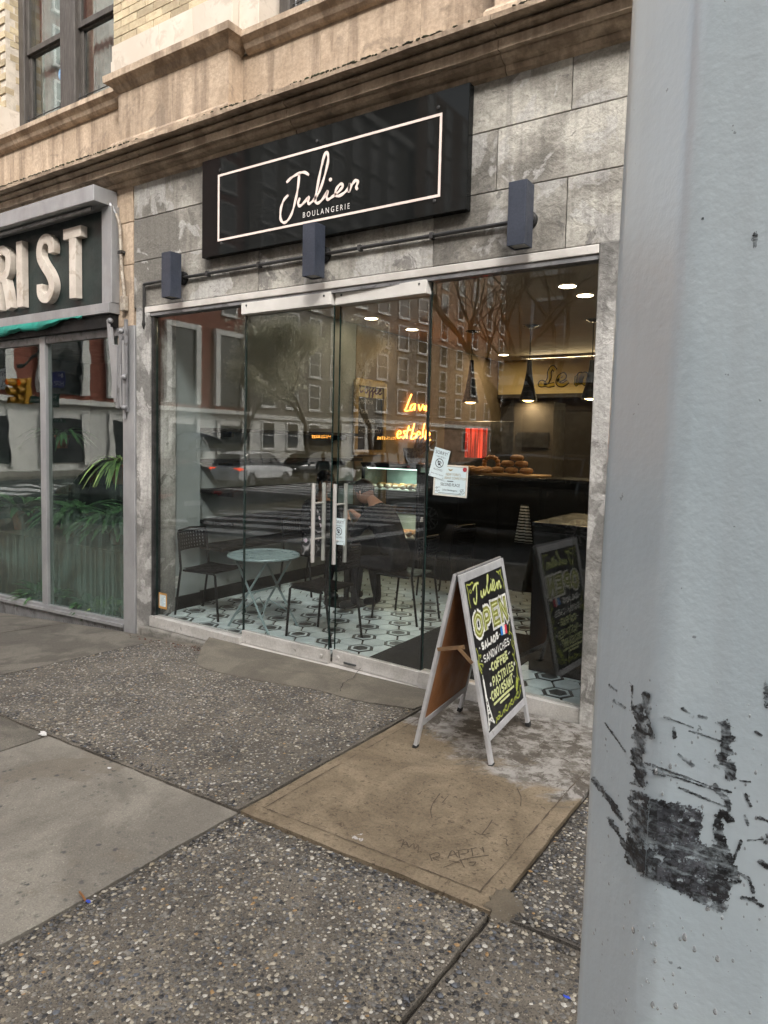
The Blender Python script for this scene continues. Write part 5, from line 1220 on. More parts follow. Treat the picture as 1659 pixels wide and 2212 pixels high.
# ---------------------------------------------------------------- lights
M['lens'] = emis('warm_lens', (1.0, .80, .52), 14.0); M['bulb'] = emis('warm_bulb', (1.0, .62, .22), 10.0)
def glow(parent, loc, e, size, col=(1, .72, .42), name='lamp_light', spot=True):
    l = bpy.data.lights.new(name, 'AREA'); l.energy = e; l.color = col; l.shape = 'DISK'; l.size = size
    o = bpy.data.objects.new(name, l); COL.objects.link(o); o.parent = parent; o.matrix_parent_inverse = Matrix.Translation(-Vector(parent.location)); o.location = loc; return o
REC = [((802, 687), 'front recessed light of the left row, seen through the left door'), ((890, 711), 'second recessed light of the left row, beside the door edge'), ((1088, 766), 'third recessed light of the left row, over the counter'), ((1176, 790), 'farthest recessed light of the left row, before the cream sign board'), ((1226, 617), 'front recessed light of the right row, nearest the glass'), ((1264, 637), 'second recessed light of the right row, near the jamb')]
for (px, py), lab in REC:
    p = FZ(px, py, ZC); t_ = thing('recessed_light', lab, 'light', (p.x, p.y, ZC), 'recessed ceiling lights')
    ring = MB(); n = 20; r0, r1 = .098, .082
    ring.v = [(p.x+r*math.cos(2*PI*k/n), p.y+r*math.sin(2*PI*k/n), ZC-z) for r, z in ((r0, .001), (r0, .006), (r1, .010), (r1, .002)) for k in range(n)]
    ring.f = [(i*n+k, i*n+(k+1) % n, (i+1)*n+(k+1) % n, (i+1)*n+k) for i in range(3) for k in range(n)]; ring.build('trim', M['whiteplastic'], t_, smooth=True)
    MB().lathe([(.081, -.006), (.081, -.003)], (p.x, p.y, ZC), 20).build('lens', M['lens'], t_)
    glow(t_, (p.x, p.y, ZC-.02), .5 if px < 950 else 2.2, .15)
SH = [(.028, .62), (.030, .60), (.034, .50), (.040, .44), (.05, .36), (.075, .2), (.115, .02), (.118, 0.0)]
for px, py, by, lab in ((1021, 715, 870, 'left black pendant lamp hanging over the counter'), (1147, 703, 866, 'middle black pendant lamp hanging before the cream sign board'), (1283, 690, 862, 'right black pendant lamp half hidden by the jamb')):
    p = FZ(px, py, ZC); zb = F(px, by, p.y).z; hgt = F(px, 778, p.y).z - zb
    t_ = thing('pendant_lamp', lab, 'lamp', (p.x, p.y, ZC), 'black pendant lamps')
    MB().lathe([(.095, -.012), (.10, -.004), (.03, -.03)][::-1], (p.x, p.y, ZC), 18).build('canopy', M['blackgloss'], t_, smooth=True)
    MB().tube([(p.x, p.y, ZC-.02), (p.x, p.y, zb+hgt*.98)], .006, 6).build('cord', M['black'], t_)
    k_ = hgt/.62; b = MB(); n = 24
    b.v = [(p.x+(r-dr_)*math.cos(2*PI*k/n), p.y+(r-dr_)*math.sin(2*PI*k/n), zb+z*k_) for dr_ in (0, .004) for r, z in SH for k in range(n)]; m_ = len(SH)
    b.f = [((i+1)*n+k, (i+1)*n+(k+1) % n, i*n+(k+1) % n, i*n+k) for i in range(m_-1) for k in range(n)] + [((m_+i)*n+k, (m_+i)*n+(k+1) % n, (m_+i+1)*n+(k+1) % n, (m_+i+1)*n+k) for i in range(m_-1) for k in range(n)] + [((m_-1)*n+(k+1) % n, (2*m_-1)*n+(k+1) % n, (2*m_-1)*n+k, (m_-1)*n+k) for k in range(n)] + [tuple(range(n-1, -1, -1))]
    b.build('lamp_shade', M['black'], t_, smooth=True); MB().lathe([(.035, -.01), (.095, .014), (.09, .02)], (p.x, p.y, zb), 16).build('bulb', M['bulb'], t_)
    glow(t_, (p.x, p.y, zb-.012), 2.0, .16)
# ---------------------------------------------------------------- neon writing and boards on the left wall
c9 = lambda x, y: ((1250+.6088*x)/1.7637, (1400+.6088*y)/1.7637)
def wall_pt(q, X): p = FX(*c9(*q), X); return p
NEON = [[(522, 168), (505, 210), (490, 250), (482, 270), (515, 268)], [(542, 228), (522, 236), (514, 258), (524, 268), (540, 245), (545, 228), (540, 268)], [(558, 232), (566, 268), (584, 234)], [(594, 240), (591, 268)], [(600, 258), (618, 250), (612, 238), (602, 250), (604, 268), (620, 266)],
        [(432, 424), (455, 412), (448, 396), (434, 412), (436, 440), (460, 434)], [(488, 396), (472, 402), (484, 424), (470, 444)], [(506, 366), (494, 412), (492, 444)], [(482, 400), (518, 388)], [(540, 352), (526, 410), (520, 446), (544, 440), (550, 416), (530, 414)], [(556, 428), (576, 416), (568, 400), (556, 416), (558, 444), (578, 440)], [(604, 352), (592, 410), (592, 448)], [(630, 356), (612, 410), (608, 450)], [(616, 434), (636, 420), (628, 404), (616, 424), (622, 456), (640, 452)]]
nm, t, o = nt('neon_tube'); e_ = N(t, 'ShaderNodeEmission', Strength=3.2); lw = N(t, 'ShaderNodeLayerWeight', Blend=.35)
t.links.new(ramp(t, lw.outputs['Facing'], [(0, (1, .46, .07)), (.5, (1, .20, .025)), (1, (.9, .07, .01))]), e_.inputs['Color']); t.links.new(e_.outputs[0], o.inputs[0])
ne = thing('neon_sign', 'glowing orange neon script reading La vie est belle on the left wall', 'neon sign', tuple(wall_pt((530, 300), XL)))
for k, s_ in enumerate(NEON):
    P = [wall_pt((q[0]+(9 if k in (2, 3, 4) else 0), q[1]), XL+.04) for q in s_]; MB().tube(smooth_curve(P, 5), .0105, 7).build('neon_letter', nm, ne, smooth=True)
p = wall_pt((530, 310), XL+.02); l = bpy.data.lights.new('neon_glow', 'AREA'); l.energy = 4; l.color = (1, .25, .05); l.shape = 'RECTANGLE'; l.size = 1.0; l.size_y = .5
o = bpy.data.objects.new('neon_glow', l); l.energy = .25; COL.objects.link(o); o.parent = ne; o.matrix_parent_inverse = Matrix.Translation(-Vector(ne.location)); o.location = (XL+.06, p.y, p.z); o.rotation_euler = (0, rad(-90), 0)
mbd = thing('menu_board', 'tall coffee menu board in a gilt scalloped frame on the left wall', 'menu board', tuple(wall_pt((255, 520), XL)))
q = [wall_pt(a, XL+.03) for a in ((185, 130), (325, 130), (335, 515), (180, 515))]; y0, y1 = min(p.y for p in q), max(p.y for p in q); z0, z1 = min(q[2].z, q[3].z), max(q[0].z, q[1].z)
M['gilt'] = pm('gilt_frame', (.36, .25, .09), (.22, .15, .05), 9, .4, .3, bmp=.3); M['yellowpaint'] = pm('cream_yellow_board', (.66, .52, .20), None, 5, .6); M['maroon'] = pm('maroon_paint', (.10, .012, .02), None, 6, .6)
MB().box(XL+.013, XL+.025, y0, y1, z0, z1).build('board', M['chalkboard'], mbd)
fr_ = MB(); w = .07
for a in ((y0-w, y0, z0-w, z1+w), (y1, y1+w, z0-w, z1+w), (y0, y1, z1, z1+w), (y0, y1, z0-w, z0)): fr_.box(XL+.013, XL+.05, *a)
nS = 13
for k in range(nS): fr_.blob((XL+.032, y0+(y1-y0)*k/(nS-1), z1+w), .018, .05, .03, 8, 5)
for k in range(19):
    for yy in (y0-w, y1+w): fr_.blob((XL+.032, yy, z0+(z1-z0)*k/18), .018, .018, .04, 8, 5)
fr_.build('frame', M['gilt'], mbd, smooth=False)
zh = z1-(z1-z0)*.17; MB().box(XL+.0255, XL+.030, y0+.01, y1-.01, zh, z1-.01).build('header', M['yellowpaint'], mbd)
wf = lambda u, v, w_=0.0: (XL+.031+w_, u, v)
hb = (y0+.05, zh+.05); cf = MB()
def script(mb, strokes, x0, y0_, s_, fr3, w, dep=0.0, lift=0.0):
    for pl in strokes: mb.ribbon([tuple(p)[:2] for p in smooth_curve([(x0+a*s_, y0_+b*s_, 0) for a, b in pl], 6)], w, lambda u, v, h: fr3(u, v, h+lift), dep)
SC = {'C': [[(.8, .8), (.6, 1), (.2, .8), (.1, .3), (.35, 0), (.8, .2)]], 'o': [[(.45, .6), (.15, .4), (.2, .05), (.55, .05), (.65, .4), (.45, .6), (.8, .5)]], 'f': [[(.1, .2), (.5, .8), (.45, 1.05), (.3, .9), (.25, -.3), (.4, -.35), (.45, .1), (.7, .3)]], 'e': [[(.1, .25), (.5, .4), (.45, .6), (.2, .45), (.2, .1), (.5, 0), (.8, .2)]], 'L': [[(.9, .85), (.7, 1.05), (.55, .8), (.6, .4), (.4, .05), (.1, .05), (.2, .2), (.6, .0), (1.0, .05)]], 'm': [[(.1, .5), (.15, 0), (.2, .5), (.35, .55), (.35, 0), (.4, .5), (.6, .55), (.6, .05), (.8, .15)]], 'i': [[(.2, .5), (.2, .05), (.45, .15)], [(.22, .75), (.26, .8)]], 'l': [[(.1, .15), (.5, .9), (.4, 1.1), (.25, .8), (.25, .05), (.55, .15)]]}
def sword(mb, txt, x0, y0_, s_, adv, fr3, w, dep=0.0, lift=0.0, slant=.15):
    x = x0
    for c_ in txt:
        if c_ in SC: script(mb, [[(a+slant*b, b) for a, b in pl] for pl in SC[c_]], x, y0_, s_, fr3, w, dep, lift)
        x += s_*adv.get(c_, .72)
sword(cf, 'Coffee', y0+.03, zh+.06, (y1-y0)*.205, {'C': .95, 'f': .6}, wf, .026); cf.build('header_script', M['maroon'], mbd)
mi = MB(); cz = zh
for k, s_ in enumerate(('• MATCHA', '• CHAI', '• FLAVORED', '• HOT CHOCOLATE')):
    b = text_mesh(s_, .085, lambda u, v, w_: (XL+.0262, y0+.05+u*.8, z0+.62-k*.13+v)); mi.add(b.v, b.f)
mi.build('menu_text', M['greyplastic'], mbd)
# cream sign board at the back
M['creamboard'] = pm('cream_sign_board', (.66, .53, .26), (.60, .48, .23), 2, .6); M['goldpaint'] = pm('gold_paint', (.50, .36, .03), (.42, .30, .02), 6, .5)
pb = thing('back_sign_board', 'long cream sign board with gold script high at the back of the shop', 'sign', (-3.6, 7.8, 2.65))
zb0 = F(1180, 853, 7.8).z; zb1 = F(1180, 775, 7.8).z
MB().box(XL+.02, XR-.01, 7.8, 8.09, zb0, ZC-.001).build('board', M['creamboard'], pb); MB().box(XL+.02, XR-.01, 7.78, 7.799, zb0-.05, zb0+.02).build('lower_edge', M['wall_dark'], pb)
bf = lambda u, v, w_=0.0: (u, 7.798-w_, v)
L0 = F(1163, 828, 7.8); sz = .30
for nm_, mt_, w_, lf_ in (('script_outline', M['black'], .085, .001), ('script_lettering', M['goldpaint'], .050, .004)):  # wider black strokes behind outline the gold letters
    b = MB(); sword(b, 'Le meille', L0.x, L0.z-.04, sz, {'L': 1.0, ' ': .45, 'm': .9, 'i': .5, 'l': .5}, bf, w_, 0.0, lf_); b.build(nm_, mt_, pb)
l = bpy.data.lights.new('board_light', 'AREA'); l.energy = 15; l.color = (1, .78, .45); l.shape = 'RECTANGLE'; l.size = 3.0; l.size_y = .08
o = bpy.data.objects.new('board_light', l); COL.objects.link(o); o.parent = pb; o.matrix_parent_inverse = Matrix.Translation(-Vector(pb.location)); o.location = (-3.2, 7.35, ZC-.06); o.rotation_euler = (rad(-40), 0, 0)
MB().box(-4.8, -1.6, 7.31, 7.39, ZC-.045, ZC-.002).build('light_strip', M['whiteplastic'], pb)
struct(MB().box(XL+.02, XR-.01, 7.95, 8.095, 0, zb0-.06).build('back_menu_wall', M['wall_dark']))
t_ = thing('menu_rack', 'column of six dark menu panels at the back right of the shop', 'menu', (-2.7, 7.9, 1.1))
for k in range(6):
    z = F(1240, 880+k*22, 7.9).z; MB().box(-3.05, -2.35, 7.90, 7.93, z-.075, z+.075).build('panel', M['darksteel'], t_, bevel=.004)
# ---------------------------------------------------------------- counter, pastry case, bread
ct = thing('counter', 'long black service counter across the back of the shop', 'counter', (-2.9, 3.5, 0))
xa = F(905, 1100, 3.36).x
MB().box(xa+.01, XR-.02, 3.36, 4.0, 0, 1.29).build('front', M['black'], ct); MB().box(xa+.01, XR-.02, 3.32, 4.05, 1.291, 1.33).build('countertop', M['blackgloss'], ct, bevel=.004)
for k in range(4): MB().box(xa+.10+k*.52, xa+.56+k*.52, 3.345, 3.3595, .12, 1.22).build('panel', M['black'], ct, bevel=.004)
cb = thing('black_cabinet', 'black cabinet standing inside by the right jamb', 'cabinet', (-1.6, 1.1, 0))
MB().box(-1.90, -1.28, .74, 1.66, .0, 1.10).build('carcass', M['black'], cb, bevel=.004); MB().box(-1.91, -1.27, .73, 1.67, 1.101, 1.13).build('top', M['blackgloss'], cb, bevel=.003)
for k in range(2): MB().box(-1.885+k*.305, -1.59+k*.305, .722, .739, .10, 1.06).build('door', M['black'], cb, bevel=.003)
case = thing('pastry_case', 'lit glass pastry case with black frame left of the counter', 'display case', (-4.4, 3.4, 0))
x0, x1 = F(780, 1070, 3.36).x, xa-.01; zt = F(780, 1003, 3.36).z
MB().box(x0, x1, 3.36, 4.0, 0, .42).build('plinth', M['black'], case)
pf = MB()
for x in (x0, x1-.035):
    for y in (3.36, 3.965): pf.box(x, x+.035, y, y+.035, .421, zt)
for z in (.421, zt-.03):
    for y in (3.36, 3.965): pf.box(x0+.0352, x1-.0352, y, y+.035, z, z+.03)
pf.build('frame', M['black'], case); MB().box(x0-.01, x1+.01, 3.35, 4.01, zt+.001, zt+.03).build('top', M['black'], case)
M['caseglass'] = glassmat('case_glass', .04, (.95, .97, .96)); MB().box(x0+.0355, x1-.0355, 3.368, 3.374, .452, zt-.031).build('glass', M['caseglass'], case); MB().box(x0+.005, x0+.011, 3.3955, 3.9645, .43, zt-.01).build('glass', M['caseglass'], case)
M['whiteback'] = pm('case_back', (.30, .36, .33), None, 3, .5); MB().box(x0+.036, x1-.036, 3.93, 3.945, .45, zt-.031).build('back', M['whiteback'], case)
shz = [.47, .47+(zt-.47)*.34, .47+(zt-.47)*.66]
for z in shz: MB().box(x0+.037, x1-.037, 3.40, 3.925, z-.012, z).build('shelf', M['steel'], case)
MB().tube([(x0+.05, 3.43, zt-.045), (x1-.05, 3.43, zt-.045)], .006, 6).build('tube_light', emis('cool_tube', (.72, 1.0, .88), 1.5), case)
glow(case, ((x0+x1)/2, 3.60, zt-.05), 1.6, .3, (.75, 1, .86))
for z in shz[:2]: glow(case, ((x0+x1)/2, 3.60, z+(shz[1]-shz[0])-.025), 1.0, .3, (1, .92, .72))
M['crust'] = pm('golden_crust', (.42, .20, .055), (.26, .105, .028), 18, .5, bmp=.25, rnd=.3); M['bread'] = pm('bread_crust', (.40, .22, .09), (.28, .13, .045), 12, .65, bmp=.3, rnd=.2); M['cream_cake'] = pm('iced_pastry', (.58, .48, .34), (.42, .24, .13), 24, .5, rnd=.3)
def croissant_mesh():
    b = MB(); secs = []; n = 13
    for k in range(n):
        f = k/(n-1); a = PI*(f-.5)*1.15; r = .012+.030*math.sin(PI*f)*(1+.14*(k % 2)); c = Vector((.07*math.sin(a), -.05*math.cos(a)+.03, .030)); rd = Vector((math.sin(a), -math.cos(a), 0))
        secs.append([c + rd*(r*math.cos(q*PI/4)) + Vector((0, 0, 1))*(r*.9*math.sin(q*PI/4)) for q in range(8)])
    return b.loft(secs).mesh('croissant', M['crust'], True)
crm = croissant_mesh(); bun = MB().blob((0, 0, .03), .055, .04, .032, 10, 6).mesh('pastry', M['cream_cake'], True)
ROW = ['bottom', 'middle', 'top']
for r_, z in enumerate(shz):
    nn = 7
    for k in range(nn):
        for d_ in range(2):
            me = crm if (r_ + d_) % 2 else bun
            o = link('croissant' if me is crm else 'pastry', me); o.location = (x0+.10+(x1-x0-.2)*k/(nn-1), 3.50+.2*d_, z+.002); o.rotation_euler = (0, 0, random.uniform(-.3, .3)); o.scale = (.9, .9, .9+.2*random.random())
            tag(o, ('leftmost ', 'second ', 'third ', 'fourth ', 'fifth ', 'sixth ', 'rightmost ')[k] + ('golden croissant' if me is crm else 'iced pastry') + ' in the %s row on the %s shelf of the pastry case' % ('front' if d_ == 0 else 'back', ROW[r_]), 'pastry', 'pastries in the case')
# loaves and bread on the counter
def loaf(c, rx, ry, rzz, rz_, lab, name='loaf', mat='bread'):
    b = MB(); secs = []
    for k in range(11):
        f = k/10; u = (2*f-1); r = (1-abs(u)**3.2)**.5 if abs(u) < 1 else .02; r = max(r, .06)
        secs.append([(u*rx, ry*r*math.cos(q*PI/5)*1.0, rzz + rzz*r*math.sin(q*PI/5)*(1+.05*math.sin(f*30))) for q in range(10)])
    o = b.loft(secs).build(name, M[mat], None, True); o.location = c; o.rotation_euler = (0, 0, rz_); tag(o, lab, 'bread', 'loaves on the counter'); return o
pbd = F(1110, 1018, 3.62); bdt = tag(MB().box(pbd.x-.34, pbd.x+.40, 3.42, 3.82, 1.331, 1.355).build('bread_board', pm('beech_board', (.42, .27, .12), (.34, .20, .08), 6, .5, stretch=(1, 8, 8)), None, bevel=.004), 'wooden bread board on the counter', 'board')
for k, (dx, dz, rr) in enumerate(((-.20, 0, .3), (-.03, 0, -.2), (.15, 0, .1), (-.10, .10, .2), (.07, .10, -.1), (0, .19, .3))): loaf((pbd.x+dx, 3.60+.02*k, 1.356+dz*.8), .085, .06, .04, rr, ['left loaf at the foot of the bread stack', 'middle loaf at the foot of the bread stack', 'right loaf at the foot of the bread stack', 'left loaf of the second layer of the stack', 'right loaf of the second layer of the stack', 'single loaf on top of the bread stack'][k])
for k in range(5): 
    o = link('croissant', crm); p = F(985+k*17, 1005, 3.6); o.location = (p.x, 3.55+.04*(k % 2), 1.332); o.scale = (1.5,)*3; o.rotation_euler = (0, 0, .5*k); tag(o, ('leftmost', 'second', 'middle', 'fourth', 'rightmost')[k] + ' large croissant on the counter behind the certificate', 'pastry', 'croissants on the counter')
wr = F(1062, 970, 3.75); wt = thing('bread_wreath', 'round braided bread wreath propped on the counter', 'bread', (wr.x, 3.75, 1.33))
for k in range(14):
    a = 2*PI*k/14; MB().blob((wr.x+.095*math.cos(a), 3.75, 1.455+.095*math.sin(a)), .036, .035, .028, 8, 5).build('braid', M['crust'], wt, True)
bk = F(893, 985, 3.7); bs = thing('baguette_basket', 'round wicker basket on top of the pastry case', 'basket', (bk.x, 3.7, zt+.03))
bb_ = MB(); n = 18
bb_.v = [(bk.x+r*math.cos(2*PI*k/n), 3.7+r*math.sin(2*PI*k/n), zt+.031+z) for r, z in ((.10, 0), (.13, .10), (.145, .20), (.135, .20), (.12, .10), (.095, .012)) for k in range(n)]; bb_.f = [(i*n+k, i*n+(k+1) % n, (i+1)*n+(k+1) % n, (i+1)*n+k) for i in range(5) for k in range(n)] + [tuple(range(5*n, 6*n)), tuple(range(n-1, -1, -1))]
bb_.build('wicker', pm('wicker', (.25, .14, .05), (.12, .06, .02), 40, .7, bmp=.6, bscale=60), bs)
for k in range(4):
    o = loaf((0, 0, 0), .22, .028, .026, 0, ['leftmost baguette leaning in the wicker basket', 'second baguette leaning in the wicker basket', 'third baguette leaning in the wicker basket', 'rightmost baguette leaning in the wicker basket'][k], 'baguette', 'crust'); o.location = (bk.x+.06+.03*k, 3.68+.01*k, zt+.20-.01*k); o.rotation_euler = (0, rad(-74+11*k), rad(6*k)); o['group'] = 'baguettes in the basket'
ov = F(1026, 955, 4.6); ot = thing('warming_oven', 'dark warming oven with a glowing red window behind the counter', 'oven', (ov.x, 4.6, 1.0))
q0, q1 = F(1003, 988, 4.6), F(1052, 925, 4.6)
MB().box(q0.x-.35, q1.x+.45, 4.62, 5.1, 0, q1.z+.10).build('carcass', M['darksteel'], ot, bevel=.01)
rg, t, o = nt('red_glow'); e_ = N(t, 'ShaderNodeEmission', Strength=.42); t.links.new(ramp(t, noise(t, coords(t, (22, 1, .8)), 1.0, 4), [(.38, (.16, .008, .004)), (.62, (1, .07, .03))]), e_.inputs['Color']); t.links.new(e_.outputs[0], o.inputs[0])
MB().box(q0.x, q1.x, 4.605, 4.619, q0.z, q1.z).build('glowing_window', rg, ot)
MB().box(q0.x+.75, q0.x+1.3, 4.55, 5.0, 0, q1.z+.35).build('side_cabinet', M['wall_dark'], ot); MB().box(q0.x+.80, q0.x+1.25, 4.535, 4.549, q1.z-.25, q1.z-.05).build('steel_door', M['darksteel'], ot)
ap_ = F(1132, 1128, 3.30); m, t, o = nt('striped_cloth'); wv = N(t, 'ShaderNodeTexWave', Scale=9.0, bands_direction='Z'); t.links.new(coords(t), wv.inputs['Vector']); principled(t, o, ramp(t, wv.outputs['Fac'], [(.45, (.03, .03, .035)), (.55, (.62, .62, .60))]), .9)
b = MB(); n = 12; b.add([(ap_.x+(-.5+k/n)*(.10+.13*f), 3.31+.015*math.sin(k*1.4), ap_.z+.20-.44*f) for f in (0, .33, .66, 1) for k in range(n+1)], [(i*(n+1)+k, i*(n+1)+k+1, (i+1)*(n+1)+k+1, (i+1)*(n+1)+k) for i in range(3) for k in range(n)])
o = b.build('striped_towel', m, None, True); sm_ = o.modifiers.new('solid', 'SOLIDIFY'); sm_.thickness = .006; tag(o, 'black and white striped towel hanging on the counter front', 'towel')
# ================================================================== florist next door
fs = thing('florist_sign', 'dark green florist sign box with raised cream letters and metal frame', 'sign', (-7.5, 0, 2.9))
M['greenboard'] = pm('dark_green_board', (.018, .030, .028), (.012, .020, .019), 3, .45); M['cream_letter'] = pm('cream_plastic_letter', (.60, .54, .47), (.50, .44, .38), 5, .5, dirt=((.28, .2, .13), 8, .62, .4)); M['letter_side'] = pm('letter_side', (.36, .31, .26), (.22, .17, .13), 9, .6)
MB().box(-10.2, -5.99, -.03, -.004, 2.955, 3.86).build('board', M['greenboard'], fs)
MB().box(-10.2, -5.872, -.255, -.004, 3.862, 4.005).build('hood', M['alu'], fs, bevel=.004)
MB().tube([(-10.0, -.17, 3.835), (-6.02, -.17, 3.835)], .020, 8).build('lamp_tube', M['alu_dark'], fs)
MB().box(-5.988, -5.84, -.095, -.004, 2.962, 3.860).build('frame_upright', M['alu'], fs, bevel=.004)
MB().box(-10.2, -5.84, -.125, -.004, 2.862, 2.958).build('frame_bar', M['alu'], fs, bevel=.004)
lfz = lambda u, v, w=0.0: (u, -.034-w, v)
zt_, zb_ = 3.745, 3.055; W_ = .088
def letter(build, nm='letter'):
    b = MB(); build(b); o = b.build(nm, M['cream_letter'], fs, bevel=.004); return o
bxl = lambda b, x0, x1, z0, z1: b.box(x0, x1, -.105, -.032, z0, z1)
letter(lambda b: (bxl(b, -6.610, -6.310, zt_-.105, zt_), bxl(b, -6.510, -6.400, zb_, zt_-.1052)))
def s_letter(b):
    cx, hw = -6.937, .108
    P = smooth_curve([(cx+hw, zt_-.20, 0), (cx+hw*.97, zt_-.11, 0), (cx+hw*.45, zt_-.052, 0), (cx-hw*.4, zt_-.052, 0), (cx-hw*.97, zt_-.12, 0), (cx-hw*.95, zt_-.22, 0), (cx-hw*.3, zt_-.31, 0), (cx+hw*.5, zt_-.40, 0), (cx+hw, zt_-.49, 0), (cx+hw*.95, zb_+.12, 0), (cx+hw*.4, zb_+.054, 0), (cx-hw*.4, zb_+.054, 0), (cx-hw*.97, zb_+.11, 0), (cx-hw, zb_+.20, 0)], 6)
    b.ribbon([(p.x, p.y) for p in P], .100, lambda u, v, w: (u, -.032-w, v), .073)
letter(s_letter); letter(lambda b: bxl(b, -7.485, -7.372, zb_, zt_))
def r_letter(b):
    bxl(b, -7.93, -7.82, zb_, zt_)
    P = smooth_curve([(-7.82, zt_-.052, 0), (-7.74, zt_-.055, 0), (-7.665, zt_-.11, 0), (-7.655, zt_-.20, 0), (-7.68, zt_-.29, 0), (-7.75, zt_-.338, 0), (-7.82, zt_-.34, 0)], 6)
    b.ribbon([(p.x, p.y) for p in P], .100, lambda u, v, w: (u, -.032-w, v), .073); b.ribbon([(-7.745, zt_-.36), (-7.69, zt_-.5), (-7.645, zb_)], .105, lambda u, v, w: (u, -.032-w, v), .0728)
letter(r_letter)
fc = thing('weathered_conduit', 'corroded electrical conduit bending down beside the florist sign', 'pipe', (-5.8, -.02, 3.3))
MB().tube([(-5.93, -.09, 3.93), (-5.86, -.06, 3.84), (-5.835, -.045, 3.79)], .022, 8, radii=[.026, .026, .018]).build('connector', M['alu_dark'], fc)
MB().tube(smooth_curve([(-5.835, -.045, 3.79), (-5.80, -.035, 3.70), (-5.785, -.03, 3.5), (-5.775, -.03, 3.3), (-5.745, -.03, 3.12), (-5.735, -.03, 3.02)], 6), .016, 8).build('pipe', M['conduit'], fc, smooth=True)
MB().box(-5.765, -5.70, -.06, -.006, 2.88, 3.02).build('junction_box', M['conduit'], fc, bevel=.01); MB().box(-5.81, -5.75, -.05, -.006, 3.42, 3.445).build('clip', M['darksteel'], fc)
# awning folded under the sign
aw = thing('folded_awning', 'rolled green awning under the florist sign with folded metal arms', 'awning', (-7.5, -.1, 2.75))
MB().box(-10.2, -5.86, -.09, -.002, 2.735, 2.86).build('cassette', M['black'], aw)
M['greencloth'] = pm('green_canvas', (.012, .20, .155), (.01, .13, .10), 5, .8, bmp=.4, bscale=12); b = MB(); n = 60
P0 = [(-10+3.75*k/n) for k in range(n+1)]; dr_ = [.05+.035*math.sin(x*2.3)+.02*math.sin(x*7)+.012*random.random()*(1 if k % 3 else 0) + .05*max(0, (-x-7.4)/2.6) for k, x in enumerate(P0)]
b.add([(x, -.128, 2.865) for x in P0]+[(x, -.140-.01*math.sin(x*9), 2.862-d*.6) for x, d in zip(P0, dr_)]+[(x, -.128, 2.86-d) for x, d in zip(P0, dr_)], [(i*(n+1)+k, i*(n+1)+k+1, (i+1)*(n+1)+k+1, (i+1)*(n+1)+k) for i in range(2) for k in range(n)])
o = b.build('canvas', M['greencloth'], aw, True); sm_ = o.modifiers.new('solid', 'SOLIDIFY'); sm_.thickness = .004
def arm(a, b, w, nm, mat='alu'): MB().bar(F(*a, -.08), F(*b, -.06), w, w*.6, up=(0, 1, 0)).build(nm, M[mat], aw, bevel=.003)
arm((236, 690), (252, 868), .05, 'arm'); arm((252, 745), (250, 860), .075, 'arm'); arm((262, 725), (255, 882), .045, 'arm', 'alu_dark'); arm((266, 735), (269, 905), .03, 'arm'); arm((272, 690), (273, 890), .035, 'arm', 'alu_dark'); arm((259, 760), (262, 880), .03, 'arm')
for q in ((238, 693), (268, 815), (268, 880), (262, 715)):
    p = F(*q, -.09); MB().blob(p, .028, .028, .028, 8, 6).build('joint', M['alu_dark'], aw, smooth=True)
# window: frames, fogged panes, ribbed kick plate
slope = lambda x: -.097 + (x+5.74)*.0323
def frpart(nm, *a, mat='alu', **k): return part(nm, M[mat], *a, **k)
frpart('window_frame', -5.742, -5.566, -.045, .06, -.42, 2.735, bevel=.006); frpart('window_frame', -7.185, -7.085, -.03, .05, slope(-7.1)-.02, 2.735, bevel=.005); frpart('window_frame', -8.95, -8.85, -.03, .05, -.3, 2.735, bevel=.005); frpart('window_head', -10.2, -5.744, -.02, .06, 2.66, 2.733, mat='alu_dark')
for dz, y0, h, mt in ((0.0, -.04, .028, 'alu'), (-.030, -.06, .030, 'alu')):
    b = MB(); b.add([(x, y, slope(x)+z+dz) for x in (-10.2, -5.7425) for y, z in ((y0, -h), (.05, -h), (.05, 0), (y0, 0))], [(0, 1, 2, 3), (7, 6, 5, 4), (0, 4, 5, 1), (1, 5, 6, 2), (2, 6, 7, 3), (3, 7, 4, 0)]); b.build('window_rail', M[mt], bld)
kp = MB()
for k in range(120):
    x = -10.2+k*.0372
    if x > -5.78: break
    w = .031; zt2 = slope(x)-.0605; kp.box(x, x+w, -.022, .03, gz(x, 0)-.06, zt2)
kp.build('ribbed_kick_plate', M['alu_dark'], bld)
frpart('kick_back', -10.2, -5.745, .031, .05, -.8, slope(-10)-.05, mat='joint')
for x0, x1 in ((-7.083, -5.744), (-8.848, -7.187), (-10.1, -8.952)):
    b = MB(); b.add([(x, y, z) for y in (.006, .014) for x, z in ((x0, slope(x0)-.03), (x1, slope(x1)-.03), (x1, 2.68), (x0, 2.68))], [(0, 1, 2, 3), (7, 6, 5, 4), (0, 4, 5, 1), (1, 5, 6, 2), (2, 6, 7, 3), (3, 7, 4, 0)]); b.build('glass_pane', M['florglass'], bld)
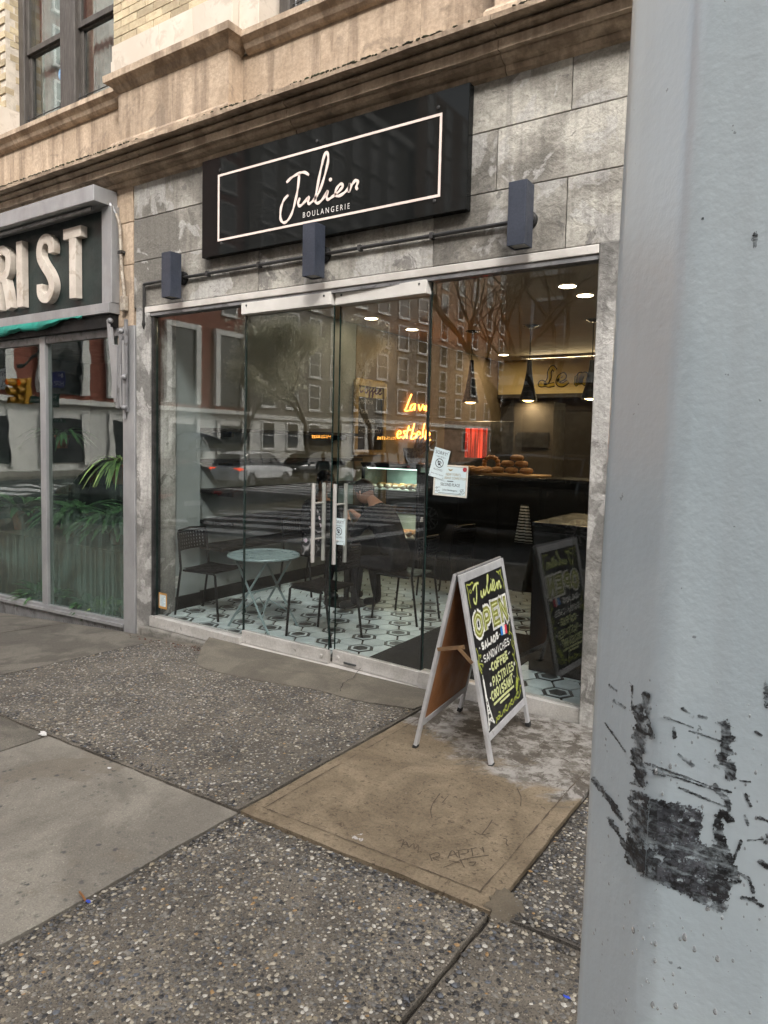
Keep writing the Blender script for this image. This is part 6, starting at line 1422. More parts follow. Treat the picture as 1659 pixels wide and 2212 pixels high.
# inside the florist
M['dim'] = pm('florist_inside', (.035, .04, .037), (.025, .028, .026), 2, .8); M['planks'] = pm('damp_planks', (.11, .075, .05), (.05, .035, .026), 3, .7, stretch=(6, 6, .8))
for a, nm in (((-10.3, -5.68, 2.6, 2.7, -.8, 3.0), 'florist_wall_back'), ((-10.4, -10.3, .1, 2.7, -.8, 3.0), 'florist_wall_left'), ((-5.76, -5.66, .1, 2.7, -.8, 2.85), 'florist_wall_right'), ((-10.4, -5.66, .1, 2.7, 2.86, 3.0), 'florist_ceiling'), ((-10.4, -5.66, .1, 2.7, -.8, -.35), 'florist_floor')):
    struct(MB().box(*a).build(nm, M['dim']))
bench = thing('plank_bench', 'dark plank bench behind the fogged florist glass', 'bench', (-7.9, .5, -.3))
for k in range(24): MB().box(-10.2+k*.184, -10.2+k*.184+.176, .42, .45, -.34, .42).build('plank', M['planks'], bench)
MB().box(-10.2, -5.8, .40, 1.2, .421, .455).build('top', M['planks'], bench)
M['leafgreen'] = pm('leaf_green', (.075, .16, .055), (.04, .10, .035), 6, .45, rnd=.3); M['leafbright'] = pm('leaf_bright', (.24, .34, .08), (.12, .22, .05), 6, .45, rnd=.3); M['terracotta'] = pm('terracotta', (.30, .115, .055), (.22, .08, .04), 6, .8)
def leafy(c, n, ln, wid, droop, mat, pot, lab, up=.8):
    t_ = thing('potted_plant', lab, 'plant', tuple(c)); c = Vector(c)
    if pot: MB().lathe([(.08*pot, 0), (.11*pot, .17*pot), (.125*pot, .18*pot), (.12*pot, .21*pot), (.10*pot, .20*pot)], c, 14).build('pot', M['terracotta'], t_, smooth=True)
    b = MB(); z0 = .2*pot
    for k in range(n):
        a = random.uniform(0, 2*PI); L = ln*random.uniform(.6, 1.1); u = up*random.uniform(.5, 1.2); d = Vector((math.cos(a), math.sin(a), 0)); s_ = Vector((-d.y, d.x, 0)); pv = []
        for q in range(7):
            f = q/6; p = c + Vector((0, 0, z0)) + d*(L*f) + Vector((0, 0, L*(u*f - droop*f*f))); w = wid*math.sin(PI*min(.97, .12+.86*f))*.5
            pv += [p + s_*w, p + Vector((0, 0, -w*.35)), p - s_*w]
        b.add(pv, [(i*3+j, i*3+j+1, i*3+j+4, i*3+j+3) for i in range(6) for j in range(2)])
    b.build('leaves', mat, t_, True); return t_
leafy(F(262, 1015, .35) + Vector((0, 0, -.15)), 46, .48, .040, 1.15, M['leafbright'], 1.0, 'spider plant with long arching bright leaves beside the florist frame', 1.0)
p = F(262, 1015, .35); hs_ = MB().tube([(p.x, .35, p.z+.08), (p.x, .35, 2.6)], .004, 6); 
leafy((-6.9, .75, .46), 130, .6, .12, .8, M['leafgreen'], 1.3, 'bushy broad leaved plant right of the florist mullion'); leafy((-7.8, .8, .46), 130, .62, .13, .8, M['leafgreen'], 1.3, 'bushy broad leaved plant left of the florist mullion'); leafy((-8.9, .7, .46), 50, .6, .12, .6, M['leafgreen'], 1.2, 'leafy plant at the far left edge of the florist window')
leafy((-6.35, .26, -.33), 70, .30, .07, .5, M['leafbright'], .9, 'small bright potted plant low behind the florist glass'); leafy((-5.98, .27, -.33), 18, .16, .05, .5, M['leafgreen'], 1.35, 'small plant in a terracotta pot in the florist corner'); leafy((-6.1, 1.1, 1.5), 40, .6, .07, .9, M['leafgreen'], .9, 'tall hanging plant at the back of the florist')
leafy((-6.65, .28, -.34), 80, .36, .06, .5, M['leafgreen'], .8, 'dense low plant behind the streaked florist glass'); leafy((-7.6, .28, -.36), 90, .40, .07, .5, M['leafgreen'], .8, 'dense low plant left of the florist mullion'); leafy((-7.4, .35, 1.55), 30, .45, .05, .9, M['leafgreen'], .7, 'hanging plant high in the left florist window')

# ================================================================== the street behind the camera (what the glass mirrors)
def road_mat():
    m, t, o = nt('wet_asphalt'); v = coords(t)
    col = ramp(t, noise(t, v, .25, 5, .6), [(.3, (.020, .021, .022)), (.7, (.034, .035, .036))]); col = mixc(t, .4, col, ramp(t, noise(t, v, 60, 3, .7), [(.3, .5), (.7, 1)]), 'MULTIPLY')
    principled(t, o, col, ramp(t, noise(t, v, .5, 4), [(.35, .45), (.65, .75)]), 0, .5, bump(t, noise(t, v, 90, 3), .2, .004)); return m
M['road'] = road_mat(); M['roadpaint'] = pm('road_paint', (.85, .85, .83), (.70, .70, .68), 1.4, .6, dirt=((.10, .10, .10), 2.5, .60, .7)); M['granite'] = pm('granite_kerb', (.36, .35, .33), (.27, .26, .25), 8, .8, fine=.3)
xs = [-120, -60, -40, -30, -20, -16, -12, -8, -4, 0, 6, 14, 25, 60]; ys = [-160, -100, -60, -30, -17, -10, -4.75]
rb = MB(); rb.add([(x, y, rz(x)) for y in ys for x in xs], [(j*len(xs)+i, j*len(xs)+i+1, (j+1)*len(xs)+i+1, (j+1)*len(xs)+i) for j in range(len(ys)-1) for i in range(len(xs)-1)]); road = struct(rb.build('road', M['road']))
rb = MB(); rb.add([(-120, -4.75, rz(-120)), (-14.15, -4.75, rz(-14.15)), (-14.15, 60, rz(-14.15)), (-120, 60, rz(-120))], [(0, 1, 2, 3)]); struct(rb.build('side_road', M['road']))
gr = struct(MB().box(-300, 300, -400, 100, -14, -12).build('terrain', M['slab_fine']))
gp = MB().add([(-300, -400, -3.5), (300, -400, -3.5), (300, 150, -3.5), (-300, 150, -3.5)], [(0, 1, 2, 3)]); struct(gp.build('ground', M['road']))
for k in range(18):                                  # near kerb stones
    x0, x1 = -14.1+k*1.3, -14.1+(k+1)*1.3-.006; b = MB(); b.add([(x, y, z) for x in (x0, x1) for y, z in ((-4.76, rz(x)-.1), (-4.605, rz(x)-.1), (-4.605, gz(x, -4.6)), (-4.76, gz(x, -4.6)))], [(0, 1, 2, 3), (7, 6, 5, 4), (0, 4, 5, 1), (1, 5, 6, 2), (2, 6, 7, 3), (3, 7, 4, 0)]); b.build('kerb_stone', M['granite'], pavement)
def stripe(x0, x1, y0, y1, nm='crossing_stripe'):
    n = 10; b = MB(); b.add([(x0+(x1-x0)*k/n, y, rz(x0+(x1-x0)*k/n)+.004) for y in (y0, y1) for k in range(n+1)], [(k, k+1, n+2+k, n+1+k) for k in range(n)]); b.build(nm, M['roadpaint'], road)
for k in range(10): stripe(-15.4, -10.2, -5.9-k*1.15, -5.35-k*1.15)
for k in range(9): stripe(-31, -25.5, -9.0-k*1.25, -8.4-k*1.25)
for k in range(8): stripe(-23.6, -16.8, -18.4-k*1.15, -17.85-k*1.15)
stripe(-9.2, -8.7, -16.6, -5.0, 'stop_line'); stripe(-40, -5, -10.9, -10.75, 'lane_line'); stripe(-5, 40, -10.9, -10.75, 'lane_line')
# far pavements
def block_walk(nm, x0, x1, y0, y1): 
    n = 8; xs_ = [x0+(x1-x0)*k/n for k in range(n+1)]; b = MB(); b.add([(x, y, rz(x)+.14) for y in (y0, y1) for x in xs_] + [(x, y, rz(x)-.05) for y in (y0, y1) for x in xs_], [(k, k+1, n+2+k, n+1+k) for k in range(n)] + [(2*n+2+k, 2*n+3+k, k+1, k) for k in range(n)] + [(n+1+k, n+2+k, 3*n+4+k, 3*n+3+k) for k in range(n)] + [(n, 3*n+2, 4*n+3, 2*n+1), (2*n+2, 0, n+1, 3*n+3)]); struct(b.build(nm, M['slab_grey']))
block_walk('far_pavement', -12, 40, -24, -17.2); block_walk('far_pavement', -40, -34.6, -150, -17.2); block_walk('far_pavement', -110, -34.6, -17.2+.01, -13.0); block_walk('far_pavement', -110, -34.6, 1, 6)
# ---------------------------------------------------------------- buildings over the way
M['greybrick'] = pm('grey_brown_brick', (.24, .215, .185), (.19, .168, .145), 3, .9, bmp=.2, fine=.3); M['redbrick'] = pm('red_brick', (.26, .09, .06), (.20, .07, .046), 3, .9, bmp=.2, fine=.3); M['orangebrick'] = pm('orange_brick', (.34, .205, .125), (.27, .16, .10), 2, .9, bmp=.2, fine=.3); M['beigestone'] = pm('beige_stone', (.36, .30, .22), (.29, .24, .18), 2, .9, bmp=.2); M['palestone'] = pm('pale_stone', (.74, .73, .69), (.64, .63, .60), 2, .85, bmp=.2); M['whiteframe'] = pm('white_window_frame', (.80, .79, .76), None, 4, .6)
def win_meshes(w, h):
    f = MB(); e = .13                               # local: x out of the wall, y across, z up
    for a in ((-w/2, -w/2+e, 0, h), (w/2-e, w/2, 0, h), (-w/2+e, w/2-e, h-e, h), (-w/2+e, w/2-e, 0, e), (-w/2+e, w/2-e, h*.5-.035, h*.5+.035)): f.box(-.05, .05, *a)
    f.box(-.05, .14, -w/2-.08, w/2+.08, -.10, -.002)
    return f.mesh('window', M['whiteframe']), MB().box(-.045, -.015, -w/2+.01, w/2-.01, .01, h-.01).mesh('pane', M['paneglass'])
WM = win_meshes(1.6, 2.3)
def windows(b, face, cols, rows_, z0, dz, skip=()):
    for c_ in cols:
        for r_ in range(rows_):
            if (r_ in skip): continue
            o = link('window', WM[0], None); o.parent = b; o.matrix_parent_inverse = Matrix.Translation(-Vector(b.location))
            if face[0] == 'x': o.location = (face[1]+.02, c_, z0+r_*dz)
            else: o.location = (c_, face[1]+.02, z0+r_*dz); o.rotation_euler = (0, 0, PI/2)
            p = bpy.data.objects.new('pane', WM[1]); COL.objects.link(p); p.parent = o
zb = rz(-40)+.14
B = thing('grey_apartment_block', 'grey brown brick apartment block with white framed windows across the side street', 'building', (-46, -47, zb))
MB().box(-52, -40, -60, -36.2, zb, 33).build('wall', M['greybrick'], B); MB().box(-40.0, -39.93, -60, -36.2, zb, 3.4).build('plinth', M['palestone'], B); MB().box(-40, -39.75, -60.02, -36.2, 3.4, 3.75).build('string_course', M['palestone'], B); MB().box(-40, -39.6, -60.02, -36.2, 32.6, 33.3).build('parapet', M['palestone'], B)
windows(B, ('x', -40), [-38.3-k*3.0 for k in range(7)], 10, 4.4, 2.95); windows(B, ('x', -39.93), [-38.3-k*3.0 for k in range(7)], 1, .9, 2.9)
Cc = thing('tall_brick_tower', 'tall orange brick apartment tower beyond the grey block', 'building', (-46, -80, zb))
MB().box(-54, -39.4, -104, -60.1, zb, 40).build('wall', M['orangebrick'], Cc); MB().box(-39.4, -39.2, -104, -60.1, 3.6, 4.0).build('string_course', M['palestone'], Cc)
windows(Cc, ('x', -39.4), [-63-k*4.0 for k in range(10)], 12, 4.8, 2.95); windows(Cc, ('x', -39.4), [-65-k*8.0 for k in range(5)], 1, .9, 2.9)
A = thing('red_brick_building', 'red brick building with pale stone window surrounds and ground floor', 'building', (-46, -24, zb))
MB().box(-54, -40.3, -36.1, -13, 3.9, 30).build('wall', M['redbrick'], A); MB().box(-54, -40.1, -36.1, -13, zb, 3.6).build('stone_base', M['palestone'], A); MB().box(-54, -39.7, -36.12, -12.9, 3.601, 3.899).build('string_course', M['palestone'], A)
for k, y in enumerate((-34.2, -29.6, -25.0, -20.4, -15.8)):
    for s_ in (-1, 1): MB().box(-40.3, -40.0, y+s_*1.35-.22, y+s_*1.35+.22, 4.2, 9.6).build('stone_surround', M['palestone'], A)
    MB().box(-40.3, -40.02, y-1.57, y+1.57, 9.61, 10.0).build('stone_lintel', M['palestone'], A); w = MB().box(-40.29, -40.2, y-1.12, y+1.12, 4.2, 9.6).build('tall_window', M['paneglass'], A)
    for q in range(1, 4): MB().box(-40.2, -40.16, y-1.12, y+1.12, 4.2+q*1.35-.04, 4.2+q*1.35+.04).build('glazing_bar', M['darksteel'], w)
    MB().box(-40.09, -40.02, y-1.1, y+1.1, zb+.5, 2.7).build('shop_window', M['paneglass'], A)
    for s_ in (-1, 1): MB().box(-40.09, -39.95, y+s_*1.3-.16, y+s_*1.3+.16, zb+.3, 3.1).build('stone_surround', M['palestone'], A)
windows(A, ('x', -40.3), [-34.2+k*4.6 for k in range(5)], 6, 11.2, 3.1)
aw2 = thing('domed_awning', 'dark domed entrance awning on the pale stone ground floor across the street', 'awning', (-39, -33.5, 1.5)); pA = FX(430, 965, -39.0); b = MB(); secs = []
for k in range(9):
    a = PI*k/8; secs.append([(-40.05+r*1.9, -pA.y+math.cos(a)*1.8*(1-.0*r), .95+math.sin(a)*1.15*(1-.25*r*r)) for r in (0, .4, .75, 1.0)])
b.loft(secs, closed=False, cap=False); o = b.build('canopy', M['navy'], aw2, True); sm_ = o.modifiers.new('solid', 'SOLIDIFY'); sm_.thickness = .05
MB().box(-40.0, -38.1, -pA.y-1.82, -pA.y+1.82, .75, .945).build('valance', M['navy'], aw2)
Eb = thing('beige_building', 'broad beige stone building directly across the avenue', 'building', (2, -28, 0))
MB().box(-12.6, 40, -30, -24, -.6, 25.6).build('wall', M['beigestone'], Eb); MB().box(-12.62, 40.02, -24, -23.7, 4.3, 4.7).build('string_course', M['palestone'], Eb); MB().box(-12.7, 40.1, -24.0, -23.5, 25.2, 26.0).build('parapet', M['palestone'], Eb)
windows(Eb, ('y', -24), [-10.6+k*3.3 for k in range(9)], 6, 5.6, 3.3)
for k in range(5): MB().box(-11.6+k*6, -7.2+k*6, -24.0, -23.94, .4, 3.2).build('shop_window', M['paneglass'], Eb)
cfe = thing('coffee_sign', 'dark fascia sign reading COFFEE on the beige building', 'sign', (-9.4, -23.9, 3.6)); MB().box(-12.0, -6.8, -23.99, -23.85, 3.35, 4.2).build('fascia', M['wall_dark'], cfe)
fit_text('COFFEE', (-7.2, 3.5), (-11.6, 3.5), lambda u, v, w: (u, -23.84, v if v > 3.5 else 7.0-v), height=.55).build('lettering', M['alu_dark'], cfe)
# blocks that close the view along the side street and the avenue
for nm, lab, a, mt, face, cols in (('end_building', 'brown brick building closing the far end of the side street', (-60, 40, -170, -150, -1, 36), 'greybrick', ('y', -150), [-40+k*4 for k in range(12)]), ('avenue_building', 'pale brick building far left along the avenue', (-130, -112, -60, 30, -1, 34), 'orangebrick', ('x', -112), [-40+k*5 for k in range(10)])):
    t_ = thing(nm, lab, 'building', ((a[0]+a[1])/2, (a[2]+a[3])/2, -.6)); MB().box(*a).build('wall', M[mt], t_); windows(t_, face, cols, 6, 3, 4.0)
# ---------------------------------------------------------------- trees
M['bark'] = pm('bark', (.07, .055, .042), (.045, .035, .028), 10, .9, bmp=.5, bscale=30); m, t, o = nt('spring_leaf'); d_ = N(t, 'ShaderNodeBsdfDiffuse'); tl = N(t, 'ShaderNodeBsdfTranslucent'); mx = N(t, 'ShaderNodeMixShader'); mx.inputs[0].default_value = .5
lc = ramp(t, noise(t, coords(t), .8, 3), [(.3, (.60, .59, .46)), (.7, (.80, .77, .66))])
for q in (d_, tl): t.links.new(lc, q.inputs[0])
t.links.new(d_.outputs[0], mx.inputs[1]); t.links.new(tl.outputs[0], mx.inputs[2]); t.links.new(mx.outputs[0], o.inputs[0]); M['spring'] = m
M['blossom'] = pm('blossom', (.40, .37, .31), (.28, .26, .21), 1, .7)
def tree(base, h, spread, leaf, lab, seed, lean=0.0, depth=5):
    rnd = random.Random(seed); t_ = thing('street_tree', lab, 'tree', tuple(base)); tr = MB(); tips = []
    def grow(p, d, L, r, lv):
        n = 4; pts = [p]; dd = d.copy()
        for k in range(n): dd = (dd + Vector((rnd.gauss(0, .10), rnd.gauss(0, .10), .05))).normalized(); pts.append(pts[-1] + dd*L/n)
        tr.tube(pts, r, 6 if lv < 2 else 4, cap=lv < 2, radii=[r*(1-.45*k/n) for k in range(n+1)])
        if lv >= 2: tips.extend(pts[1:])
        if lv >= depth: return
        for k in range(2 if rnd.random() < .35 else 3):
            ax = Vector((rnd.gauss(0, 1), rnd.gauss(0, 1), rnd.gauss(0, .35))).normalized(); nd = (dd + ax*spread*rnd.uniform(.5, 1.0)).normalized(); grow(pts[-1 if k == 0 else rnd.choice((-1, -2))], nd, L*rnd.uniform(.62, .82), r*.55, lv+1)
    grow(Vector(base), Vector((lean, 0, 1)).normalized(), h*.34, h*.022, 0); tr.build('trunk', M['bark'], t_, True)
    if leaf:
        P = np.array([tuple(p) for p in tips]); n = leaf; idx = rng.integers(0, len(P), n); c = P[idx] + rng.normal(0, .26, (n, 3)); a = rng.normal(0, 1, (n, 3)); a /= np.linalg.norm(a, axis=1)[:, None]; bq = np.cross(a, rng.normal(0, 1, (n, 3))); bq /= np.linalg.norm(bq, axis=1)[:, None]; s_ = rng.uniform(.06, .13, (n, 1))
        V = np.stack([c-a*s_, c+bq*s_*.6, c+a*s_, c-bq*s_*.6], 1).reshape(-1, 3); me = bpy.data.meshes.new('crown'); me.from_pydata(V.tolist(), [], [(4*k, 4*k+1, 4*k+2, 4*k+3) for k in range(n)]); me.materials.append(M['spring']); link('crown', me, t_)
    return t_
def mgr(px, Y): p = F(px, 1000, Y); return Vector((p.x, -Y, rz(p.x)+.1))
tree(mgr(668, 27), 9.4, .85, 17000, 'street tree in pale spring leaf before the grey block', 3, .05)
tree(mgr(505, 27), 6.2, .85, 0, 'small bare street tree before the pale stone ground floor', 5)
tree(mgr(1085, 19.5), 11.5, .75, 0, 'tall bare street tree on the far pavement', 8, -.12, 6); tree(mgr(1190, 19.5), 10, .75, 0, 'bare street tree before the coffee sign', 11, .05)
# ---------------------------------------------------------------- vehicles
M['white_car'] = pm('white_car_paint', (.80, .80, .80), None, 2, .22, bmp=0, spec=.6); M['black_car'] = pm('black_car_paint', (.008, .008, .009), None, 2, .12, bmp=0, spec=.6); M['carglass'] = pm('car_glass', (.012, .014, .015), None, 2, .05, bmp=0, spec=.6); M['tyre'] = pm('tyre', (.015, .015, .015), None, 10, .8); M['chrome'] = pm('chrome_trim', (.75, .75, .75), None, 3, .12, 1.0, bmp=0); M['tail'] = emis('tail_light', (1.0, .10, .04), 3.0); M['headl'] = emis('head_light', (1, .92, .8), 4.0); M['rimalloy'] = pm('alloy', (.35, .35, .36), None, 5, .3, .9, bmp=0)
def car(label, paint, loc, heading, lit_tail=False, L=4.7):
    """local: +x front; stations shaped from bumper to bumper"""
    t_ = thing('suv', label, 'car', (0, 0, 0)); k = L/4.7
    ST = [(-2.35, .42, .86, .78), (-2.30, .34, .98, .86), (-2.0, .30, 1.04, .92), (-1.0, .26, 1.03, .945), (0, .26, 1.0, .95), (.9, .26, .97, .945), (1.35, .27, .96, .93), (1.9, .30, .90, .90), (2.22, .34, .80, .83), (2.35, .40, .68, .72)]
    secs = []
    for x, z0, z1, w in ST:
        zm = (z0+z1)/2; secs.append([(x*k, y, z) for y, z in ((-w*.80, z0), (-w*.97, z0+.10), (-w, zm), (-w*.985, z1-.10), (-w*.93, z1-.02), (-w*.5, z1+.015), (0, z1+.025), (w*.5, z1+.015), (w*.93, z1-.02), (w*.985, z1-.10), (w, zm), (w*.97, z0+.10), (w*.80, z0))])
    MB().loft(secs).build('body', M[paint], t_, True)
    CB = [(-2.22, 1.02, .80, 1.06, .78), (-1.95, 1.02, .82, 1.56, .64), (-1.5, 1.02, .84, 1.66, .66), (-.4, 1.0, .85, 1.69, .67), (.35, .98, .85, 1.66, .66), (.75, .97, .84, 1.50, .66), (1.28, .95, .82, .99, .78)]
    MB().loft([[(x*k, -wb, zb_-.03), (x*k, -wt*1.02, zt_-.05), (x*k, -wt*.85, zt_), (x*k, 0, zt_+.02), (x*k, wt*.85, zt_), (x*k, wt*1.02, zt_-.05), (x*k, wb, zb_-.03)] for x, zb_, wb, zt_, wt in CB]).build('glasshouse', M['carglass'], t_, True)
    MB().loft([[(x*k, -wt*.98, zt_-.035), (x*k, -wt*.86, zt_+.012), (x*k, 0, zt_+.035), (x*k, wt*.86, zt_+.012), (x*k, wt*.98, zt_-.035), (x*k, 0, zt_-.06)] for x, zb_, wb, zt_, wt in CB[1:6]]).build('roof', M[paint], t_, True)
    for s_ in (-1, 1):
        pl = MB()
        for (xa_, za, xb, zb2) in ((.78, 1.46, 1.30, .96), (-.42, 1.67, -.35, .98), (-1.42, 1.64, -1.35, 1.0), (-2.0, 1.52, -2.2, 1.03)): pl.bar((xa_*k, s_*.685, za), (xb*k, s_*.845, zb2), .06, .07)
        pl.build('pillar', M[paint], t_)
        MB().tube([(1.22*k, s_*.855, 1.0), (.2*k, s_*.865, 1.01), (-1.2*k, s_*.855, 1.03), (-1.95*k, s_*.83, 1.06), (-1.9*k, s_*.73, 1.40), (-1.4*k, s_*.70, 1.60), (-.4*k, s_*.70, 1.645), (.35*k, s_*.70, 1.62), (.78*k, s_*.72, 1.45), (1.22*k, s_*.855, 1.0)], .016, 5, cap=False).build('window_trim', M['chrome'], t_)
        MB().blob((.95*k, s_*.98, 1.05), .07, .11, .075, 8, 6).build('mirror', M[paint], t_, True)
        MB().box(-2.34*k, -2.0*k, s_*.55, s_*.90, .82, .93).build('tail_light', M['tail'] if lit_tail else M['redink'], t_, bevel=.02); MB().box(2.02*k, 2.26*k, s_*.52, s_*.84, .66, .76).build('headlight', M['chrome'], t_, bevel=.02)
        MB().tube([(-1.3*k, s_*.93, .40), (1.3*k, s_*.93, .38)], .03, 6).build('side_trim', M['black'], t_)
        for x in (-1.42*k, 1.42*k):
            w = MB(); w.lathe([(.21, -.11), (.33, -.11), (.36, -.07), (.36, .07), (.33, .11), (.21, .11)], (0, 0, 0), 24); w.v = [(x+a, s_*.83+c, .36+b_) for a, b_, c in w.v]; wh = w.build('wheel', M['tyre'], t_, True)
            r_ = MB(); 
            for q in range(10): a = 2*PI*q/10; r_.bar((x+.05*math.cos(a), s_*.945, .36+.05*math.sin(a)), (x+.225*math.cos(a), s_*.935, .36+.225*math.sin(a)), .035, .02, up=(0, 1, 0))
            r_.tube([(x+.225*math.cos(2*PI*q/20), s_*.935, .36+.225*math.sin(2*PI*q/20)) for q in range(21)], .014, 5, cap=False); r_.build('rim', M['rimalloy'], wh)
    MB().box(-2.362*k, -2.34*k, -.26, .26, .62, .74).build('number_plate', M['whiteplastic'], t_); MB().box(2.33*k, 2.365*k, -.5, .5, .46, .60).build('grille', M['black'], t_)
    t_.location = loc; t_.rotation_euler = (0, 0, heading); return t_
def on_road(x, y): return (x, y, rz(x))
car('black SUV with chrome window trim passing in front of the bakery', 'black_car', on_road(-5.3, -8.6), rad(180), L=5.0)
car('white SUV with lit tail lights turning across the junction', 'white_car', on_road(-24.6, -21.0), rad(-98), True)
car('dark SUV waiting at the kerb before the florist', 'black_car', on_road(-15.2, -7.0), rad(182)); car('dark SUV behind the white one in the side street', 'black_car', on_road(-25.6, -26.5), rad(90))
bs_ = thing('city_bus', 'white and blue city bus with amber route display facing the junction', 'bus', (0, 0, 0)); M['busblue'] = pm('bus_blue', (.02, .03, .12), None, 2, .3); M['buswhite'] = pm('bus_white', (.45, .46, .48), None, 2, .3)
bb2 = MB(); secs = []                                # local: front at y=0 facing +y
for y, e in ((0, .12), (-.25, .03), (-.6, 0), (-11.5, 0), (-11.9, .08)): secs.append([(x*(1.28-e), y, z) for x, z in ((-1, .35), (-1, 1.0), (-1, 2.6), (-.90, 2.95-e), (.90, 2.95-e), (1, 2.6), (1, 1.0), (1, .35))])
bb2.loft([list(reversed(s_)) for s_ in secs]).build('body', M['buswhite'], bs_, bevel=.03); MB().box(-1.2, 1.2, -11.7, -.1, 2.80, 3.18).build('roof_fairing', M['busblue'], bs_, bevel=.08); MB().box(-1.10, 1.10, -.03, .03, 1.05, 2.38).build('windscreen', M['carglass'], bs_, bevel=.04); MB().box(-1.08, 1.08, -.04, .04, 2.41, 2.82).build('display', M['black'], bs_, bevel=.03)
fit_text('M106 HARLEM'[:4] , (.95, 2.50), (.10, 2.50), lambda u, v, w: (u, .046, v if v > 2.5 else 5.0-v), height=.24).build('route_number', emis('amber_led', (1, .42, .08), 6.0), bs_)
for k in range(4): MB().box(-.15-k*.20, -.02-k*.20, .042, .046, 2.50, 2.72).build('route_text', bpy.data.materials['amber_led'], bs_)
for s_ in (-1, 1):
    MB().blob((s_*.85, .02, .75), .14, .05, .10, 10, 6).build('headlight', M['headl'], bs_, True)
    MB().box(s_*1.281-.02, s_*1.281+.02, -10.8, -.9, 1.25, 2.35).build('side_window', M['carglass'], bs_)
    for y in (-2.4, -9): w = MB(); w.lathe([(.2, -.14), (.46, -.14), (.48, 0), (.46, .14), (.2, .14)], (0, 0, 0), 20); w.v = [(s_*1.15+c, y+a, .48+b_) for a, b_, c in w.v]; w.build('wheel', M['tyre'], bs_, True)
pB = F(690, 1000, 34); bs_.location = (pB.x, -34, rz(pB.x)); 
# ---------------------------------------------------------------- pedestrian, signal, signs, posts
J = {'pelvis': ((0, 0, .95), (.14, .12)), 'waist': ((0, 0, 1.12), (.14, .11)), 'chest': ((0, 0, 1.35), (.17, .12)), 'neckb': ((0, 0, 1.48), .08), 'neck': ((.01, 0, 1.54), .052), 'chin': ((.02, 0, 1.58), .05)}
E_ = [('pelvis', 'waist'), ('waist', 'chest'), ('chest', 'neckb'), ('neckb', 'neck'), ('neck', 'chin')]
for s_, n in ((1, 'l'), (-1, 'r')):
    J.update({'hip'+n: ((0, s_*.09, .90), .095), 'knee'+n: ((.03*s_, s_*.10, .50), .065), 'ank'+n: ((-.04*s_, s_*.10, .09), .045), 'toe'+n: ((.13-.04*s_, s_*.12, .04), .04), 'sh'+n: ((0, s_*.19, 1.42), .07), 'el'+n: ((-.02, s_*.25, 1.13), .05), 'wr'+n: ((.08, s_*.24, .90), .036), 'ha'+n: ((.11, s_*.24, .83), .036)})
    E_ += [('pelvis', 'hip'+n), ('hip'+n, 'knee'+n), ('knee'+n, 'ank'+n), ('ank'+n, 'toe'+n), ('chest', 'sh'+n), ('sh'+n, 'el'+n), ('el'+n, 'wr'+n), ('wr'+n, 'ha'+n)]
    for q in range(5): J['f%d%s' % (q, n)] = ((.12+.012*(q-2), s_*.24+(.03*-s_ if q == 0 else 0), .78-.03*(q > 0)), .010); E_.append(('ha'+n, 'f%d%s' % (q, n)))
person('person', 'pedestrian in dark clothes standing at the crossing', J, E_, clothes(J, 'navy'), ((.03, 0, 1.66), (1, 0, 0)), (-17.0, -17.0, rz(-17)), rad(60))
sgp = thing('traffic_signal', 'yellow traffic signal heads on a mast arm at the far corner', 'traffic light', (0, 0, 0)); pp = MV(108, 900, 12); base_ = Vector((pp.x, -12, rz(pp.x))); sgp.location = base_
M['signalyellow'] = pm('signal_yellow', (.52, .27, .02), (.45, .22, .02), 3, .45); M['polegrey'] = pm('street_pole_grey', (.16, .20, .18), None, 4, .6)
MB().tube([base_, base_+Vector((0, 0, 6.6))], .09, 10).build('pole', M['polegrey'], sgp, True); pa = MV(45, 815, 12); MB().tube([base_+Vector((0, 0, 6.2)), (pa.x-.2, -12, pa.z+.45)], .05, 8).build('arm', M['polegrey'], sgp)
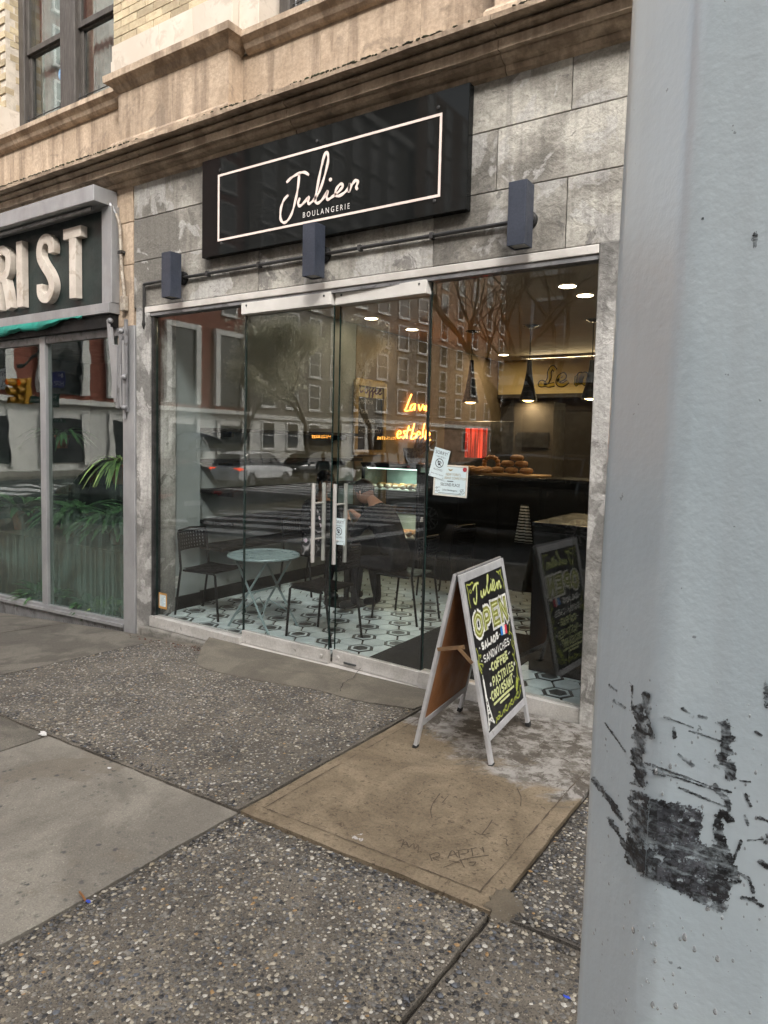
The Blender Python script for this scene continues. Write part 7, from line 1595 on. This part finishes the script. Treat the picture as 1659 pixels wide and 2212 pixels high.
for dx, rot in ((-.30, 0), (.42, .5)):
    c = Vector((pa.x+dx, -12, MV(45, 845, 12).z)); hd_ = MB().box(c.x-.19, c.x+.19, c.y-.14, c.y+.14, c.z-.55, c.z+.55).build('signal_head', M['signalyellow'], sgp, bevel=.03)
    for q in range(3):
        z = c.z+.36-.36*q; MB().tube([(c.x, c.y+.14, z), (c.x, c.y+.40, z-.02)], .15, 12, cap=False).build('visor', M['signalyellow'], hd_); l_ = MB().lathe([(.12, 0), (.12, .02)], (0, 0, 0), 12); l_.v = [(c.x+a, c.y+.145+z_, z+b_) for a, b_, z_ in l_.v]; l_.build('lens', M['headl'] if 0 else (emis('signal_red', (1, .25, .05), 4.0) if q == 0 else M['black']), hd_)
def street_sign(x0, y0_, x1, y1, lab, mat, lines, tm, post=True):
    a, b = MV(x0, y0_, 11.9), MV(x1, y1, 11.9); xa_, xb = min(a.x, b.x), max(a.x, b.x); zb2, zt2 = min(a.z, b.z), max(a.z, b.z); t_ = thing('street_sign', lab, 'sign', ((xa_+xb)/2, -11.9, zb2)); MB().box(xa_, xb, -11.915, -11.90, zb2, zt2).build('plate', mat, t_, bevel=.006); n = len(lines)
    for k, s_ in enumerate(lines):
        hh = (zt2-zb2)/n; z = zt2-hh*(k+.78); fr = lambda u, v, w: (u, -11.893, v if v >= z-1e-6 else 2*z-v); fit_text(s_, (xb-.06, z), (max(xa_+.06, xb-.06-len(s_)*hh*.55), z), fr, height=hh*.55).build('lettering', tm, t_)
street_sign(108, 805, 138, 838, 'blue hospital direction sign on the signal pole', pm('sign_blue', (.02, .035, .22), None, 3, .4), ['H', 'HOSPITAL'], M['whitepaint']); gsm = pm('sign_green', (.01, .09, .055), None, 3, .4)
street_sign(108, 851, 129, 878, 'green direction sign under the blue hospital sign', gsm, ['West', 'Side'], M['whitepaint']); street_sign(62, 857, 97, 870, 'green street name sign on the mast arm', gsm, ['Madison A'], M['whitepaint']); street_sign(109, 905, 138, 914, 'small green street name sign low on the signal pole', gsm, ['E 96 ST'], M['whitepaint']); street_sign(-14, 798, 18, 842, 'white regulatory sign at the left of the signal', M['whiteframe'], ['INTE', 'CL'], M['ink'])
for k, px in enumerate((402, 418)):
    p = FZ(px, 1062, -.55); t_ = thing('delineator_post', ['left', 'right'][k] + ' white flexible post at the edge of the junction', 'post', (p.x, -p.y, rz(p.x)), 'white delineator posts'); MB().tube([(p.x, -p.y, rz(p.x)), (p.x, -p.y, rz(p.x)+.95)], .05, 8).build('post', M['whiteframe'], t_, True); MB().tube([(p.x, -p.y, rz(p.x)+.62), (p.x, -p.y, rz(p.x)+.74)], .053, 8).build('band', M['alu_dark'], t_)
